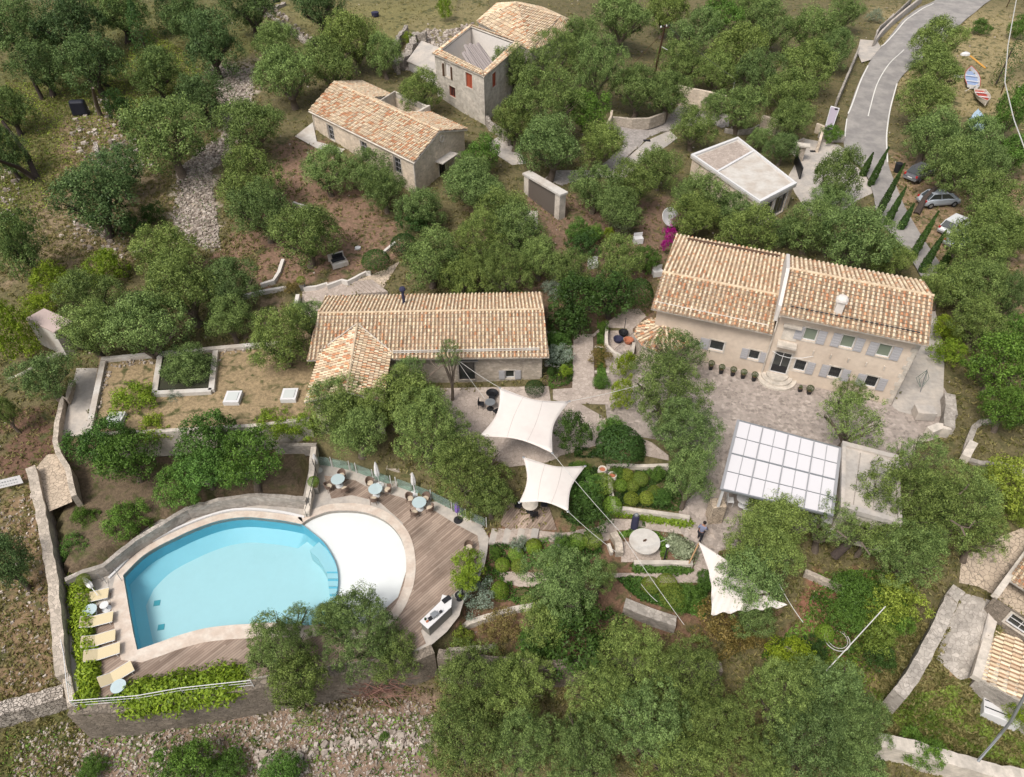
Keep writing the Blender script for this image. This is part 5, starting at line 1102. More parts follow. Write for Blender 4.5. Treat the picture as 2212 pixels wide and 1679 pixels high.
for a in [
 (707,372,125,100,'olive','in front of the left window of the stone cottage'),(795,375,120,100,'olive','in front of the middle window of the stone cottage'),(830,410,120,110,'olive','left of the stone cottage front corner'),(912,450,120,110,'olive','below the front corner of the stone cottage'),(1010,380,110,90,'olive','at the gable door of the stone cottage'),(1040,335,90,100,'green','right of the stone cottage canopy'),(1030,410,150,100,'olive','between the cottage gable and the dark gate'),(1085,460,130,90,'olive','left of the cream gateway'),
 (930,560,160,130,'olive','behind the stovepipe of the middle house'),(1030,520,150,130,'big','tallest of the clump behind the middle house'),(1120,500,140,110,'olive','upper right of the clump behind the middle house'),(1000,600,120,80,'olive','directly above the middle house ridge'),(1085,590,150,120,'big','dark, right part of the clump behind the middle house'),(1165,560,110,110,'olive','beside the pale rock clearing'),(1230,590,120,110,'olive','right end of the clump behind the middle house'),
 (1340,570,120,130,'olive','in the beds left of the main house roof'),(1250,655,150,110,'dark','dark, right of the middle house roof corner'),(1320,640,130,110,'dark','with white blossom, left of the oven yard'),(1225,690,100,90,'dark','above the garden path beds'),
 (1283,410,125,95,'olive','right of the cream gateway'),(1370,400,130,100,'olive','second right of the cream gateway'),(1425,362,115,85,'olive','in front of the left wall of the flat roofed building'),(1505,428,135,85,'olive','below the left wall of the flat roofed building'),(1582,462,105,62,'olive','at the front corner of the flat roofed building'),(1340,460,120,70,'olive','above the grey round bush'),(1500,470,120,80,'olive','right of the bougainvillea'),(1610,500,150,80,'olive','behind the left wing of the main house'),(1690,500,90,60,'olive','right of the small bougainvillea'),
 (1750,495,140,110,'olive','behind the middle of the main house roof'),(1850,520,180,120,'olive','behind the right wing of the main house'),(1925,560,110,90,'olive','at the top right corner of the main house roof'),(1810,385,115,150,'olive','right of the flat roofed building by the lane'),(1790,440,100,80,'olive','low, below the driveway entrance')]:
    tree(*a[:5],OL+a[5],group='olive trees between the houses',grow=.92)
for a in [
 (1200,130,150,120,'big','with the highest crown beside the ruined house'),(1110,150,110,110,'olive','touching the right wall of the ruined house'),(1290,150,140,170,'big','right crown of the tall pair beside the ruined house'),(1180,230,200,150,'big','massive, in front of the ruined house'),(1110,270,110,120,'olive','at the left foot of the massive tree'),(1190,320,170,120,'olive','in front of the massive tree, above the gateway'),(1270,250,110,120,'green','dark, left of the driveway planter'),(1300,312,120,100,'olive','on the driveway island'),
 (1375,200,130,90,'olive','inside the curved driveway wall, left'),(1440,210,120,80,'olive','inside the curved driveway wall, right'),(1499,278,112,105,'olive','small round, left of the flat roof, with a pale trunk'),(1600,235,125,85,'olive','on the small curved kerb wall above the flat roof'),(1690,320,90,62,'olive','behind the flat roof'),(1640,302,60,40,'olive','low, touching the flat roof top corner'),(1710,262,110,90,'olive','right of the small curved kerb wall'),
 (1345,45,150,110,'olive','right of the far hipped roof'),(1250,80,100,80,'olive','at the corner of the far hipped roof'),(1436,25,120,90,'olive','at the top edge behind the wooden pole'),(1500,75,130,110,'olive','right of the wooden pole top'),(1470,140,120,90,'olive','right of the wooden pole foot'),(1560,30,110,90,'green','at the top edge in the middle of the upper grove'),(1590,110,150,110,'olive','in the middle of the upper grove'),(1545,160,110,80,'olive','behind the golden driveway wall'),(1640,165,130,110,'olive','right of the thin white post'),(1665,60,130,110,'olive','at the top of the upper grove, right'),(1755,70,130,110,'olive','beside the thin wall left of the road'),(1740,150,140,110,'olive','left of the roadside verge'),(1800,110,90,100,'olive','nearest to the road ramp'),(1705,205,130,90,'olive','above the kiosk'),(1830,30,90,80,'olive','at the top edge left of the road'),(1630,20,100,60,'olive','at the top edge above the upper grove'),(1540,225,60,40,'olive','small, beside the golden driveway wall')]:
    tree(*a[:5],OL+a[5],group='olive trees of the upper right grove',grow=.9)
for a in [
 (2030,95,115,100,'olive','first right of the road at the top'),(2025,155,120,100,'olive','left of the small boats'),(1998,222,118,100,'olive','on the right side of the road bend'),(2010,290,130,100,'olive','left of the upturned blue boat'),(2085,305,130,100,'olive','below the upturned blue boat'),(2062,365,140,115,'olive','shading the grey cars'),(2120,350,110,100,'olive','behind the shaded cars'),(2180,250,80,130,'green','at the right edge right of the boats'),(2185,330,90,100,'green','at the right edge below the boats'),(2140,430,130,110,'olive','above the silver hatchback'),(2185,520,90,100,'olive','at the right edge beyond the parked cars'),(2145,490,140,100,'olive','overhanging the white hatchback'),
 (2100,550,150,110,'olive','below the small blue car'),(2100,620,140,120,'olive','right of the main house roof corner'),(2040,620,110,90,'olive','over the end of the lane'),(2120,700,130,120,'olive','right of the lime tree'),(2185,640,80,110,'olive','at the right edge level with the main house roof'),(2160,790,150,130,'green','dark, right of the yard'),(2180,880,120,120,'green','at the right edge below the yard wall'),(2195,730,80,100,'green','at the right edge above the yard wall')]:
    tree(*a[:5],OL+a[5],group='olive trees right of the road',clear=.5)
CT='olive trees of the courtyard and front garden'
for a in [
 (1460,760,150,130,'loose','thin crowned, over the round outbuilding'),(1440,850,190,130,'big','in front of the round outbuilding'),(1480,930,170,150,'big','tall, left of the glass pergola'),(1490,1030,110,130,'olive','low limbs of the courtyard left side, by the round shrubs'),(1840,905,165,110,'loose','hiding the right end of the main house ground floor'),(1835,845,80,60,'loose','small, in front of the grilled window'),
 (1985,990,130,100,'loose','behind the bar roof corner'),(1960,1080,220,150,'big','large, overhanging the bar roof'),(2080,1090,190,150,'big','with bare pale branches, right of the bar roof'),(2120,1160,130,120,'loose','thin, above the village paving'),(1790,1130,150,120,'loose','sparse, in front of the pergola right end'),(1665,1120,150,130,'olive','in front of the pergola middle'),(1650,1180,180,160,'big','standing over the folded sail'),(1628,1255,165,160,'olive','dark trunked, hiding the middle of the folded sail'),(1625,1330,110,90,'olive','low, at the lower edge of the folded sail'),(1960,1190,170,130,'big','right of the red soil patch'),(1880,1150,120,90,'olive','over the fallen dark trunk')]:
    tree(*a[:5],OL+a[5],group=CT,clear=1.0)
for a in [
 (1215,1262,195,150,'big','large, left of the round table garden'),(1295,1245,80,80,'olive','right side companion left of the round table'),(1180,1340,130,110,'olive','over the slanting garden wall'),
 (600,1400,170,180,'big','in front of the pool deck, left one'),(640,1480,150,160,'olive','lower, left one in front of the retaining wall'),(780,1365,210,150,'big','in front of the pool deck, right one'),(720,1340,100,90,'olive','slender top against the white shallow end'),(640,1335,90,80,'loose','small top against the blue water'),(850,1420,130,110,'olive','right of the pool deck pair, low'),
 (1020,1470,200,160,'big','left of the bottom centre mass'),(1120,1480,180,150,'big','second in the bottom centre mass'),(1000,1590,210,190,'big','at the bottom edge below the dry branches'),(1130,1610,190,170,'big','at the bottom edge, yellowish'),(1370,1420,180,140,'big','top crown of the bottom centre mass'),(1480,1460,190,150,'big','right shoulder of the bottom centre mass'),(1300,1500,180,150,'big','left shoulder of the bottom centre mass'),(1400,1560,220,180,'big','heart of the bottom centre mass'),(1540,1560,190,170,'big','right heart of the bottom centre mass'),(1270,1620,200,160,'big','at the bottom edge under the left shoulder'),(1480,1650,210,130,'big','at the bottom edge in the centre'),
 (1690,1500,190,150,'big','left crown of the bottom right tree'),(1800,1500,190,160,'big','beside the field wall at lower right'),(1740,1600,220,180,'big','at the bottom edge, right group'),(1860,1560,150,150,'big','nearest the lower right stone wall'),(1650,1650,150,110,'big','at the bottom edge between both masses'),(1850,1650,130,90,'olive','behind the bottom right pale wall')]:
    tree(*a[:5],OL+a[5],group='big olive trees along the front',clear=1.0,grow=.92)
for a in [(735,850,120,110,'olive','hanging over the front end of the wing roof'),(800,870,100,100,'olive','against the right side of the wing wall'),(880,800,90,60,'loose','thin top against the middle house eaves')]:
    tree(*a[:5],OL+a[5],group='olive trees of the pool garden',clear=1.6)
bush(408,795,108,78,'olive','grey green shrub filling the light well of the planted roof',zg=zg-.5,clear=-.5)
# conifers and cypresses
for (u,v,h,r,l) in [(322,130,7.5,1.6,'narrow dark conifer on the upper left slope'),(370,75,6,1.5,'dark conifer at the top edge left of the tall olive')]: cypress(u,v,h,r,l)
cypress(2150,185,12,1.5,'tall leaning cypress at the right edge beside the boats',lean=.25)
CG='young cypresses lining the lane'
for (u,v,h,l) in [(1878,402,3.9,'first cypress from the top of the lane row'),(1888,480,5.6,'tall cypress, second in the lane row'),(1912,488,3.8,'short cypress, third in the lane row'),(1943,497,2.6,'smallest cypress, fourth in the lane row'),(1968,558,4.4,'fifth cypress in the lane row'),(1988,590,4.0,'cypress next to the roof corner, sixth in the lane row'),(2026,590,3.6,'last cypress of the lane row, nearest the cars'),(1862,380,2.4,'small cypress above the first of the lane row')]: cypress(u,v,h*1.15,.36,l,CG,lean=.12)
# bushes
for a in [
 (225,582,95,80,'lime','big lime green bush above the planted roof clump'),(120,605,90,55,'lime','long lime bush left of the big lime bush'),(85,665,80,60,'lime','lime bush behind the pale shed'),(28,725,100,130,'lime','bright lime bush at the left edge beside the shed'),(255,233,65,75,'dark','dark bush below the round lone olive'),(330,465,55,45,'dark','dark bush left of the lower rubble strip'),(283,487,60,45,'dark','dark bush joined to the pair of olives'),
 (291,864,105,65,'lime','lime bush growing on the planted roof'),(378,867,45,50,'silver','small grey bush on the planted roof'),(345,930,90,60,'lime','lime bush in front of the planted roof edge'),(389,1050,105,80,'green','round green bush above the curved pool wall'),(189,1122,52,60,'green','small bush nearest the lower walkway end'),(278,1130,92,75,'green','round green bush behind the pool wall'),(176,1190,85,65,'green','feathery low bush inside the left wall'),
 (600,925,90,60,'lime','lime hedge bush above the brown wall, left'),(655,915,80,60,'lime','lime hedge bush above the brown wall, right'),(826,905,35,90,'lime','narrow lime vine climbing between the olives'),(812,566,60,40,'balldark','dark dome bush at the edge of the red soil lawn'),(873,531,58,42,'balldark','dark dome bush above the stair path'),(900,480,80,70,'dark','dark bush under the olive by the red lawn'),(628,622,36,30,'rust','rust coloured bush beside the stepped wall'),
 (1341,482,54,52,'ballsilver','large grey clipped dome bush above the main house'),(1280,504,50,34,'green','low green bush left of the grey dome'),(1313,508,24,36,'lime','small yellow bush left of the grey dome'),(1263,533,75,46,'dark','dark bush by the pale rock'),(1245,500,45,60,'green','bush behind the pale rock clearing'),(1380,640,60,75,'balldark','dark round bush left of the main house corner'),(1395,565,60,60,'green','green bush left of the main house gable'),
 (1195,625,50,32,'silver','silver shrub at the middle house roof end'),(1205,770,62,50,'silver','silver bush beside the garden path'),(1222,803,32,34,'lime','bright green bush beside the garden path'),(1190,805,18,40,'balldark','slim dark bush at the middle house side wall'),(1205,738,55,26,'green','low green bed in the upper left path bed'),(1305,712,26,36,'green','low green bed right of the path top'),(1298,770,50,38,'rust','dry bed right of the garden path'),(1300,825,40,35,'green','leafy bed at the lower right of the path'),
 (1350,790,50,90,'lime','bright lime bush below the oven yard wall, upper'),(1345,855,52,70,'lime','bright lime bush below the oven yard wall, lower'),(1155,840,42,26,'balldark','dark oval shrub by the middle house window'),(1240,940,85,100,'dark','dark clipped bush right of the upper sail'),(1338,965,100,60,'balldark','wide dark hedge left of the courtyard olive'),(1320,925,60,45,'green','green bush under the lime bush'),(1262,1060,80,60,'green','green bush right of the lower sail'),(1270,1110,100,90,'dark','dark rounded bush under the cables'),(1250,1020,50,30,'green','low shrub between the two sails'),
 (1300,1048,55,32,'ballyellow','yellow green clipped shrub by the urns'),(1322,1095,42,45,'ball','round green shrub beside the square bed'),(1390,1135,10,10,'green','tiny sprig on the lower path'),
 (2043,712,70,60,'lime','bright lime tree top right of the main house'),(2045,760,70,70,'lime','bright lime bush at the side yard'),(2176,1045,130,90,'yellow','yellow green bush at the right edge'),(2195,1110,60,50,'yellow','yellow bush at the right edge, lower'),(1990,1160,90,60,'green','green bush under the large right tree'),
 (1012,1228,78,64,'lime','yellow lemon bush at the end of the bar deck'),(1003,1258,60,44,'lime','lower yellow lemon bush at the bar deck'),(1024,1285,90,60,'silver','white flowering bush below the lemon bush'),(1080,1278,38,44,'ball','round clipped bush right of the lemon bush'),(1240,1375,200,100,'dark','large dark spreading hedge under the front olive'),(1165,1390,90,60,'green','light side of the spreading hedge'),(995,1375,60,40,'yellow','yellow green bush inside the wall by the bar'),(1080,1360,90,35,'rust','dry rusty bushes between the two walls'),
 (1530,1255,50,60,'green','green shrub at the foot of the folded sail'),(1480,1290,70,60,'green','leafy shrub left of the folded sail foot'),(1440,1262,46,36,'ballyellow','clipped yellow shrub in the lower bed'),(1405,1265,40,36,'ballyellow','second clipped yellow shrub in the lower bed'),(1455,1290,60,45,'ballyellow','wide clipped yellow shrub in the lower bed'),(1560,1350,120,50,'rust','reddish shrub below the folded sail'),(1610,1370,80,50,'rust','second reddish shrub below the folded sail'),(1700,1430,110,60,'lime','yellow green hedge right of the reddish shrubs'),
 (1780,1370,38,42,'ball','lone round clipped bush on the red soil'),(1830,1325,80,60,'green','ivy mound right of the red soil'),(1850,1280,100,50,'green','ivy along the pale wall right of the sail'),(1930,1300,120,100,'yellow','olive yellow bush above the fallen rail'),(1890,1370,100,60,'yellow','low olive yellow bush beside the fallen rail'),(1900,1420,70,60,'dark','dark ivy beside the field wall'),(1940,1340,70,70,'green','bush at the left of the field wall'),(1760,1405,60,40,'dark','dark low bush by the wire hoop'),
 (2200,1550,60,80,'lime','bright green bush at the right edge by the tank'),(1990,1620,90,40,'green','bush on the bottom right wall'),(490,1660,80,40,'green','low bush at the bottom edge below the pool'),(610,1665,90,40,'green','second low bush at the bottom edge below the pool'),(400,1655,120,50,'green','wide low bush at the bottom edge'),(200,1660,60,40,'green','small bush among the rubble at the bottom left'),(830,1590,20,20,'green','tiny bush in the rubble'),
 (960,20,36,50,'lime','bright green bush in the far meadow'),(885,85,30,30,'lime','small bright bush in the ruined yard'),(1890,35,36,30,'silver','agave like bush left of the road'),(1795,293,45,30,'green','bushes in the planter by the kiosk'),(2200,60,40,50,'green','bush on the dry slope at the top right'),(2120,60,40,30,'green','low bush in the dry meadow')]:
    bush(*a[:5],a[5],zg=(ZP+.25 if 'lemon bush' in a[5] and 'end' in a[5] or 'lower yellow lemon' in a[5] else None))
for a in [(1467,478,40,36,'magenta','bougainvillea crest above the main house roof corner'),(1448,505,34,36,'magenta','bougainvillea middle cluster at the main house roof corner'),(1437,530,22,30,'magenta','bougainvillea lowest cluster beside the gable'),(1668,490,30,34,'magenta','small bougainvillea below the flat roofed building')]:
    bush(*a[:5],a[5],name='bougainvillea',cat='shrub',clear=.4)
# clipped round shrubs in the square bed and the terraces left of it
SB='clipped round shrubs in the walled square bed'
for i,(x,y,w_,k,l) in enumerate([(857,690,95,'ball','first in the middle row of the square bed'),(950,695,90,'ballyellow','second in the middle row of the square bed'),(1010,640,110,'ballyellow','top right in the square bed'),(940,795,105,'ballyellow','left in the front row of the square bed'),(1058,790,105,'ballyellow','right in the front row of the square bed'),(1120,735,90,'ballyellow','right end of the square bed'),(900,610,100,'ballyellow','top left in the square bed'),(830,590,110,'green','corner of the square bed by the urns'),(1130,600,120,'green','loose, at the back right of the square bed'),(1180,780,150,'green','loose, at the front right of the square bed')]):
    u,v=T(1800,1400,x,y); bush(u,v,w_*.31,w_*.3,k,'round shrub '+l,group=SB,clear=.1)
for (x,y,w_,k,l) in [(2030,1225,110,'ball','upper round shrub right of the pool steps'),(1925,1308,105,'ball','left round shrub right of the pool deck'),(2055,1320,115,'ballyellow','yellowish round shrub right of the pool deck'),(1870,1220,90,'green','dark corner shrub at the foot of the pool stairs'),(2170,1170,110,'ball','round shrub beside the silver flower bush'),(2060,1150,130,'silver','silver flowering bush below the stairs')]:
    u,v=T(900,1400,x,y); bush(u,v,w_*.31,w_*.3,k,l,group='shrubs of the stair terrace',clear=.1)
for (x,y,w_,k,l) in [(370,1120,130,'silver','silver flowering bush above the long shrub row'),(430,1170,160,'green','wide green shrub in the row under the cables'),(520,1130,130,'ball','right shrub of the row under the cables'),(640,1110,140,'ballyellow','olive coloured shrub where the cables cross'),(180,1160,110,'ballyellow','yellow shrub in the middle of the stair terrace'),(320,1270,120,'ball','low round shrub behind the front olive')]:
    u,v=T(1800,1400,x,y); bush(u,v,w_*.31,w_*.3,k,l,group='shrubs of the stair terrace',clear=.1)
# long low hedges: rows of foliage along a line
def hedge(name,label,l,h,wd,matn,n,z=None,size=.2,cat='hedge'):
    pts=[(P(u,v,z) if z is not None else PG(u,v)) for u,v in l]; C=[];Nn=[]
    seg=[(a,b,(b-a).length) for a,b in zip(pts,pts[1:])]; tot=sum(s[2] for s in seg)
    for a,b,L in seg:
        k=int(n*L/tot); t=rng.uniform(0,1,k)[:,None]; c=np.array(a)+(np.array(b)-np.array(a))*t; d=rng.normal(0,1,(k,3)); d/=np.linalg.norm(d,axis=1)[:,None]; d[:,2]=abs(d[:,2])
        f=rng.uniform(.6,1.05,(k,1))*(1+.25*np.sin(c[:,:1]*3.1+1)*np.sin(c[:,1:2]*2.3)); C.append(c+d*f*np.array([wd/2,wd/2,h])); Nn.append(d)
    C=np.concatenate(C);Nn=np.concatenate(Nn); me=leaves(name,C,Nn,size,rng.normal(.5,.22,len(C)),matn); o=bpy.data.objects.new(name,me); COL.objects.link(o); return tag(o,label,cat)
hedge('hedge','low bright hedge along the pale wall above the lower path',TT(1800,1400,[(800,880),(1000,925),(1200,960),(1390,985)]),.45,.9,'lime',2600)
hedge('hedge','low leafy hedge below the round table terrace wall',TT(1800,1400,[(960,1330),(1150,1345),(1400,1350)]),.4,.8,'green',1900)
hedge('hedge','green border behind the round stone table',TT(1800,1400,[(860,1080),(1000,1060),(1130,1080),(1190,1150),(1190,1240)]),.45,.6,'green',1500)
hedge('hedge','silvery bed right of the lamp post by the round table',TT(1800,1400,[(1250,1120),(1330,1180),(1380,1220)]),.5,1.5,'silver',2200)
hedge('creeper_hedge','lime green creeper along the left railing of the pool deck',[(170,1258),(178,1310),(182,1370),(190,1430),(195,1490)]+[(188,1515)],.7,1.5,'lime',7000,ZP,.24)
hedge('creeper_hedge','flowering lime creeper spilling over the front railing of the pool deck',[(285,1512),(360,1502),(430,1490),(525,1472)],1.0,2.5,'lime',11500,ZP-.35,.24)
hedge('creeper_hedge','thin green creeper at the front left corner of the pool deck',[(195,1525),(250,1518),(300,1508)],.4,1.1,'green',1800,ZP-.2,.22)
hedge('hedge','ivy ground cover beside the fallen rail at lower right',[(1690,1420),(1760,1440),(1840,1450)],.5,2.6,'yellow',5000,None,.22)
# dry twigs under the front olives
mb=MB()
rr_=random.Random(3); 
for k in range(170):
    c=P(*T(900,1980,940+rr_.gauss(0,90),960+rr_.gauss(0,60)),-5.2+rr_.uniform(0,1.4)); a=rr_.uniform(0,6.28); l=rr_.uniform(.8,2.2); mb.tube([c,c+Vector((l*math.cos(a),l*math.sin(a)*.6,rr_.uniform(-.5,.5)))],[.025,.008],3)
tag(obj('dry_branches',mb,'twigs'),'heap of reddish dry twigs under the front olives',kind='stuff')
# leaning trunks at the left edge
for l,u0,v0,u1,v1,u2,v2,rad,mt in [('twin leaning dark trunk, steeper one, at the left edge',80,385,55,330,5,262,.3,'darkbark'),('twin leaning dark trunk, lower one, at the left edge',78,388,40,362,-10,345,.28,'darkbark'),('bare dark trunk rising from the grass at upper left',92,215,72,175,55,130,.24,'darkbark'),('dark trunk slanting up to the left on the upper slope',235,188,190,160,150,120,.25,'darkbark'),('pale dead trunk standing on the rocky mound at left',216,248,208,225,200,190,.28,'bark')]:
    p0,g=PG(u0,v0),0; p1=P(u1,v1,p0.z+2.2); p2=P(u2,v2,p0.z+4.5)
    tag(obj('leaning_trunk',MB().tube([p0-Vector((0,0,.3)),p0,p1,p2],[rad*1.4,rad,rad*.8,rad*.5],8),mt,smooth_=True),l,'tree trunk')
p0=P(*T(2610,1400,730,1240),-.8); p1=P(*T(2610,1400,990,1030),1.6)
tag(obj('leaning_trunk',MB().tube([p0,p0.lerp(p1,.5)+Vector((0,0,.2)),p1],[.3,.24,.16],8),'darkbark',smooth_=True),'dark leaning trunk between the pergola and the red soil','tree trunk')
def bare(label,l,rad=.035,m='cable'):
    tag(obj('bare_branch',MB().tube([P(*q,z) for q,z in l],[rad*(1-.6*i/(len(l)-1)) for i in range(len(l))],5),'bark'),label,'branch')
# ---------------------------------------------------------------- ground cover and rocks (uncountable)
NOGRASS=[[PG(u,v).xy[:] for u,v in q] for q in ([(1050,1150),(1300,1150),(1560,1010),(1520,1340),(1300,1420),(960,1400),(1000,1290)],[(1200,930),(1500,960),(1500,1150),(1180,1150)],[(1180,680),(1310,700),(1320,860),(1180,850)],[(200,1560),(930,1530),(950,1690),(200,1690)],[(460,150),(545,150),(500,330),(470,530),(385,480),(390,370),(480,290)])]
BUILT=[terrW,bedW]+[pxy(gD,0)]
for o in list(bpy.data.objects):
    if o.get('kind')=='structure' and o.name not in('ground','pool_terrace','pool_deck','road_marking') and o.type=='MESH':
        vs_=[(v.co.x,v.co.y) for v in o.data.vertices]
        BUILT.append(('tri',o.data))
GRID={}
for b in BUILT:
    if isinstance(b,tuple) and b[0]=='tri':
        for p in b[1].polygons:
            q=[b[1].vertices[i].co for i in p.vertices]; x0,x1=min(v.x for v in q),max(v.x for v in q); y0,y1=min(v.y for v in q),max(v.y for v in q)
            for i in range(int(x0//.5),int(x1//.5)+1):
                for j in range(int(y0//.5),int(y1//.5)+1):
                    if (i,j) not in GRID and inpoly(i*.5+.25,j*.5+.25,[(v.x,v.y) for v in q]): GRID[(i,j)]=1
    else:
        x0,x1=min(p[0] for p in b),max(p[0] for p in b); y0,y1=min(p[1] for p in b),max(p[1] for p in b)
        for i in range(int(x0//.5),int(x1//.5)+1):
            for j in range(int(y0//.5),int(y1//.5)+1):
                if inpoly(i*.5+.25,j*.5+.25,b): GRID[(i,j)]=1
HP=[[H(-19,0),H(.2,0),H(.2,7.5),H(-9.6,10.5),H(-19,10.5)],[(-15.3,35),(-9.3,35),(-9.3,41.6),(2.4,41.8),(2.2,49.5),(-15.3,49)],[p[:] for p in (fl,fr_,br,bl)],[p[:] for p in (c0,c1,c2,c3)],[p[:] for p in (L4,F4,R4,T4)]]
def blocked(x,y): return (int(x//.5),int(y//.5)) in GRID or any(inpoly(x,y,h) for h in HP)
def inframe(x,y,z,m=60):
    u,v,d=R((x,y,z)); return d>5 and -m<u<2212+m and -m<v<1679+m
def sample(n,u0=-40,u1=2250,v0=-60,v1=1720):
    out=[]
    while len(out)<n:
        u,v=random.uniform(u0,u1),random.uniform(v0,v1); p=PGq(u,v)
        if not blocked(p.x,p.y) and not any(inpoly(p.x,p.y,q) for q in NOGRASS): out.append(p)
    return out
def PGq(u,v):
    z=-1.
    for i in range(7):
        p=P(u,v,z); z=.4*z+.6*G0(p.x,p.y)
    p.z=G0(p.x,p.y); return p
def tufts():
    pts=sample(26000)+sample(7000,0,560,0,600)+sample(4000,1900,2212,1350,1650); C=[];Nn=[];S=[];Tt=[]
    for p in pts:
        k=random.randint(3,6); t=random.gauss(.55,.25)
        sc=random.uniform(.5,1.2)
        for _ in range(k):
            C.append((p.x+random.gauss(0,.13*sc),p.y+random.gauss(0,.13*sc),p.z+.08*sc+random.uniform(0,.1)*sc)); Nn.append((random.gauss(0,1),random.gauss(0,1),.7)); Tt.append(t+random.gauss(0,.12))
    me=leaves('grass_tufts',np.array(C),np.array(Nn),.3,np.array(Tt),'grass',.3); o=bpy.data.objects.new('grass_tufts',me); COL.objects.link(o); tag(o,'dry and green grass tufts over the open ground',kind='stuff')
tufts()
def cover(name,label,polys,n,matn,h,size=.16):
    C=[];Tt=[];k=0
    W=[[PG(u,v).xy[:] for u,v in q] for q in polys]
    for q in W:
        x0,x1=min(p[0] for p in q),max(p[0] for p in q); y0,y1=min(p[1] for p in q),max(p[1] for p in q); m=0; tries=0
        while m<n and tries<n*6:
            tries+=1; x,y=random.uniform(x0,x1),random.uniform(y0,y1)
            if not inpoly(x,y,q) or blocked(x,y): continue
            m+=1; f=.5+.5*math.sin(x*2.3+math.sin(y*1.9)*2)*math.sin(y*2.7+1.3*math.sin(x*1.7)); f2=random.random()
            if f<.22 and f2<.8: continue
            C.append((x,y,G0(x,y)+.03+h*f*math.sqrt(random.random()))); Tt.append(.5+.35*math.sin(x*1.1+y*.9)+random.gauss(0,.2))
    C=np.array(C); Nn=rng.normal(0,.6,(len(C),3))+np.array([0,0,.7]); me=leaves(name,C,Nn,size,np.array(Tt),matn); o=bpy.data.objects.new(name,me); COL.objects.link(o); tag(o,label,kind='stuff')
cover('ground_cover','leafy ground cover of the front garden beds',[[(1060,1170),(1290,1155),(1300,1200),(1180,1330),(1060,1290),(1030,1250)],[(1320,1240),(1530,1250),(1520,1340),(1380,1300)]],9000,'green',.45)
cover('ground_cover','dense plants in the square walled bed',[[(1320,1005),(1450,1010),(1490,1110),(1330,1090)]],7000,'dark',.16)
cover('ground_cover','plants between the sails and the square bed',[[(1230,1000),(1305,1020),(1330,1110),(1260,1150),(1210,1120)],[(1290,900),(1400,960),(1390,1000),(1240,990),(1230,920)]],5000,'dark',.5)
cover('ground_cover','mixed plants in the beds beside the garden path',[[(1183,690),(1235,700),(1238,830),(1185,845)],[(1290,690),(1325,790),(1318,850),(1290,850)]],4000,'green',.3)
cover('ground_cover','yellow green scrub on the slope at lower right',[[(1880,1490),(2000,1500),(2130,1460),(2212,1560),(2212,1660),(1960,1600)]],9000,'yellow',.35,.2)
cover('ground_cover','ivy and scrub right of the folded sail',[[(1760,1240),(1960,1230),(1950,1400),(1850,1470),(1700,1480),(1640,1420),(1740,1330)]],9000,'green',.35,.2)
cover('ground_cover','weeds growing through the rubble strip in the grove',[[(440,145),(560,150),(555,235),(510,335),(465,380),(490,550),(370,530),(365,470),(375,365),(430,310),(475,285),(460,200)]],2200,'green',.3,.2)
cover('ground_cover','weeds growing through the stones below the pool',[[(20,1580),(500,1560),(930,1540),(950,1679),(0,1679)]],2600,'green',.25,.2)
cover('ground_cover','green weeds on the shaded grove slope',[[(0,180),(230,180),(250,330),(140,420),(0,520)],[(230,160),(330,60),(440,150),(400,240),(240,300)]],8000,'yellow',.25,.22)
def rocks(name,label,polys,n,smin,smax,z=None,cols=((.38,.33,.28),(.3,.255,.22),(.46,.4,.35),(.22,.18,.15))):
    mb=MB(); W=[[ (P(u,v,z) if z is not None else PG(u,v)).xy[:] for u,v in q] for q in polys]
    A=[abs(sum(q[i][0]*q[(i+1)%len(q)][1]-q[(i+1)%len(q)][0]*q[i][1] for i in range(len(q)))) for q in W]
    ct=0
    while ct<n:
        q=random.choices(W,A)[0]; x=random.uniform(min(p[0] for p in q),max(p[0] for p in q)); y=random.uniform(min(p[1] for p in q),max(p[1] for p in q))
        if not inpoly(x,y,q): continue
        ct+=1
        if blocked(x,y) and z is None: continue
        s=smin+(smax-smin)*random.random()**3; g=(z if z is not None else G0(x,y)); vs=[]
        a=random.uniform(0,6.28); sx,sy,sz=s*random.uniform(.7,1.3),s*random.uniform(.5,1),s*random.uniform(.4,.9)
        for k in (-1,1):
            for i,j in ((-1,-1),(1,-1),(1,1),(-1,1)):
                px,py=i*sx*.5*random.uniform(.6,1.1)*(.8 if k>0 else 1),j*sy*.5*random.uniform(.6,1.1)*(.8 if k>0 else 1); vs.append((x+px*math.cos(a)-py*math.sin(a),y+px*math.sin(a)+py*math.cos(a),g+sz*.25+k*sz*.5*random.uniform(.6,1.1)))
        mb.add(vs,[(3,2,1,0),(4,5,6,7),(0,1,5,4),(1,2,6,5),(2,3,7,6),(3,0,4,7)],random.choice(cols))
    o=obj(name,mb,'rubble'); tag(o,label,kind='stuff')
rocks('rubble','pale loose rubble strip through the upper left grove',[[(455,145),(548,150),(543,232),(500,330),(455,370),(478,540),(410,530),(372,480),(385,370),(440,320),(485,290),(470,200)]],8000,.12,.42)
rocks('rubble','white loose stones on the slope below the pool wall',[[(30,1600),(130,1560),(400,1540),(620,1530),(760,1500),(930,1520),(950,1600),(900,1690),(30,1690)]],5600,.06,.26)
rocks('rubble','scattered stones left of the pool garden wall',[[(0,1080),(90,1060),(120,1280),(130,1490),(0,1530)]],450,.08,.3)
rocks('rubble','boulders and stones of the ruined terrace at upper left',[[(150,270),(215,190),(290,300),(330,360),(250,380),(160,330)],[(0,350),(50,370),(30,480),(0,480)],[(130,510),(180,440),(330,560),(200,560)]],700,.12,.6)
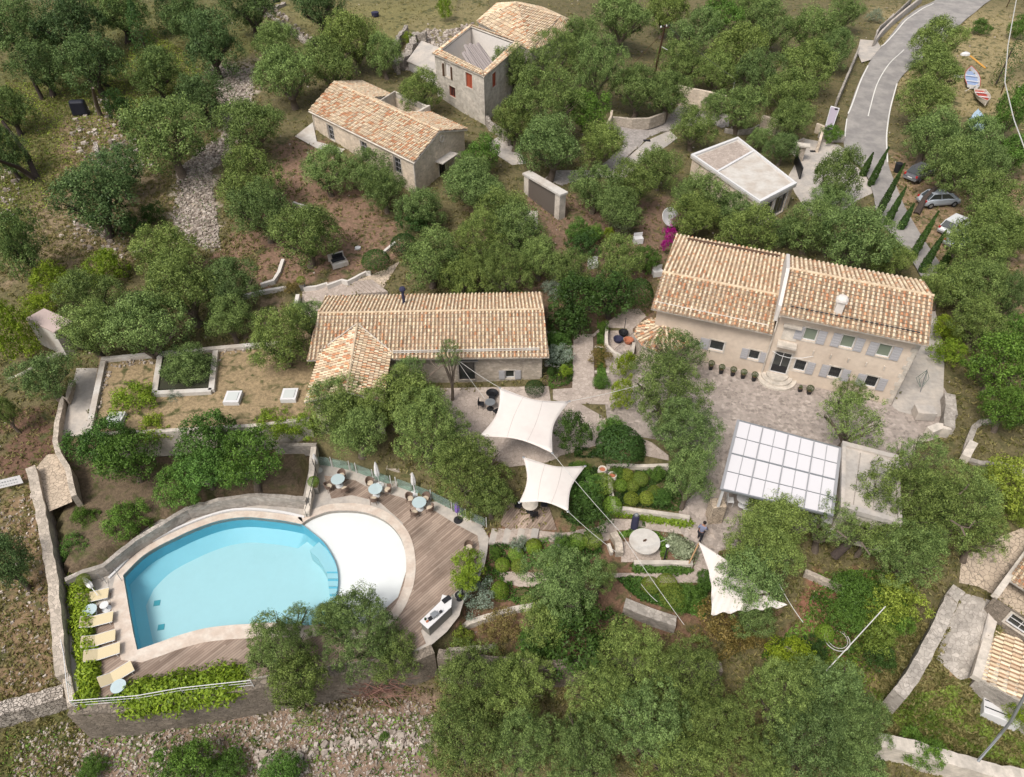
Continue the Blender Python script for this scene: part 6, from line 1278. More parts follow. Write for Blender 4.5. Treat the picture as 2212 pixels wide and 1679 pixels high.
rocks('rubble','stones of the ruined yard beside the ruin',[[T(900,0,*p) for p in ((1120,460),(1200,300),(1330,230),(1570,230),(1700,180),(1640,280),(1400,380),(1180,560))],[T(0,0,*p) for p in ((1960,20),(2150,120),(2209,160))]+[T(900,0,*p) for p in ((0,110),(260,210),(400,330),(470,330),(300,180),(120,60))]],1300,.15,.6)
rocks('rubble','row of larger boulders along the bottom of the rubble slope',[[T(900,1980,*p) for p in ((0,1500),(300,1470),(600,1400),(900,1360),(1150,1320),(1400,1400),(1300,1480),(1000,1440),(700,1480),(300,1570),(0,1600))]],300,.18,.5)
rocks('rubble','small stones scattered over the open ground',[[(0,0),(2212,0),(2212,1679),(0,1679)]],1500,.06,.28)
rocks('rubble','white stones edging the planted roof',[[(225,782),(340,776),(338,784),(240,795),(205,925),(196,925)],[(466,800),(475,758),(530,750),(530,758),(482,768)]],110,.12,.35,z=zg)
# ================================================================ OBJECTS
# ---- shade sails (hypar cloth with curved edges)
def sail(label,px,zs,sag=.11,n=18,group='white shade sails',folds=0):
    c=[P(*q,z) for q,z in zip(px,zs)]; mb=MB(); cen=sum(c,Vector((0,0,0)))/4; V=[]
    for j in range(n+1):
        for i in range(n+1):
            s,t=i/n,j/n; p=c[0].lerp(c[1],s).lerp(c[3].lerp(c[2],s),t)
            # pull the edges inwards into catenary curves
            e=(4*s*(1-s))*(abs(2*t-1)**1.6)+(4*t*(1-t))*(abs(2*s-1)**1.6)
            p=p.lerp(Vector((cen.x,cen.y,p.z)),sag*2.1*e*.9)
            p=p+Vector((0,0,(.06*math.sin(s*40+t*8) if folds else .012*math.sin(s*9+t*5))*1.0))
            V.append(p)
    F=[(j*(n+1)+i,j*(n+1)+i+1,(j+1)*(n+1)+i+1,(j+1)*(n+1)+i) for j in range(n) for i in range(n)]
    mb.add(V,F); o=obj('shade_sail',mb,'sail',smooth_=True); m=o.modifiers.new('t','SOLIDIFY'); m.thickness=.01
    W=n+1
    for r0 in (6,12):
        obj('seam',MB().tube([V[j*W+r0]+Vector((0,0,.012)) for j in range(W)],.012,4),mat('sail_seam',(.42,.38,.35),.9),o)
    edge=[V[i] for i in range(W)]+[V[j*W+n] for j in range(1,W)]+[V[n*W+i] for i in range(n-1,-1,-1)]+[V[j*W] for j in range(n-1,-1,-1)]
    obj('hem',MB().tube(edge,.022,4),'sail',o)
    for q in (V[0],V[n],V[-1],V[n*W]): obj('corner_ring',MB().lathe([(.06,-.02),(.1,0),(.06,.02)],8,q.x,q.y,q.z),'greymetal',o)
    return tag(o,label,'shade sail',group),c
s1,c1_=sail('upper white four pointed shade sail in front of the middle house',[(1080,838),(1230,867),(1193,979),(1036,942)],[3.0,2.3,2.9,2.2])
s2_,c2_=sail('lower white four pointed shade sail above the small deck table',[(1131,988),(1264,1007),(1227,1105),(1122,1085)],[2.2,1.5,2.1,1.4])
c3_=[P(*q,z) for q,z in (((1508,1170),.6),((1600,1230),1.0),((1700,1310),.8),((1536,1328),-.4))]
V=[];n=26;mb=MB()
for j in range(n+1):
    for i in range(n+1):
        s,t=i/n,j/n; p=c3_[0].lerp(c3_[1],s).lerp(c3_[3].lerp(c3_[2],s),t); e=4*t*(1-t)*(abs(2*s-1)**1.5); q=sum(c3_,Vector((0,0,0)))/4
        p=p.lerp(q,.2*e); V.append(p+Vector((0,0,.16*math.sin(s*30+t*22)*t)))
mb.add(V,[(j*(n+1)+i,j*(n+1)+i+1,(j+1)*(n+1)+i+1,(j+1)*(n+1)+i) for j in range(n) for i in range(n)]); o=obj('shade_sail',mb,'sail',smooth_=True); o.modifiers.new('t','SOLIDIFY').thickness=.01; tag(o,'slack folded white shade sail hanging beside the walking person','shade sail')
def rope(label,pts,r=.015,m='cable',name='rope',cat='rope'):
    p=[P(u,v,z) for u,v,z in pts]; a=[]
    for i in range(len(p)-1):
        for k in range(8): t=k/8; q=p[i].lerp(p[i+1],t); q.z-=.12*math.sin(math.pi*t); a.append(q)
    a.append(p[-1]); return tag(obj(name,MB().tube(a,r,5),m),label,cat)
rope('rope from the upper sail up to the bare branch by the middle house wall',[(1080,838,3.0),(985,775,3.6)])
rope('second rope fanning out from the bare branch down to the patio',[(985,775,3.6),(1048,862,1.0)])
rope('rope from the upper sail right corner to the courtyard olive',[(1230,867,2.3),(1395,828,3.0)])
rope('longest rope crossing the garden from the upper sail to the lower beds',[(1193,979,2.9),(1340,1150,1.2),(1478,1350,-.8)])
rope('rope from the lower sail down to the front olive',[(1227,1105,2.1),(1330,1192,.6)])
rope('thin rope over the lower shrub bed',[(1385,1262,-.2),(1420,1300,-1.0)],.016)
rope('pale rope from the folded sail tip across the red soil',[(1683,1262,.8),(1735,1345,-.3)],.02)
rope('short rope by the lamp post',[(1372,1185,-.2),(1440,1165,.4)],.014)
for l,a,b in (('pale wooden prop pole below the walking person',T(1800,1400,1390,1295)+(-1.1,),T(1800,1400,1470,1130)+(.6,)),):
    tag(obj('prop_pole',MB().tube([P(*a),P(*b)],.05,6),mat('light_wood',(.42,.26,.14),.8)),l,'pole')
# bare branches poking out of the crowns
for l in ('pale bare branch reaching over the middle house eaves',):
    mb=MB(); z=3.4
    def br(pts,r): mb.tube([P(*T(900,700,x,y),zz) for x,y,zz in pts],[r*(1-.6*i/(len(pts)-1)) for i in range(len(pts))],5)
    br([(1060,1330,2.8),(1160,1360,3.2),(1230,1390,3.4),(1330,1380,3.6)],.07); br([(1330,1400,3.4),(1420,1330,3.7),(1510,1270,3.9),(1560,1180,4.2)],.09); br([(1420,1330,3.7),(1360,1260,4.0)],.05); br([(1510,1270,3.9),(1480,1190,4.2)],.05); br([(1230,1390,3.4),(1150,1440,3.2)],.04)
    tag(obj('bare_branch',mb,'bark'),l,'branch')
tree(970,765,70,55,'loose',OL+'top sprouting over the middle house eaves',group='olive trees of the pool garden',clear=3.6)
for l,pts in (('bare white branches on the right of the large courtyard olive',[[(1640,960,3.5),(1720,1010,3.8),(1780,1020,4.0),(1830,960,4.3)],[(1720,1010,3.8),(1750,1080,3.6)]]),('bare twigs on the crown behind the bar roof',[[(1700,760,3.8),(1750,720,4.2),(1780,680,4.6)],[(1510,590,3.6),(1540,640,3.8)]]),('bare twigs above the fallen trunk',[[(750,1040,3.2),(830,1100,3.0)],[(940,1130,2.6),(1010,1230,2.2)]])):
    mb=MB()
    for q in pts: mb.tube([P(*T(2610,1400,x,y),z) for x,y,z in q],[.06,.045,.035,.02][:len(q)],5)
    tag(obj('bare_branch',mb,'bark'),l,'branch')
# ---- glass railing on the back edge of the pool deck
rail=thing('glass_railing','glass railing with pairs of white posts along the back edge of the pool deck','railing',(*P(850,1030,ZP).xy,ZP))
rl=[P(*T(900,1400,x,y),ZP) for x,y in ((480,530),(600,545),(740,575),(790,590),(920,640),(1060,690),(1100,700),(1240,750),(1370,800),(1530,880),(1640,950),(1680,965),(1800,1015))]
for a,b in zip(rl,rl[1:]):
    if (b-a).length<.5: continue
    d=(b-a).normalized(); a2,b2=a+d*.12,b-d*.12; nn_=Vector((-d.y,d.x,0))*.008
    obj('glass_panel',MB().prism([(a2-nn_).xy[:],(b2-nn_).xy[:],(b2+nn_).xy[:],(a2+nn_).xy[:]],ZP+.08,ZP+1.0),'railglass',rail)
for p in rl: obj('post',MB().box(p.x,p.y,ZP,.06,.06,1.1),'whitemetal',rail)
rail2=thing('metal_railing','thin dark handrail on the wall beside the pool steps','railing',(*P(670,1040,ZP).xy,ZP))
hp=[P(*T(900,1400,x,y),z) for x,y,z in ((440,480,-.6),(470,560,-.9),(430,720,-1.2),(410,800,-1.4),(385,880,-1.7))]
mb=MB(); mb.tube(hp,.022,6); obj('handrail',mb,'darkmetal',rail2)
for p in hp: obj('post',MB().tube([p-Vector((0,0,.8)),p],.018,6),'darkmetal',rail2)
rail3=thing('white_railing','white tubular railing along the left and front edges of the pool terrace','railing',(*P(160,1400,ZP).xy,ZP))
fp=[P(*q,ZP+.9) for q in (T(0,1980,405,280),T(0,1980,445,480),T(0,1980,495,720),T(0,1980,515,930),T(0,1980,540,1085),T(0,1980,1060,1045),T(0,1980,1400,985),T(0,1980,1950,925))]
for k,dz in enumerate((0,-.3,-.6)): obj('rail',MB().tube([p+Vector((0,0,dz)) for p in fp],.025 if k==0 else .014,6),'white',rail3)
for p in fp: obj('post',MB().tube([p-Vector((0,0,.95)),p],.03,6),'white',rail3)
st_=thing('step_railing','short metal posts beside the steps at the left end of the pool','railing',(*P(200,1240,ZP).xy,ZP))
for x,y in ((585,1440),(620,1470),(760,1380),(795,1400),(885,1330),(915,1380)):
    p=P(*T(0,1400,x,y),ZP+.8); obj('post',MB().tube([p-Vector((0,0,.9)),p],.02,6),'greymetal',st_)
# pale steps strip left of pool
struct('left_stone_strip',sheet(W2(TT(0,1400,[(555,1510),(660,1470),(700,1480),(840,1420),(860,1600),(700,1640),(590,1660)])),ZP+.03),'palecon')
# ---- stairs from pool deck up to the garden path
sa,sb=P(*T(900,1400,1830,1030),ZP),P(*T(900,1400,1830,1140),ZP); se=P(*T(900,1400,2200,1075),-1.6)
stairs=thing('garden_stairs','flight of pale stone steps from the pool deck to the garden path','stairs',(sa.x,sa.y,ZP))
d=(Vector((se.x,se.y))-Vector(((sa.x+sb.x)/2,(sa.y+sb.y)/2))); L=d.length; d.normalize(); w0=(sa-sb).length/2; nn_=Vector((-d.y,d.x)); m0=Vector(((sa.x+sb.x)/2,(sa.y+sb.y)/2))
for k in range(7):
    a=m0+d*(L*k/7); b=m0+d*L; obj('step',MB().prism([(a-nn_*w0)[:],(b-nn_*w0)[:],(b+nn_*w0)[:],(a+nn_*w0)[:]],ZP-.5+.001*k,ZP+.13*(k+1)),'path' if k%2 else 'concrete',stairs)
us=thing('terrace_steps','broad stone steps on the paved descent behind the middle house','stairs',(*PG(795,610).xy,0))
for k in range(6):
    q=[PG(*T(900,700,x+38*k,y+6*k)) for x,y in ((690,645),(728,640),(850+0,755),(810,760))]; z=PG(*T(900,700,760,700)).z+.1+.1*k
    obj('step',MB().prism([p.xy[:] for p in q],z-.6,z),'path',us)
# ---- furniture prototypes
def CH(): return child_map(None)
def round_table(r,h,top,leg,loc,label,group=None,hole=True):
    t=thing('round_table',label,'table',loc,0,group)
    mb=MB(); mb.lathe([(r*.98,h-.03),(r,h-.02),(r,h),(.05,h)],24); obj('table_top',mb,top,t,world=False)
    mb=MB(); mb.lathe([(.28,0),(.28,.03),(.05,.06),(.04,h-.04),(.2,h-.03)],12); obj('pedestal',mb,leg,t,world=False); return t
def wicker_chair(loc,rz,label,group):
    t=thing('wicker_chair',label,'chair',loc,rz,group)
    obj('seat',MB().lathe([(.24,.36),(.27,.38),(.27,.42),(.24,.43)],14),'wicker',t,world=False)
    obj('cushion',MB().lathe([(.21,.431),(.23,.45),(.22,.48),(.1,.495)],14),'cushion',t,world=False)
    mb=MB(); V=[];F=[];n=14
    for j,(z,rr0) in enumerate(((.4,.27),(.62,.31),(.86,.33))):
        for i in range(n+1):
            a=math.pi*(1.0*i/n)+0; zz=z if j<2 else z-.16*abs(math.cos(a))**2
            V.append((rr0*math.cos(a),rr0*math.sin(a),zz))
    for j in range(2):
        for i in range(n): F.append((j*(n+1)+i,j*(n+1)+i+1,(j+1)*(n+1)+i+1,(j+1)*(n+1)+i))
    mb.add(V,F); o=obj('backrest',mb,'wicker',t,world=False); m=o.modifiers.new('t','SOLIDIFY'); m.thickness=.035
    for x,y in ((-.2,-.18),(.2,-.18),(-.2,.18),(.2,.18)): obj('leg',MB().tube([(x*1.1,y*1.1,0),(x,y,.38)],.018,6),'wicker',t,world=False)
    return t
def parasol(loc,label,h=2.5,col='parasol',base=True,group=None):
    t=thing('closed_parasol',label,'parasol',loc,0,group)
    obj('pole',MB().tube([(0,0,0),(0,0,h)],.025,8),'white' if col!='purple' else 'darkmetal',t,world=False)
    mb=MB(); n=12
    prof=[(.05,h*.42),(.13,h*.45),(.17,h*.58),(.13,h*.8),(.07,h*.93),(.02,h*1.0)]; V=[];F=[]
    for r,z in prof:
        for k in range(n): q=r*(1+.22*(k%2)); V.append((q*math.cos(2*math.pi*k/n),q*math.sin(2*math.pi*k/n),z))
    for i in range(len(prof)-1):
        for k in range(n): F.append((i*n+k,i*n+(k+1)%n,(i+1)*n+(k+1)%n,(i+1)*n+k))
    mb.add(V,F); obj('canopy',mb,col,t,world=False)
    if base: obj('base',MB().lathe([(.32,0),(.32,.06),(.06,.1),(.05,.25)],16),'white' if col!='purple' else 'darkmetal',t,world=False)
    return t
def deckpt(x,y,a=900,b=1400,z=ZP+.025): p=P(*T(a,b,x,y),z); return (p.x,p.y,z)
def facing(loc,to): return math.atan2(to[1]-loc[1],to[0]-loc[0])+math.pi/2
CG_='wicker chairs round the pool deck tables'; TG='glass topped tables on the pool deck'
for ti,(tx,ty,nm,chs) in enumerate([(655,690,'leftmost',[(680,640,'behind'),(580,725,'left of'),(703,745,'in front of')]),(945,765,'middle',[(900,700,'behind'),(1035,750,'right of'),(928,825,'in front of')]),(1283,870,'rightmost',[(1210,820,'left of'),(1330,820,'behind'),(1245,930,'in front of'),(1362,895,'right of')])]):
    tl=deckpt(tx,ty); round_table(.5,.74,'tableglass','whitemetal',tl,nm+' round glass topped table on the pool deck',TG)
    for cx_,cy_,w_ in chs: cl=deckpt(cx_,cy_); wicker_chair(cl,facing(cl,tl)+math.pi*0,'wicker chair %s the %s glass table on the pool deck'%(w_,nm),CG_)
for i in range(0): pass
parasol(deckpt(968,690),'tallest closed white parasol behind the middle glass table',2.6)
parasol(deckpt(1245,750),'closed white parasol behind the rightmost glass table',2.3)
parasol(deckpt(1580,960),'closed purple parasol on the right part of the pool deck',2.2,'purple')
parasol(deckpt(490,575),'slim closed white parasol at the top left corner of the pool deck',1.9)
# wicker chairs at lower right of deck
for (x,y,l,rz) in ((1665,1200,'upper folded wicker chair at the right tip of the pool deck',.4),(1700,1270,'lower wicker chair at the right tip of the pool deck',.9)): wicker_chair(deckpt(x,y),rz,l,CG_)
# planters with clipped balls
def planter(loc,w_,h,ballr,kind,label,m='planter',cat='planter'):
    t=thing('planter',label,cat,loc); mb=MB(); mb.box(0,0,0,w_*.8,w_*.8,h,0,None,1.25); obj('pot',mb,m,t,world=False)
    obj('soil',MB().box(0,0,h-.03,w_*.9,w_*.9,.035),'soil',t,world=False)
    b=bpy.data.objects.new('plant',PR[kind][0]); COL.objects.link(b); b.parent=t; b.location=(0,0,h+ballr*.8); b.scale=(ballr,)*3; return t
planter(deckpt(475,735),.62,.75,.42,'ball','tall grey planter with a clipped green ball by the pool steps')
planter(deckpt(690,1480,0,1400),.4,.5,.42,'ballyellow','small planter with a clipped yellow green ball at the lounger terrace')
pp_=PG(*T(900,700,375,715)); planter((pp_.x,pp_.y,pp_.z),.45,.7,.42,'ballyellow','grey planter with a yellow green ball at the top of the paved descent')
# plant pots along the facade
for i,((x,y),w_) in enumerate(zip(((1555,1330),(1635,1360),(1725,1378),(1805,1398),(1890,1418)),('first','second','third','fourth','fifth'))):
    p=P(*T(1800,700,x,y),.06); planter((p.x,p.y,.06),.3,.4,.27,'balldark','%s dark pot from the left under the main house left windows'%w_,'darkmetal')
for x,y,l in ((530,1520,'dark leafy pot right of the round door steps'),(460,1500,'small dark pot close to the round door steps')): p=P(*T(2610,700,x,y),.06); planter((p.x,p.y,.06),.3,.3,.3 if x>500 else .16,'balldark',l,'darkmetal')
# urns
for x,y,l in ((708,618,'left red lined cream urn at the corner of the square bed'),(785,665,'right red lined cream urn at the corner of the square bed')):
    p=PG(*T(1800,1400,x,y)); t=thing('garden_urn',l,'urn',(p.x,p.y,p.z)); obj('vase',MB().lathe([(.15,0),(.2,.1),(.3,.35),(.33,.6),(.27,.75),(.3,.82),(.24,.82),(.2,.7)],16),'cream',t,world=False); obj('lining',MB().lathe([(.21,.68),(.2,.74),(.1,.75),(.001,.75)],14),'terracotta',t,world=False)
# loungers
def lounger(pts,label):    # pts: deck pixels: head end centre, foot end centre
    a,b=[Vector(deckpt(x,y,0,1980)) for x,y in pts]; d=b-a; L=d.length; rz=math.atan2(d.y,d.x); L=min(max(L,1.8),2.3)
    t=thing('sun_lounger',label,'sun lounger',(a.x,a.y,a.z),rz,'fabric sun loungers on the pool terrace')
    w_=.36
    prof=[(0,.62),(L*.36,.34),(L,.36)]
    mb=MB(); V=[]
    for x,z in prof: V+=[(x,-w_,z),(x,w_,z)]
    for x,z in prof: V+=[(x,-w_,z-.04),(x,w_,z-.04)]
    mb.add(V,[(1,0,2,3),(3,2,4,5),(6,7,9,8),(8,9,11,10),(0,1,7,6),(4,10,11,5),(0,6,8,2),(2,8,10,4),(1,3,9,7),(3,5,11,9)]); obj('sling',mb,'lounger',t,world=False)
    mb=MB()
    for s in (-1,1): mb.tube([(0.02,s*(w_+.02),.6),(L*.36,s*(w_+.02),.33),(L,s*(w_+.02),.34)],.022,6)
    obj('frame',mb,'whitemetal',t,world=False)
    for x in (.12*L+.2,.9*L):
        for s in (-1,1): obj('leg',MB().tube([(x,s*w_,0),(x,s*w_,.34)],.02,6),'whitemetal',t,world=False)
for pts,l in (([(615,320),(860,265)],'sun lounger with a folded parasol on it, highest of the row'),([(650,510),(890,450)],'second sun lounger, below the two small round tables'),([(660,665),(915,590)],'third sun lounger from the top of the row'),([(680,775),(950,690)],'fourth sun lounger, close under the third'),([(800,980),(1030,840)],'slanted sun lounger at the bottom left corner of the terrace')): lounger(pts,l)
t=parasol((0,0,0),'folded pale parasol lying across the highest sun lounger',2.0,base=False); a=Vector(deckpt(700,190,0,1980))+Vector((0,0,.55)); b=Vector(deckpt(790,300,0,1980))+Vector((0,0,.55)); t.location=b; t.rotation_euler=(a-b).to_track_quat('Z','Y').to_euler()
for x,y,r,l in ((722,408,.42,'larger round glass table between the first two loungers'),(833,370,.26,'small round white table between the first two loungers'),(945,1000,.42,'round glass table behind the creeper at the slanted lounger')): round_table(r,.5,'tableglass' if r>.3 else 'white','whitemetal',deckpt(x,y,0,1980),l)
for x,y,l in ((635,410,'small dark bottle cooler at the first loungers'),(660,600,'small dark bottle cooler at the third lounger')): p=deckpt(x,y,0,1980); tag(obj('cooler',MB().lathe([(.08,0),(.11,.05),(.1,.3),(.05,.36)],10,*p),'black'),l,'cooler')
# ---- bar counter on the deck
bc=thing('bar_counter','L shaped white topped bar counter with equipment at the right end of the pool deck','bar counter',deckpt(1400,420,900,1980))
ctD=[(1285,480),(1450,290),(1525,280),(1520,350),(1345,515)]
ct=[P(*T(900,1980,x,y-45),ZP+1.0).xy[:] for x,y in ((1290,505),(1440,360),(1455,310),(1525,330),(1520,400),(1350,560))]
obj('cabinet',MB().prism([(x+.0,y) for x,y in ct],ZP,ZP+.95),'brownwood' if 0 else 'planter',bc); cc_=(sum(p[0] for p in ct)/6,sum(p[1] for p in ct)/6)
obj('counter_top',MB().prism([(x+(x-cc_[0])*.07,y+(y-cc_[1])*.07) for x,y in ct],ZP+.951,ZP+1.02),'white',bc)
for i,(x,y,sx,sy,sz,m_,nm,l) in enumerate([(1490,300,.55,.3,.12,'black','sink','black sink basin on the bar counter'),(1395,425,.4,.35,.25,'greymetal','coffee_machine','grey coffee machine on the bar counter'),(1365,450,.25,.2,.18,'black','till','black till on the bar counter'),(1340,470,.16,.12,.1,'terracotta','snack_box','orange box on the bar counter'),(1325,455,.1,.1,.2,'green','bottle','green bottle on the bar counter'),(1445,400,.18,.12,.22,'darkmetal','grinder','dark grinder on the bar counter')]):
    p=P(*T(900,1980,x,y),ZP+1.0); tag(obj(nm,MB().box(p.x,p.y,ZP+1.021,sx,sy,sz,.7),m_,bevel=.02),l,nm.replace('_',' '))
p=Vector(deckpt(1590,290,900,1980)); tag(obj('office_chair',MB().lathe([(.2,0),(.05,.06),(.05,.4),(.26,.42),(.28,.5),(.1,.52)],12,p.x,p.y,ZP).box(p.x+.2,p.y+.05,ZP+.5,.08,.42,.45),'black'),'black swivel stool beside the bar counter','stool')
# ---- deck table under the lower sail
sd=sheet([PG(*T(1800,1400,x,y)).xy[:] for x,y in ((-20,800),(300,860),(360,1040),(0,1040),(-80,1000))],None,.08,.6); struct('small_deck',sd,'deck')
tp=PG(*T(1800,1400,150,890)); tp=(tp.x,tp.y,tp.z+.08); round_table(.55,.74,'cream','darkmetal',tp,'round cream table under the lower shade sail')
def dark_chair(loc,rz,label,group):
    t=thing('dark_chair',label,'chair',loc,rz,group); obj('seat',MB().box(0,0,.42,.44,.42,.05),'black',t,world=False); obj('backrest',MB().box(0,.2,.47,.44,.04,.42),'black',t,world=False)
    for x in (-.19,.19):
        for y in (-.18,.18): obj('leg',MB().tube([(x,y,0),(x,y,.42)],.018,5),'black',t,world=False)
for x,y,l in ((60,880,'left of'),(180,950,'in front of'),(260,870,'right of')): p=PG(*T(1800,1400,x,y)); p=(p.x,p.y,p.z+.08); dark_chair(p,facing(p,tp),'dark chair %s the cream table under the lower sail'%l,'dark chairs under the lower sail')
# patio set near middle house
fpz=.1
p=PG(*T(900,700,1845,1535)); t=thing('fire_bowl','round dark fire bowl on the patio by the upper sail','fire bowl',(p.x,p.y,p.z)); obj('bowl',MB().lathe([(.15,0),(.35,.12),(.48,.32),(.42,.32),(.3,.18),(.05,.12)],18),'black',t,world=False); obj('stand',MB().lathe([(.25,-.02),(.25,.02),(.1,.06)],12),'darkmetal',t,world=False)
tb=PG(*T(900,700,1830,1640)); round_table(.4,.72,'greymetal','darkmetal',(tb.x,tb.y,tb.z+.04),'small metal table half under the upper sail on the patio')
for dx,dy,l in ((-.7,.1,'left of'),(.1,.75,'behind'),(.5,-.7,'in front of')): q=(tb.x+dx,tb.y+dy,tb.z+.04); dark_chair(q,facing(q,(tb.x,tb.y)),'dark chair %s the small patio table'%l,'dark patio chairs')
# tables below the pergola edge
PT='white chairs under the pergola edge'
for i,(u,v,l) in enumerate(((1608,1078,'left white round table below the pergola edge'),(1700,1098,'middle white round table below the pergola edge'),(1790,1120,'right white round table below the pergola edge'))):
    tl=P(u,v,.75); tl=(tl.x,tl.y,.06); round_table(.5,.74,'white','whitemetal',tl,l)
    for k,(dx,dy,w_) in enumerate(((-.85,.1,'left of'),(.85,-.1,'right of'),(.05,-.85,'in front of'))):
        q=(tl[0]+dx,tl[1]+dy,.06); t=thing('white_chair','white chair %s the %s'%(w_,l.replace('white round ','')),'chair',q,facing(q,tl),PT)
        obj('seat',MB().box(0,0,.42,.45,.43,.06),'white',t,world=False); obj('backrest',MB().box(0,.21,.48,.45,.05,.4),'white',t,world=False)
        for x in (-.19,.19):
            for y in (-.18,.18): obj('leg',MB().tube([(x,y,0),(x,y,.42)],.018,5),'whitemetal',t,world=False)
# round stone table, bin, lamp, navy covered parasol
p=PG(*T(1800,1400,1033,1175)); t=thing('stone_table','large round white stone table in the walled garden','table',(p.x,p.y,p.z)); obj('table_top',MB().lathe([(.95,.68),(1.0,.7),(1.0,.77),(.05,.78)],32),'palecon',t,world=False); obj('pedestal',MB().lathe([(.4,0),(.3,.1),(.25,.67)],12),'cream',t,world=False); tag(obj('sundial',MB().box(p.x,p.y,p.z+.781,.22,.06,.14,.4).box(p.x,p.y,p.z+.785,.1,.1,.05),'brownwood'),'small brown ornament on the round white stone table','ornament')
p=PG(*T(1800,1400,955,1050)); t=thing('covered_parasol','black covered upright parasol with a pale cap on the lower path','parasol',(p.x,p.y,p.z)); obj('cover',MB().lathe([(.16,.0),(.22,.1),(.25,.8),(.24,1.5),(.2,1.75),(.1,1.8)],14),'navy',t,world=False); obj('cap',MB().lathe([(.1,1.79),(.15,1.82),(.12,1.92),(.02,1.95)],12),'greymetal',t,world=False)
p=PG(*T(1800,1400,1195,1270)); t=thing('garden_lamp','slim dark lamp post right of the round stone table','lamp',(p.x,p.y,p.z)); obj('post',MB().lathe([(.08,0),(.05,.05),(.045,1.5)],10),'darkmetal',t,world=False); obj('lamp_head',MB().lathe([(.06,1.5),(.13,1.56),(.13,1.62),(.03,1.68)],12),'whitemetal',t,world=False)
# white seats near rock clearing etc.
for (x,y,l) in ((800,395,'white disc like stool on the red soil lawn'),):
    p=PG(*T(900,700,x,y)); tag(obj('stool',MB().lathe([(.2,0),(.28,.05),(.28,.2),(.02,.25)],14,p.x,p.y,p.z),'white'),l,'stool')
p=PG(*T(900,700,650,510)); t=thing('garden_bench','slatted grey wooden seat with black cushions under the lawn olive','bench',(p.x,p.y,p.z),.5); 
for k in range(4): obj('slat',MB().box(0,-.5+k*.33,.38,1.5,.2,.05),'palecon',t,world=False)
obj('frame',MB().box(0,.62,.1,1.5,.07,.75).box(0,-.65,0,1.5,.07,.4),'palecon',t,world=False); obj('cushion',MB().box(0,0,.431,1.2,.5,.1).box(.1,.45,.45,1.0,.12,.35),'black',t,world=False)
p=PG(*T(1800,700,1215,240)); t=thing('satellite_dish','pale grey satellite dish behind the bougainvillea','satellite dish',(p.x,p.y,p.z)); 
mb=MB(); mb.lathe([(.05,0),(.4,.06),(.75,.2),(.95,.34),(.93,.36),(.7,.24),(.05,.04)],20); o=obj('dish',mb,'whitemetal',t,world=False); o.location=(0,0,1.3); o.rotation_euler=(math.radians(52),0,.5); obj('mast',MB().tube([(0,0,0),(0,0,1.35)],.06,6),'greymetal',t,world=False)
for i,(a,b,pts,l) in enumerate(((1800,700,[(640,535),(690,540),(640,600)],'white garden seat in the beds above the dark tree'),(1800,700,[(1140,600)],'white box unit at the left gable of the main house'),(1800,700,[(990,345)],'white folded sunbed behind the beds left of the main house'))):
    p=PG(*T(a,b,*pts[0])); tag(obj('sunbed',MB().box(p.x,p.y,p.z,.9,.6,.6,.2).box(p.x,p.y+.3,p.z+.6,.9,.08,.35,.2),'white',bevel=.03),l,'seat')
# signs
p=P(*T(0,1400,90,690),-1.5); t=thing('white_sign','small white sign with grey scribbled lettering at the far left wall','sign',(p.x,p.y,p.z)); 
o=obj('board',MB().box(0,0,0,1.5,.05,.62),'white',t,world=False); o.rotation_euler=(math.radians(-20),0,.35)
for k in range(2):
    rr2=random.Random(k); 
    for j in range(7):
        mb=MB().box(-.6+j*.17,-.03,.16+k*.2,rr2.uniform(.06,.12),.006,.08 if k else .05); o2=obj('lettering',mb,'greymetal',t,world=False); o2.rotation_euler=(math.radians(-20),0,.35)
# propane tank / white ribbed unit, lower right
p=PG(*T(2610,1980,1995,1190)); t=thing('white_cabinet','white ribbed cabinet with slats below the tiled roof at lower right','cabinet',(p.x,p.y,p.z-.1),-.45)
obj('body',MB().box(0,0,0,1.9,1.25,.8),'white',t,world=False,bevel=.05)
for k in range(2): obj('groove',MB().box(0,-.25+k*.45,.8,1.8,.07,.012),'black',t,world=False)
for x,y,l in ((1640,1008,'upper'),(1712,1068,'second'),(1750,1125,'third'),(1880,1118,'rightmost'),(1848,1172,'lowest')):
    p=PG(*T(2610,1980,x,y)); tag(obj('stepping_stone',MB().lathe([(.1,-.6),(.12,.0),(.1,.05),(.02,.07)],9,p.x,p.y,p.z,None,1.2,.8),'white'),'%s white rounded stone in the dry grass by the cabinet'%l,'stone',group='white stones in the dry grass')
# wire hoop, fallen rail
p=PG(*T(2610,1980,740,630)); mb=MB(); mb.tube([(p.x+.75*math.cos(a),p.y+.75*math.sin(a),p.z+.35) for a in [i*math.pi/12 for i in range(25)]],.03,5,cap=False); mb.tube([(p.x+.6*math.cos(a),p.y+.6*math.sin(a),p.z+.4) for a in [i*math.pi/12+.2 for i in range(25)]],.02,5,cap=False); tag(obj('hose_coil',mb,'cable'),'coiled pale hose on the ground at the ivy','hose')
tag(obj('rail_pole',MB().tube([P(*T(2610,1980,670,850),-.6),P(*T(2610,1980,900,600),.3),P(*T(2610,1980,1130,350),1.0)],.03,6),'cable'),'long pale rail sloping through the yellow green bushes','pole')
tag(obj('utility_cable',MB().tube([P(*T(2610,1980,1850,1555),-3.2),P(*T(2610,1980,2030,1340),-1.4),P(*T(2610,1980,2110,1240),-.2),P(*T(2610,1980,2260,960),2.5)],.08,6),'greymetal'),'grey metal pole leaning at the bottom right corner','pole')
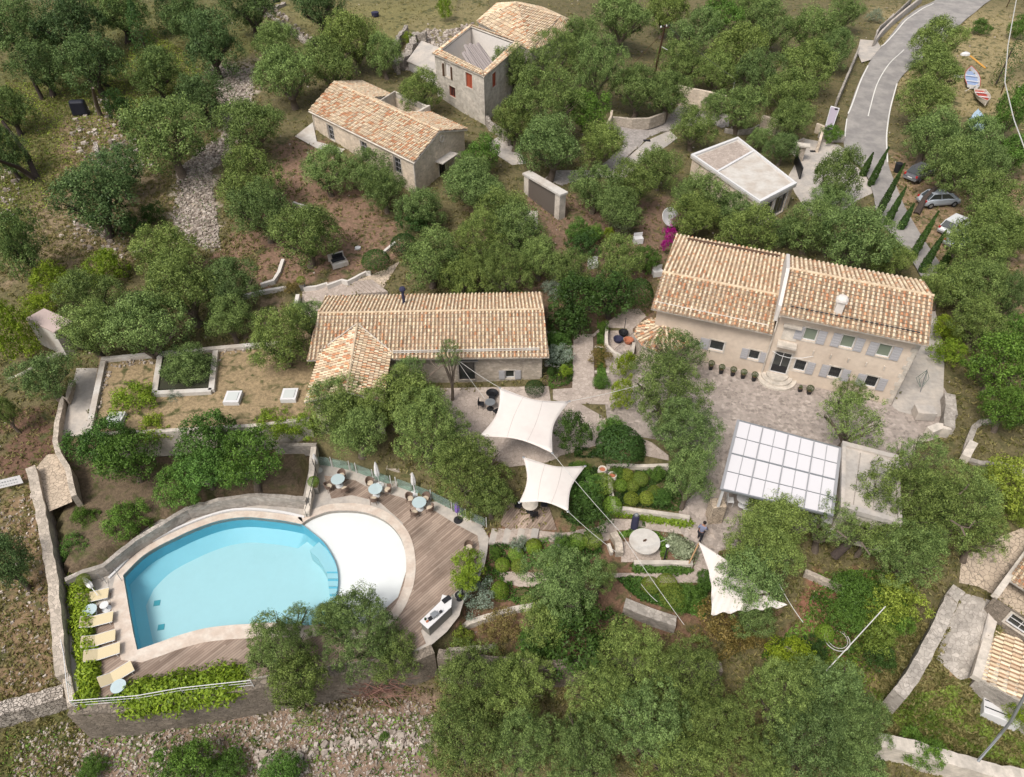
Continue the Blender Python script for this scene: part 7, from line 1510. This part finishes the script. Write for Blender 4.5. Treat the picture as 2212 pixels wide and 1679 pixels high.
# gas box in side yard and rotary dryer
p=P(*T(2610,1400,1415,150),.07); tag(obj('storage_box',MB().box(p.x,p.y,.05,1.35,.95,.8,-.1),'concrete',bevel=.04),'pale square storage box in the side yard','box')
p=P(*T(2610,700,1385,1480),.07); t=thing('clothes_dryer','folded green rotary clothes dryer leaning in the side yard','clothes dryer',(p.x,p.y,.05)); obj('mast',MB().tube([(0,-.4,0),(0,.1,1.9)],.03,6),'greymetal',t,world=False)
mb=MB()
for k in range(6): mb.tube([(0,.1,1.85),(.5*math.cos(k),.1+.25*math.sin(k),1.0),(.1*math.cos(k),-.2,.4)],.02,4)
obj('arm',mb,mat('green_metal',(.12,.17,.14),.6),t,world=False)
# oven yard clutter: barrow, pots
for x,y,m_,l in ((835,1120,'navy','dark wheelbarrow tub in the walled oven yard'),(875,1070,'black','black kettle drum in the walled oven yard'),(915,1130,'terracotta','heap of reddish firewood in the walled oven yard')):
    p=PG(*T(1800,700,x,y)); tag(obj('yard_tub',MB().lathe([(.2,0),(.35,.15),(.42,.4),(.36,.4),(.2,.2),(.02,.18)],12,p.x,p.y,p.z+.05),m_),l,'tub')
tag(obj('garden_tool',MB().tube([P(*T(1800,700,880,1060),.3),P(*T(1800,700,900,930),1.6)],.03,5),'darkmetal'),'dark upright tool handle in the walled oven yard','tool')
# ---- poles
p0=PG(*T(1800,0,1105,640)); t=thing('utility_pole','dark wooden utility pole with insulators among the trees at the top','utility pole',(p0.x,p0.y,p0.z))
tp_=P(*T(1800,0,1205,195),p0.z+8); a=Vector((tp_.x-p0.x,tp_.y-p0.y,8)); 
obj('pole',MB().tube([(0,0,-.5),a],[.16,.11],8),'brownwood',t,world=False)
obj('crossarm',MB().box(a.x,a.y,7.6,1.3,.12,.12,.5),'brownwood',t,world=False)
for k in range(4): obj('insulator',MB().lathe([(.05,0),(.1,.05),(.1,.15),(.05,.25)],8,a.x-.55+k*.36,a.y-.3+.2*k,7.75),'black' if k%2 else 'white',t,world=False)
obj('stay',MB().tube([(a.x*.9,a.y*.9,7.2),(-3.0,-.8,2.5)],.03,5),'brownwood',t,world=False)
obj('lamp_arm',MB().tube([(a.x*.65,a.y*.65,5.2),(a.x*.65+.9,a.y*.65-.2,4.8)],.04,5),'whitemetal',t,world=False)
p0=PG(*T(1800,0,1722,735)); tag(obj('white_post',MB().tube([(p0.x,p0.y,p0.z-.3),(p0.x+.15,p0.y,p0.z+3.4)],.09,8),'white'),'thin white post standing among the trees above the driveway','post')
mb=MB(); mb.tube([P(*T(1800,0,1215,200),9.5),P(*T(1800,0,1550,470),7.6),P(*T(1800,0,1740,610),6.5)],.02,4); tag(obj('power_cable',mb,'darkmetal'),'thin dark cable from the wooden pole to the white post','cable')
mb=MB(); mb.tube([P(*T(2610,0,x,y),z) for x,y,z in ((2160,-60,14),(2085,350,13),(2060,640,12.5),(2130,930,12.5),(2215,1160,12.6),(2300,1400,12.7))],.045,5); tag(obj('power_cable',mb,'cable'),'thick pale cable hanging down the right edge of the picture','cable')
for (xa,ya,xb,yb,l) in ((2070,60,2120,-40,'thin dark pole at the top right corner'),(2030,730,2060,650,'thin dark pole at the foot of the tall cypress')):
    p=PG(*T(2610,0,xa,ya)); q=P(*T(2610,0,xb,yb),p.z+2.2); tag(obj('dark_pole',MB().tube([p,q],.07,6),'brownwood'),l,'pole')
# ramp panel by the road and kiosk
q=[PG(*T(2610,0,x,y)) for x,y in ((1190,120),(1195,185),(1050,320),(1055,255))]; tag(obj('grey_ramp',MB().prism([p.xy[:] for p in q],[p.z-.3 for p in q],[p.z+.35 for p in q]),'concrete'),'grey sloping concrete slab beside the main road','slab')
q=[PG(*T(2610,0,x,y)) for x,y in ((705,850),(770,860),(715,1010),(665,985))]; zk=q[2].z+1.6
q=[P(*T(2610,0,x,y),zk) for x,y in ((705,830),(770,848),(718,995),(665,975))]; t=thing('glass_kiosk','narrow lilac topped kiosk with metal frame beside the driveway entrance','kiosk',(q[3].x,q[3].y,zk-1.6)); obj('wall',MB().prism([p.xy[:] for p in q],zk-2.2,zk-.1),'greymetal',t); obj('roof',MB().prism([(p+ (p-sum(q,Vector((0,0,0)))/4)*.08).xy[:] for p in q],zk-.1,zk),mat('lilac_panel',(.36,.31,.36),.5),t)
mb=MB(); c_=[p+Vector((0,0,.03)) for p in q]; mb.tube(c_+[c_[0]],.05,5); obj('frame',mb,'whitemetal',t); obj('vent',MB().box(c_[0].lerp(c_[1],.4).x,c_[0].lerp(c_[3],.18).y,zk,.3,.3,.12),'black',t)
p=PG(*T(2610,0,455,1250)); t=thing('gate_pillar','cream capped pillar at the driveway entrance by the flat roof','pillar',(p.x,p.y,p.z)); obj('shaft',MB().box(0,0,-.2,.6,.6,1.9),'stonewall',t,world=False); obj('cap',MB().box(0,0,1.7,1.5,1.0,.15,-.3),'cream',t,world=False)
q=PG(*T(2610,0,440,1330)); tag(obj('sliding_gate',MB().box(q.x,q.y,q.z-.1,.12,3.6,1.3,-.1),'darkmetal'),'dark slatted sliding gate behind the flat roofed building','gate')
tag(obj('drain_cover',MB().box(*PG(*T(2610,0,563,1183)),.6,.35,.1),'black'),'small dark drain cover in the driveway entrance','drain')
tag(obj('drain_cover',MB().box(*PG(*T(1800,0,1060,1100)),.8,.4,.12),'black'),'dark grate beside the curved driveway kerb','drain')
# retaining parapet block by the planter near kiosk
q=PG(*T(2610,0,700,1090)); tag(obj('planter_box',MB().box(q.x,q.y,q.z-.2,2.6,1.3,.9,.05),'concrete'),'grey planter box below the kiosk with green plants','planter')
# ---- cars
def car(loc,rz,label,col,L=4.1,wagon=False):
    t=thing('parked_car',label,'car',loc,rz,'cars parked beside the lane')
    W_=.86; body=MB()
    st=[(-L/2,.38,.62,.78),(-L/2+.12,.3,.82,.94),(-L/2+.7,.28,.93,1.0),(L*.12,.28,.92,1.0),(L/2-.75,.28,.84,.98),(L/2-.15,.3,.7,.9),(L/2,.38,.55,.74)]
    V=[];F=[]
    for x,zb,zt,wf_ in st:
        w2=W_*wf_; V+=[(x,-w2*.94,zb),(x,-w2,zb+.2),(x,-w2*.98,zt-.08),(x,-w2*.86,zt),(x,w2*.86,zt),(x,w2*.98,zt-.08),(x,w2,zb+.2),(x,w2*.94,zb)]
    for i in range(len(st)-1):
        for k in range(8): F.append((i*8+k,(i+1)*8+k,(i+1)*8+(k+1)%8,i*8+(k+1)%8))
    F+=[tuple(range(8)),tuple(range((len(st)-1)*8,len(st)*8))[::-1]]; body.add(V,F); bmn=obj('body',body,mat('car_paint_'+label.split()[0],col,.25,spec=.6),t,world=False,smooth_=False,bevel=.03)
    x0,x1,x2,x3=-L/2+.12,-L/2+.55,L*.1,L*.3
    if not wagon: x0=-L/2+.3; x1=-L/2+.8
    V=[(x0,-W_*.8,.9),(x3,-W_*.8,.88),(x2,-W_*.66,1.42),(x1,-W_*.66,1.44),(x0,W_*.8,.9),(x3,W_*.8,.88),(x2,W_*.66,1.42),(x1,W_*.66,1.44)]
    obj('windows',MB().add(V,[(0,1,2,3),(7,6,5,4),(1,5,6,2),(4,0,3,7)]),'glass',t,world=False)
    rf=MB(); rf.prism([(x1-.03,-W_*.68),(x2+.03,-W_*.68),(x2+.03,W_*.68),(x1-.03,W_*.68)],[1.41,1.4,1.4,1.41],[1.47,1.45,1.45,1.47]); 
    for s in (-1,1):
        for a,b in (((x0,.9),(x1,1.43)),((x3,.88),(x2,1.41)),(((x0+x3)/2,.9),((x1+x2)/2,1.42))): rf.tube([(a[0],s*W_*.81,a[1]),(b[0],s*W_*.67,b[1])],.035,5)
    obj('roof',rf,mat('car_roof_'+label.split()[0],col,.25,spec=.6),t,world=False,bevel=.0)
    for x in (-L*.32,L*.32):
        for s in (-1,1):
            w_=MB(); n=16; V=[(x+.31*math.cos(2*math.pi*k/n),s*(W_-.16),.31+.31*math.sin(2*math.pi*k/n)) for k in range(n)]+[(x+.31*math.cos(2*math.pi*k/n),s*(W_+.01),.31+.31*math.sin(2*math.pi*k/n)) for k in range(n)]
            w_.add(V,[tuple(range(n)),tuple(range(n,2*n))[::-1]]+[(k,(k+1)%n,n+(k+1)%n,n+k) for k in range(n)]); wh=obj('wheel',w_,'black',t,world=False)
            r_=MB(); V=[(x+.18*math.cos(2*math.pi*k/n),s*(W_+.015),.31+.18*math.sin(2*math.pi*k/n)) for k in range(n)]; r_.add(V,[tuple(range(n))]); obj('rim',r_,'greymetal',wh,world=False)
    for s in (-1,1):
        obj('tail_light',MB().box(-L/2+.1,s*W_*.78,.66,.14,.2,.22),mat('red_lamp',(.4,.02,.02),.3),t,world=False); obj('headlight',MB().box(L/2-.2,s*W_*.7,.56,.2,.3,.14),'white',t,world=False)
    obj('number_plate',MB().box(-L/2-.02,0,.5,.02,.5,.11),'white',t,world=False); obj('bumper',MB().box(-L/2+.02,0,.3,.12,1.5,.18).box(L/2-.02,0,.28,.12,1.45,.16),'greymetal',t,world=False)
def at_ground(a,b,x,y): p=PG(*T(a,b,x,y)); return (p.x,p.y,p.z+.02)
car(at_ground(2610,0,1390,1380),math.radians(35),'dark grey estate car half under the tree by the lane',(.1,.1,.11))
car(at_ground(2610,0,1530,1590),math.radians(8),'silver blue hatchback shaded by the leaning trunk',(.35,.38,.42))
car(at_ground(2610,700,1660,245),math.radians(38),'white van like hatchback with its rear to the lane',(.62,.63,.64),4.2,True)
car(at_ground(2610,700,1700,350),math.radians(35),'pale blue small car nearest the main house',(.4,.44,.52),3.7)
t=at_ground(2610,0,1215,1340); tag(obj('rubbish_bin',MB().lathe([(.3,0),(.38,.9),(.4,1.0),(.1,1.1)],12,*t),'black'),'black rubbish bin on the verge above the dark car','bin')
p0=PG(*T(2610,0,1370,1670)); tag(obj('leaning_trunk',MB().tube([p0,p0+Vector((1.2,1.6,1.0)),p0+Vector((3.0,2.6,2.6))],[.35,.28,.18],8),'darkbark'),'thick leaning trunk beside the silver blue hatchback','tree trunk')
# ---- boats
def boat(a,b,label,hull,deckc,wid=.75,up=False,trim=None):
    d=b-a; L=d.length; rz=math.atan2(d.y,d.x); t=thing('small_boat',label,'boat',(a.x,a.y,a.z+.1),rz,'small boats beached among the trees')
    def sec(f): return wid*(math.sin(math.pi*min(1,f*1.15+.22))**.6 if f<.68 else max(.02,math.sin(math.pi*min(1,f*1.15+.22)))**.9) if f<1 else .01
    n=12; mb=MB(); V=[];F=[]
    for i in range(n+1):
        f=i/n; w_=wid*(1-max(0,(f-.35)/.65)**2.2)*(.8+.2*min(1,f/.35)); w_=max(w_,.02); h=.5+.25*f*f
        V+=[(f*L,-w_,h),(f*L,-w_*.8,.15),(f*L,0,0.0+.2*max(0,f-.8)),(f*L,w_*.8,.15),(f*L,w_,h)]
    for i in range(n):
        for k in range(4): F.append((i*5+k,i*5+k+1,(i+1)*5+k+1,(i+1)*5+k))
    F.append((0,1,2,3,4)); mb.add(V,F); o=obj('hull',mb,hull,t,world=False); o.modifiers.new('t','SOLIDIFY').thickness=.05
    if up: o.rotation_euler=(math.pi,0,0); o.location=(0,0,.8)
    else:
        dk=MB(); V=[]
        for i in range(n+1):
            f=i/n; w_=max(.01,wid*(1-max(0,(f-.35)/.65)**2.2)*(.8+.2*min(1,f/.35))-.08); V+=[(f*L,-w_*.9,.28),(f*L,w_*.9,.28)]
        dk.add(V,[(2*i,2*i+2,2*i+3,2*i+1) for i in range(n)]); obj('deck',dk,deckc,t,world=False)
        for f in (.25,.55): obj('thwart',MB().box(f*L,0,.42,.22,wid*1.7,.05),'white',t,world=False)
        tr=MB(); 
        for s in (-1,1): tr.tube([(i/n*L,s*max(.02,wid*(1-max(0,(i/n-.35)/.65)**2.2)*(.8+.2*min(1,i/n/.35))),.5+.25*(i/n)**2) for i in range(n+1)],.045,5)
        obj('gunwale',tr,trim or 'white',t,world=False)
    return t
boatred=mat('boat_red',(.4,.06,.04),.5); boatblue=mat('boat_blue_grey',(.25,.32,.48),.6); boatpale=mat('boat_pale_blue',(.36,.47,.58),.6)
g=lambda x,y,dz=.0:PG(*T(2610,0,x,y))+Vector((0,0,dz))
boat(g(1800,700),g(1790,540),'white and red boat with blue floor, uppermost of the three boats','white',boatblue,.95,trim=boatred)
boat(g(1850,730),g(1890,860),'weathered cream boat with red inside, in the middle of the three','cream',boatred,.85,trim='cream')
boat(g(1835,1040),g(1835,890),'upturned pale blue boat, lowest of the three boats',boatpale,boatpale,.95,up=True)
tag(obj('orange_plank',MB().tube([g(1765,495,1.0),g(1885,585,.9)],.12,4),mat('orange_paint',(.55,.28,.06),.6)),'orange plank across the bow of the red and white boat','plank')
tag(obj('wooden_plank',MB().tube([g(1740,740,.5),g(1840,695,.7)],.07,4),'cream'),'pale plank at the stern of the red and white boat','plank')
for x,y,l in ((1750,430,'white plastic heap above the boats'),(1700,600,'white plastic scrap left of the boats')): p=g(x,y); tag(obj('plastic_sheet',MB().lathe([(.5,0),(.45,.25),(.25,.4),(.05,.42)],9,p.x,p.y,p.z,None,1.4,.8),'white'),l,'sheet')
p=PG(*T(0,0,640,900)); mb=MB(); mb.box(p.x,p.y,p.z,1.9,.9,1.8,.1,None,.9); tag(obj('black_tarpaulin',mb,mat('black_tarp',(.01,.011,.02),.35,spec=.5),bevel=.25),'black plastic covered bin on the rocky mound at left','tarpaulin')
tag(obj('water_tub',MB().lathe([(.5,0),(.55,.6),(.5,.62),(.45,.5),(.02,.5)],14,*PG(*T(0,0,2155,20))),'black'),'black round tub at the top edge left of the far meadow','tub')
p=PG(*T(900,0,935,125)); tag(obj('water_tub',MB().lathe([(.5,0),(.55,.5),(.1,.55)],14,*p),'navy'),'dark blue drum in the far meadow left of the ruin','tub')
# ---- walking person
def person(loc,rz,label):
    t=thing('person',label,'person',loc,rz)
    J={'pel':(0,0,.93,.15),'sp':(0,.05,1.12,.145),'ch':(0,.12,1.33,.165),'nk':(0,.17,1.49,.065),'hd0':(0,.2,1.57,.085),'hd1':(0,.22,1.7,.095),'hd2':(0,.22,1.78,.06),
     'hL':(-.1,0,.88,.1),'kL':(-.12,.22,.5,.068),'aL':(-.12,.12,.1,.045),'tL':(-.12,.3,.04,.04),'hR':(.1,0,.88,.1),'kR':(.12,-.08,.48,.068),'aR':(.12,-.4,.16,.045),'tR':(.12,-.3,.03,.04),
     'sL':(-.19,.12,1.42,.075),'eL':(-.27,.0,1.16,.05),'wL':(-.25,.2,.96,.034),'mL':(-.24,.27,.91,.035),'sR':(.19,.12,1.42,.075),'eR':(.28,.2,1.15,.05),'wR':(.22,.42,1.08,.034),'mR':(.2,.49,1.07,.035)}
    E=[('pel','sp'),('sp','ch'),('ch','nk'),('nk','hd0'),('hd0','hd1'),('hd1','hd2'),('pel','hL'),('hL','kL'),('kL','aL'),('aL','tL'),('pel','hR'),('hR','kR'),('kR','aR'),('aR','tR'),('ch','sL'),('sL','eL'),('eL','wL'),('wL','mL'),('ch','sR'),('sR','eR'),('eR','wR'),('wR','mR')]
    for s,w_ in (('L',-.24),('R',.2)):
        b=J['m'+s]
        for k in range(5):
            dx=(-.03+.015*k) if k<4 else (.045 if s=='L' else -.045); J['f%s%d'%(s,k)]=(b[0]+dx,b[1]+.03,b[2]-.05+.005*abs(k-1),.009); J['g%s%d'%(s,k)]=(b[0]+dx*1.1,b[1]+.045,b[2]-.09+.008*abs(k-1),.008); E+=[('m'+s,'f%s%d'%(s,k)),('f%s%d'%(s,k),'g%s%d'%(s,k))]
    def skin(name,keys,m,grow=0.,parent=t):
        ks=[k for k in J if k in keys]; me=bpy.data.meshes.new(name); me.from_pydata([J[k][:3] for k in ks],[(ks.index(a),ks.index(b)) for a,b in E if a in keys and b in keys],[]); o=bpy.data.objects.new(name,me); COL.objects.link(o); o.parent=parent
        sk_=o.modifiers.new('s','SKIN'); sk_.use_smooth_shade=True
        for i,k in enumerate(ks): me.skin_vertices[0].data[i].radius=(J[k][3]+grow,)*2
        me.skin_vertices[0].data[0].use_root=True; o.modifiers.new('d','SUBSURF').levels=1; o.modifiers['d'].render_levels=2; me.materials.append(M[m]); return o
    skin('body',set(J),'skin')
    skin('shirt',{'pel','sp','ch','sL','eL','sR','eR'},'shirt',.018); skin('trousers',{'pel','hL','kL','aL','hR','kR','aR'},'trousers',.02)
    hr=MB(); hr.lathe([(.1,-.03),(.115,.04),(.1,.1),(.05,.135),(.005,.14)],12,0,.195,1.68); obj('hair',hr,'hair',t,world=False,smooth_=True)
    for s in (-1,1): obj('shoe',MB().box(s*.12,.22 if s<0 else -.33,.0,.1,.27,.08),'black',t,world=False,bevel=.03)
    fc=MB(); fc.lathe([(.012,0),(.018,.02),(.005,.05)],6,0,.325,1.67); fc.lathe([(.012,-.006),(.012,.006)],6,-.035,.31,1.72); fc.lathe([(.012,-.006),(.012,.006)],6,.035,.31,1.72); obj('face',fc,'skin',t,world=False)
p=PG(*T(1800,1400,1465,1120)); person((p.x,p.y,p.z+.05),math.radians(-35),'person with dark hair in a grey top and black trousers walking towards the pergola')
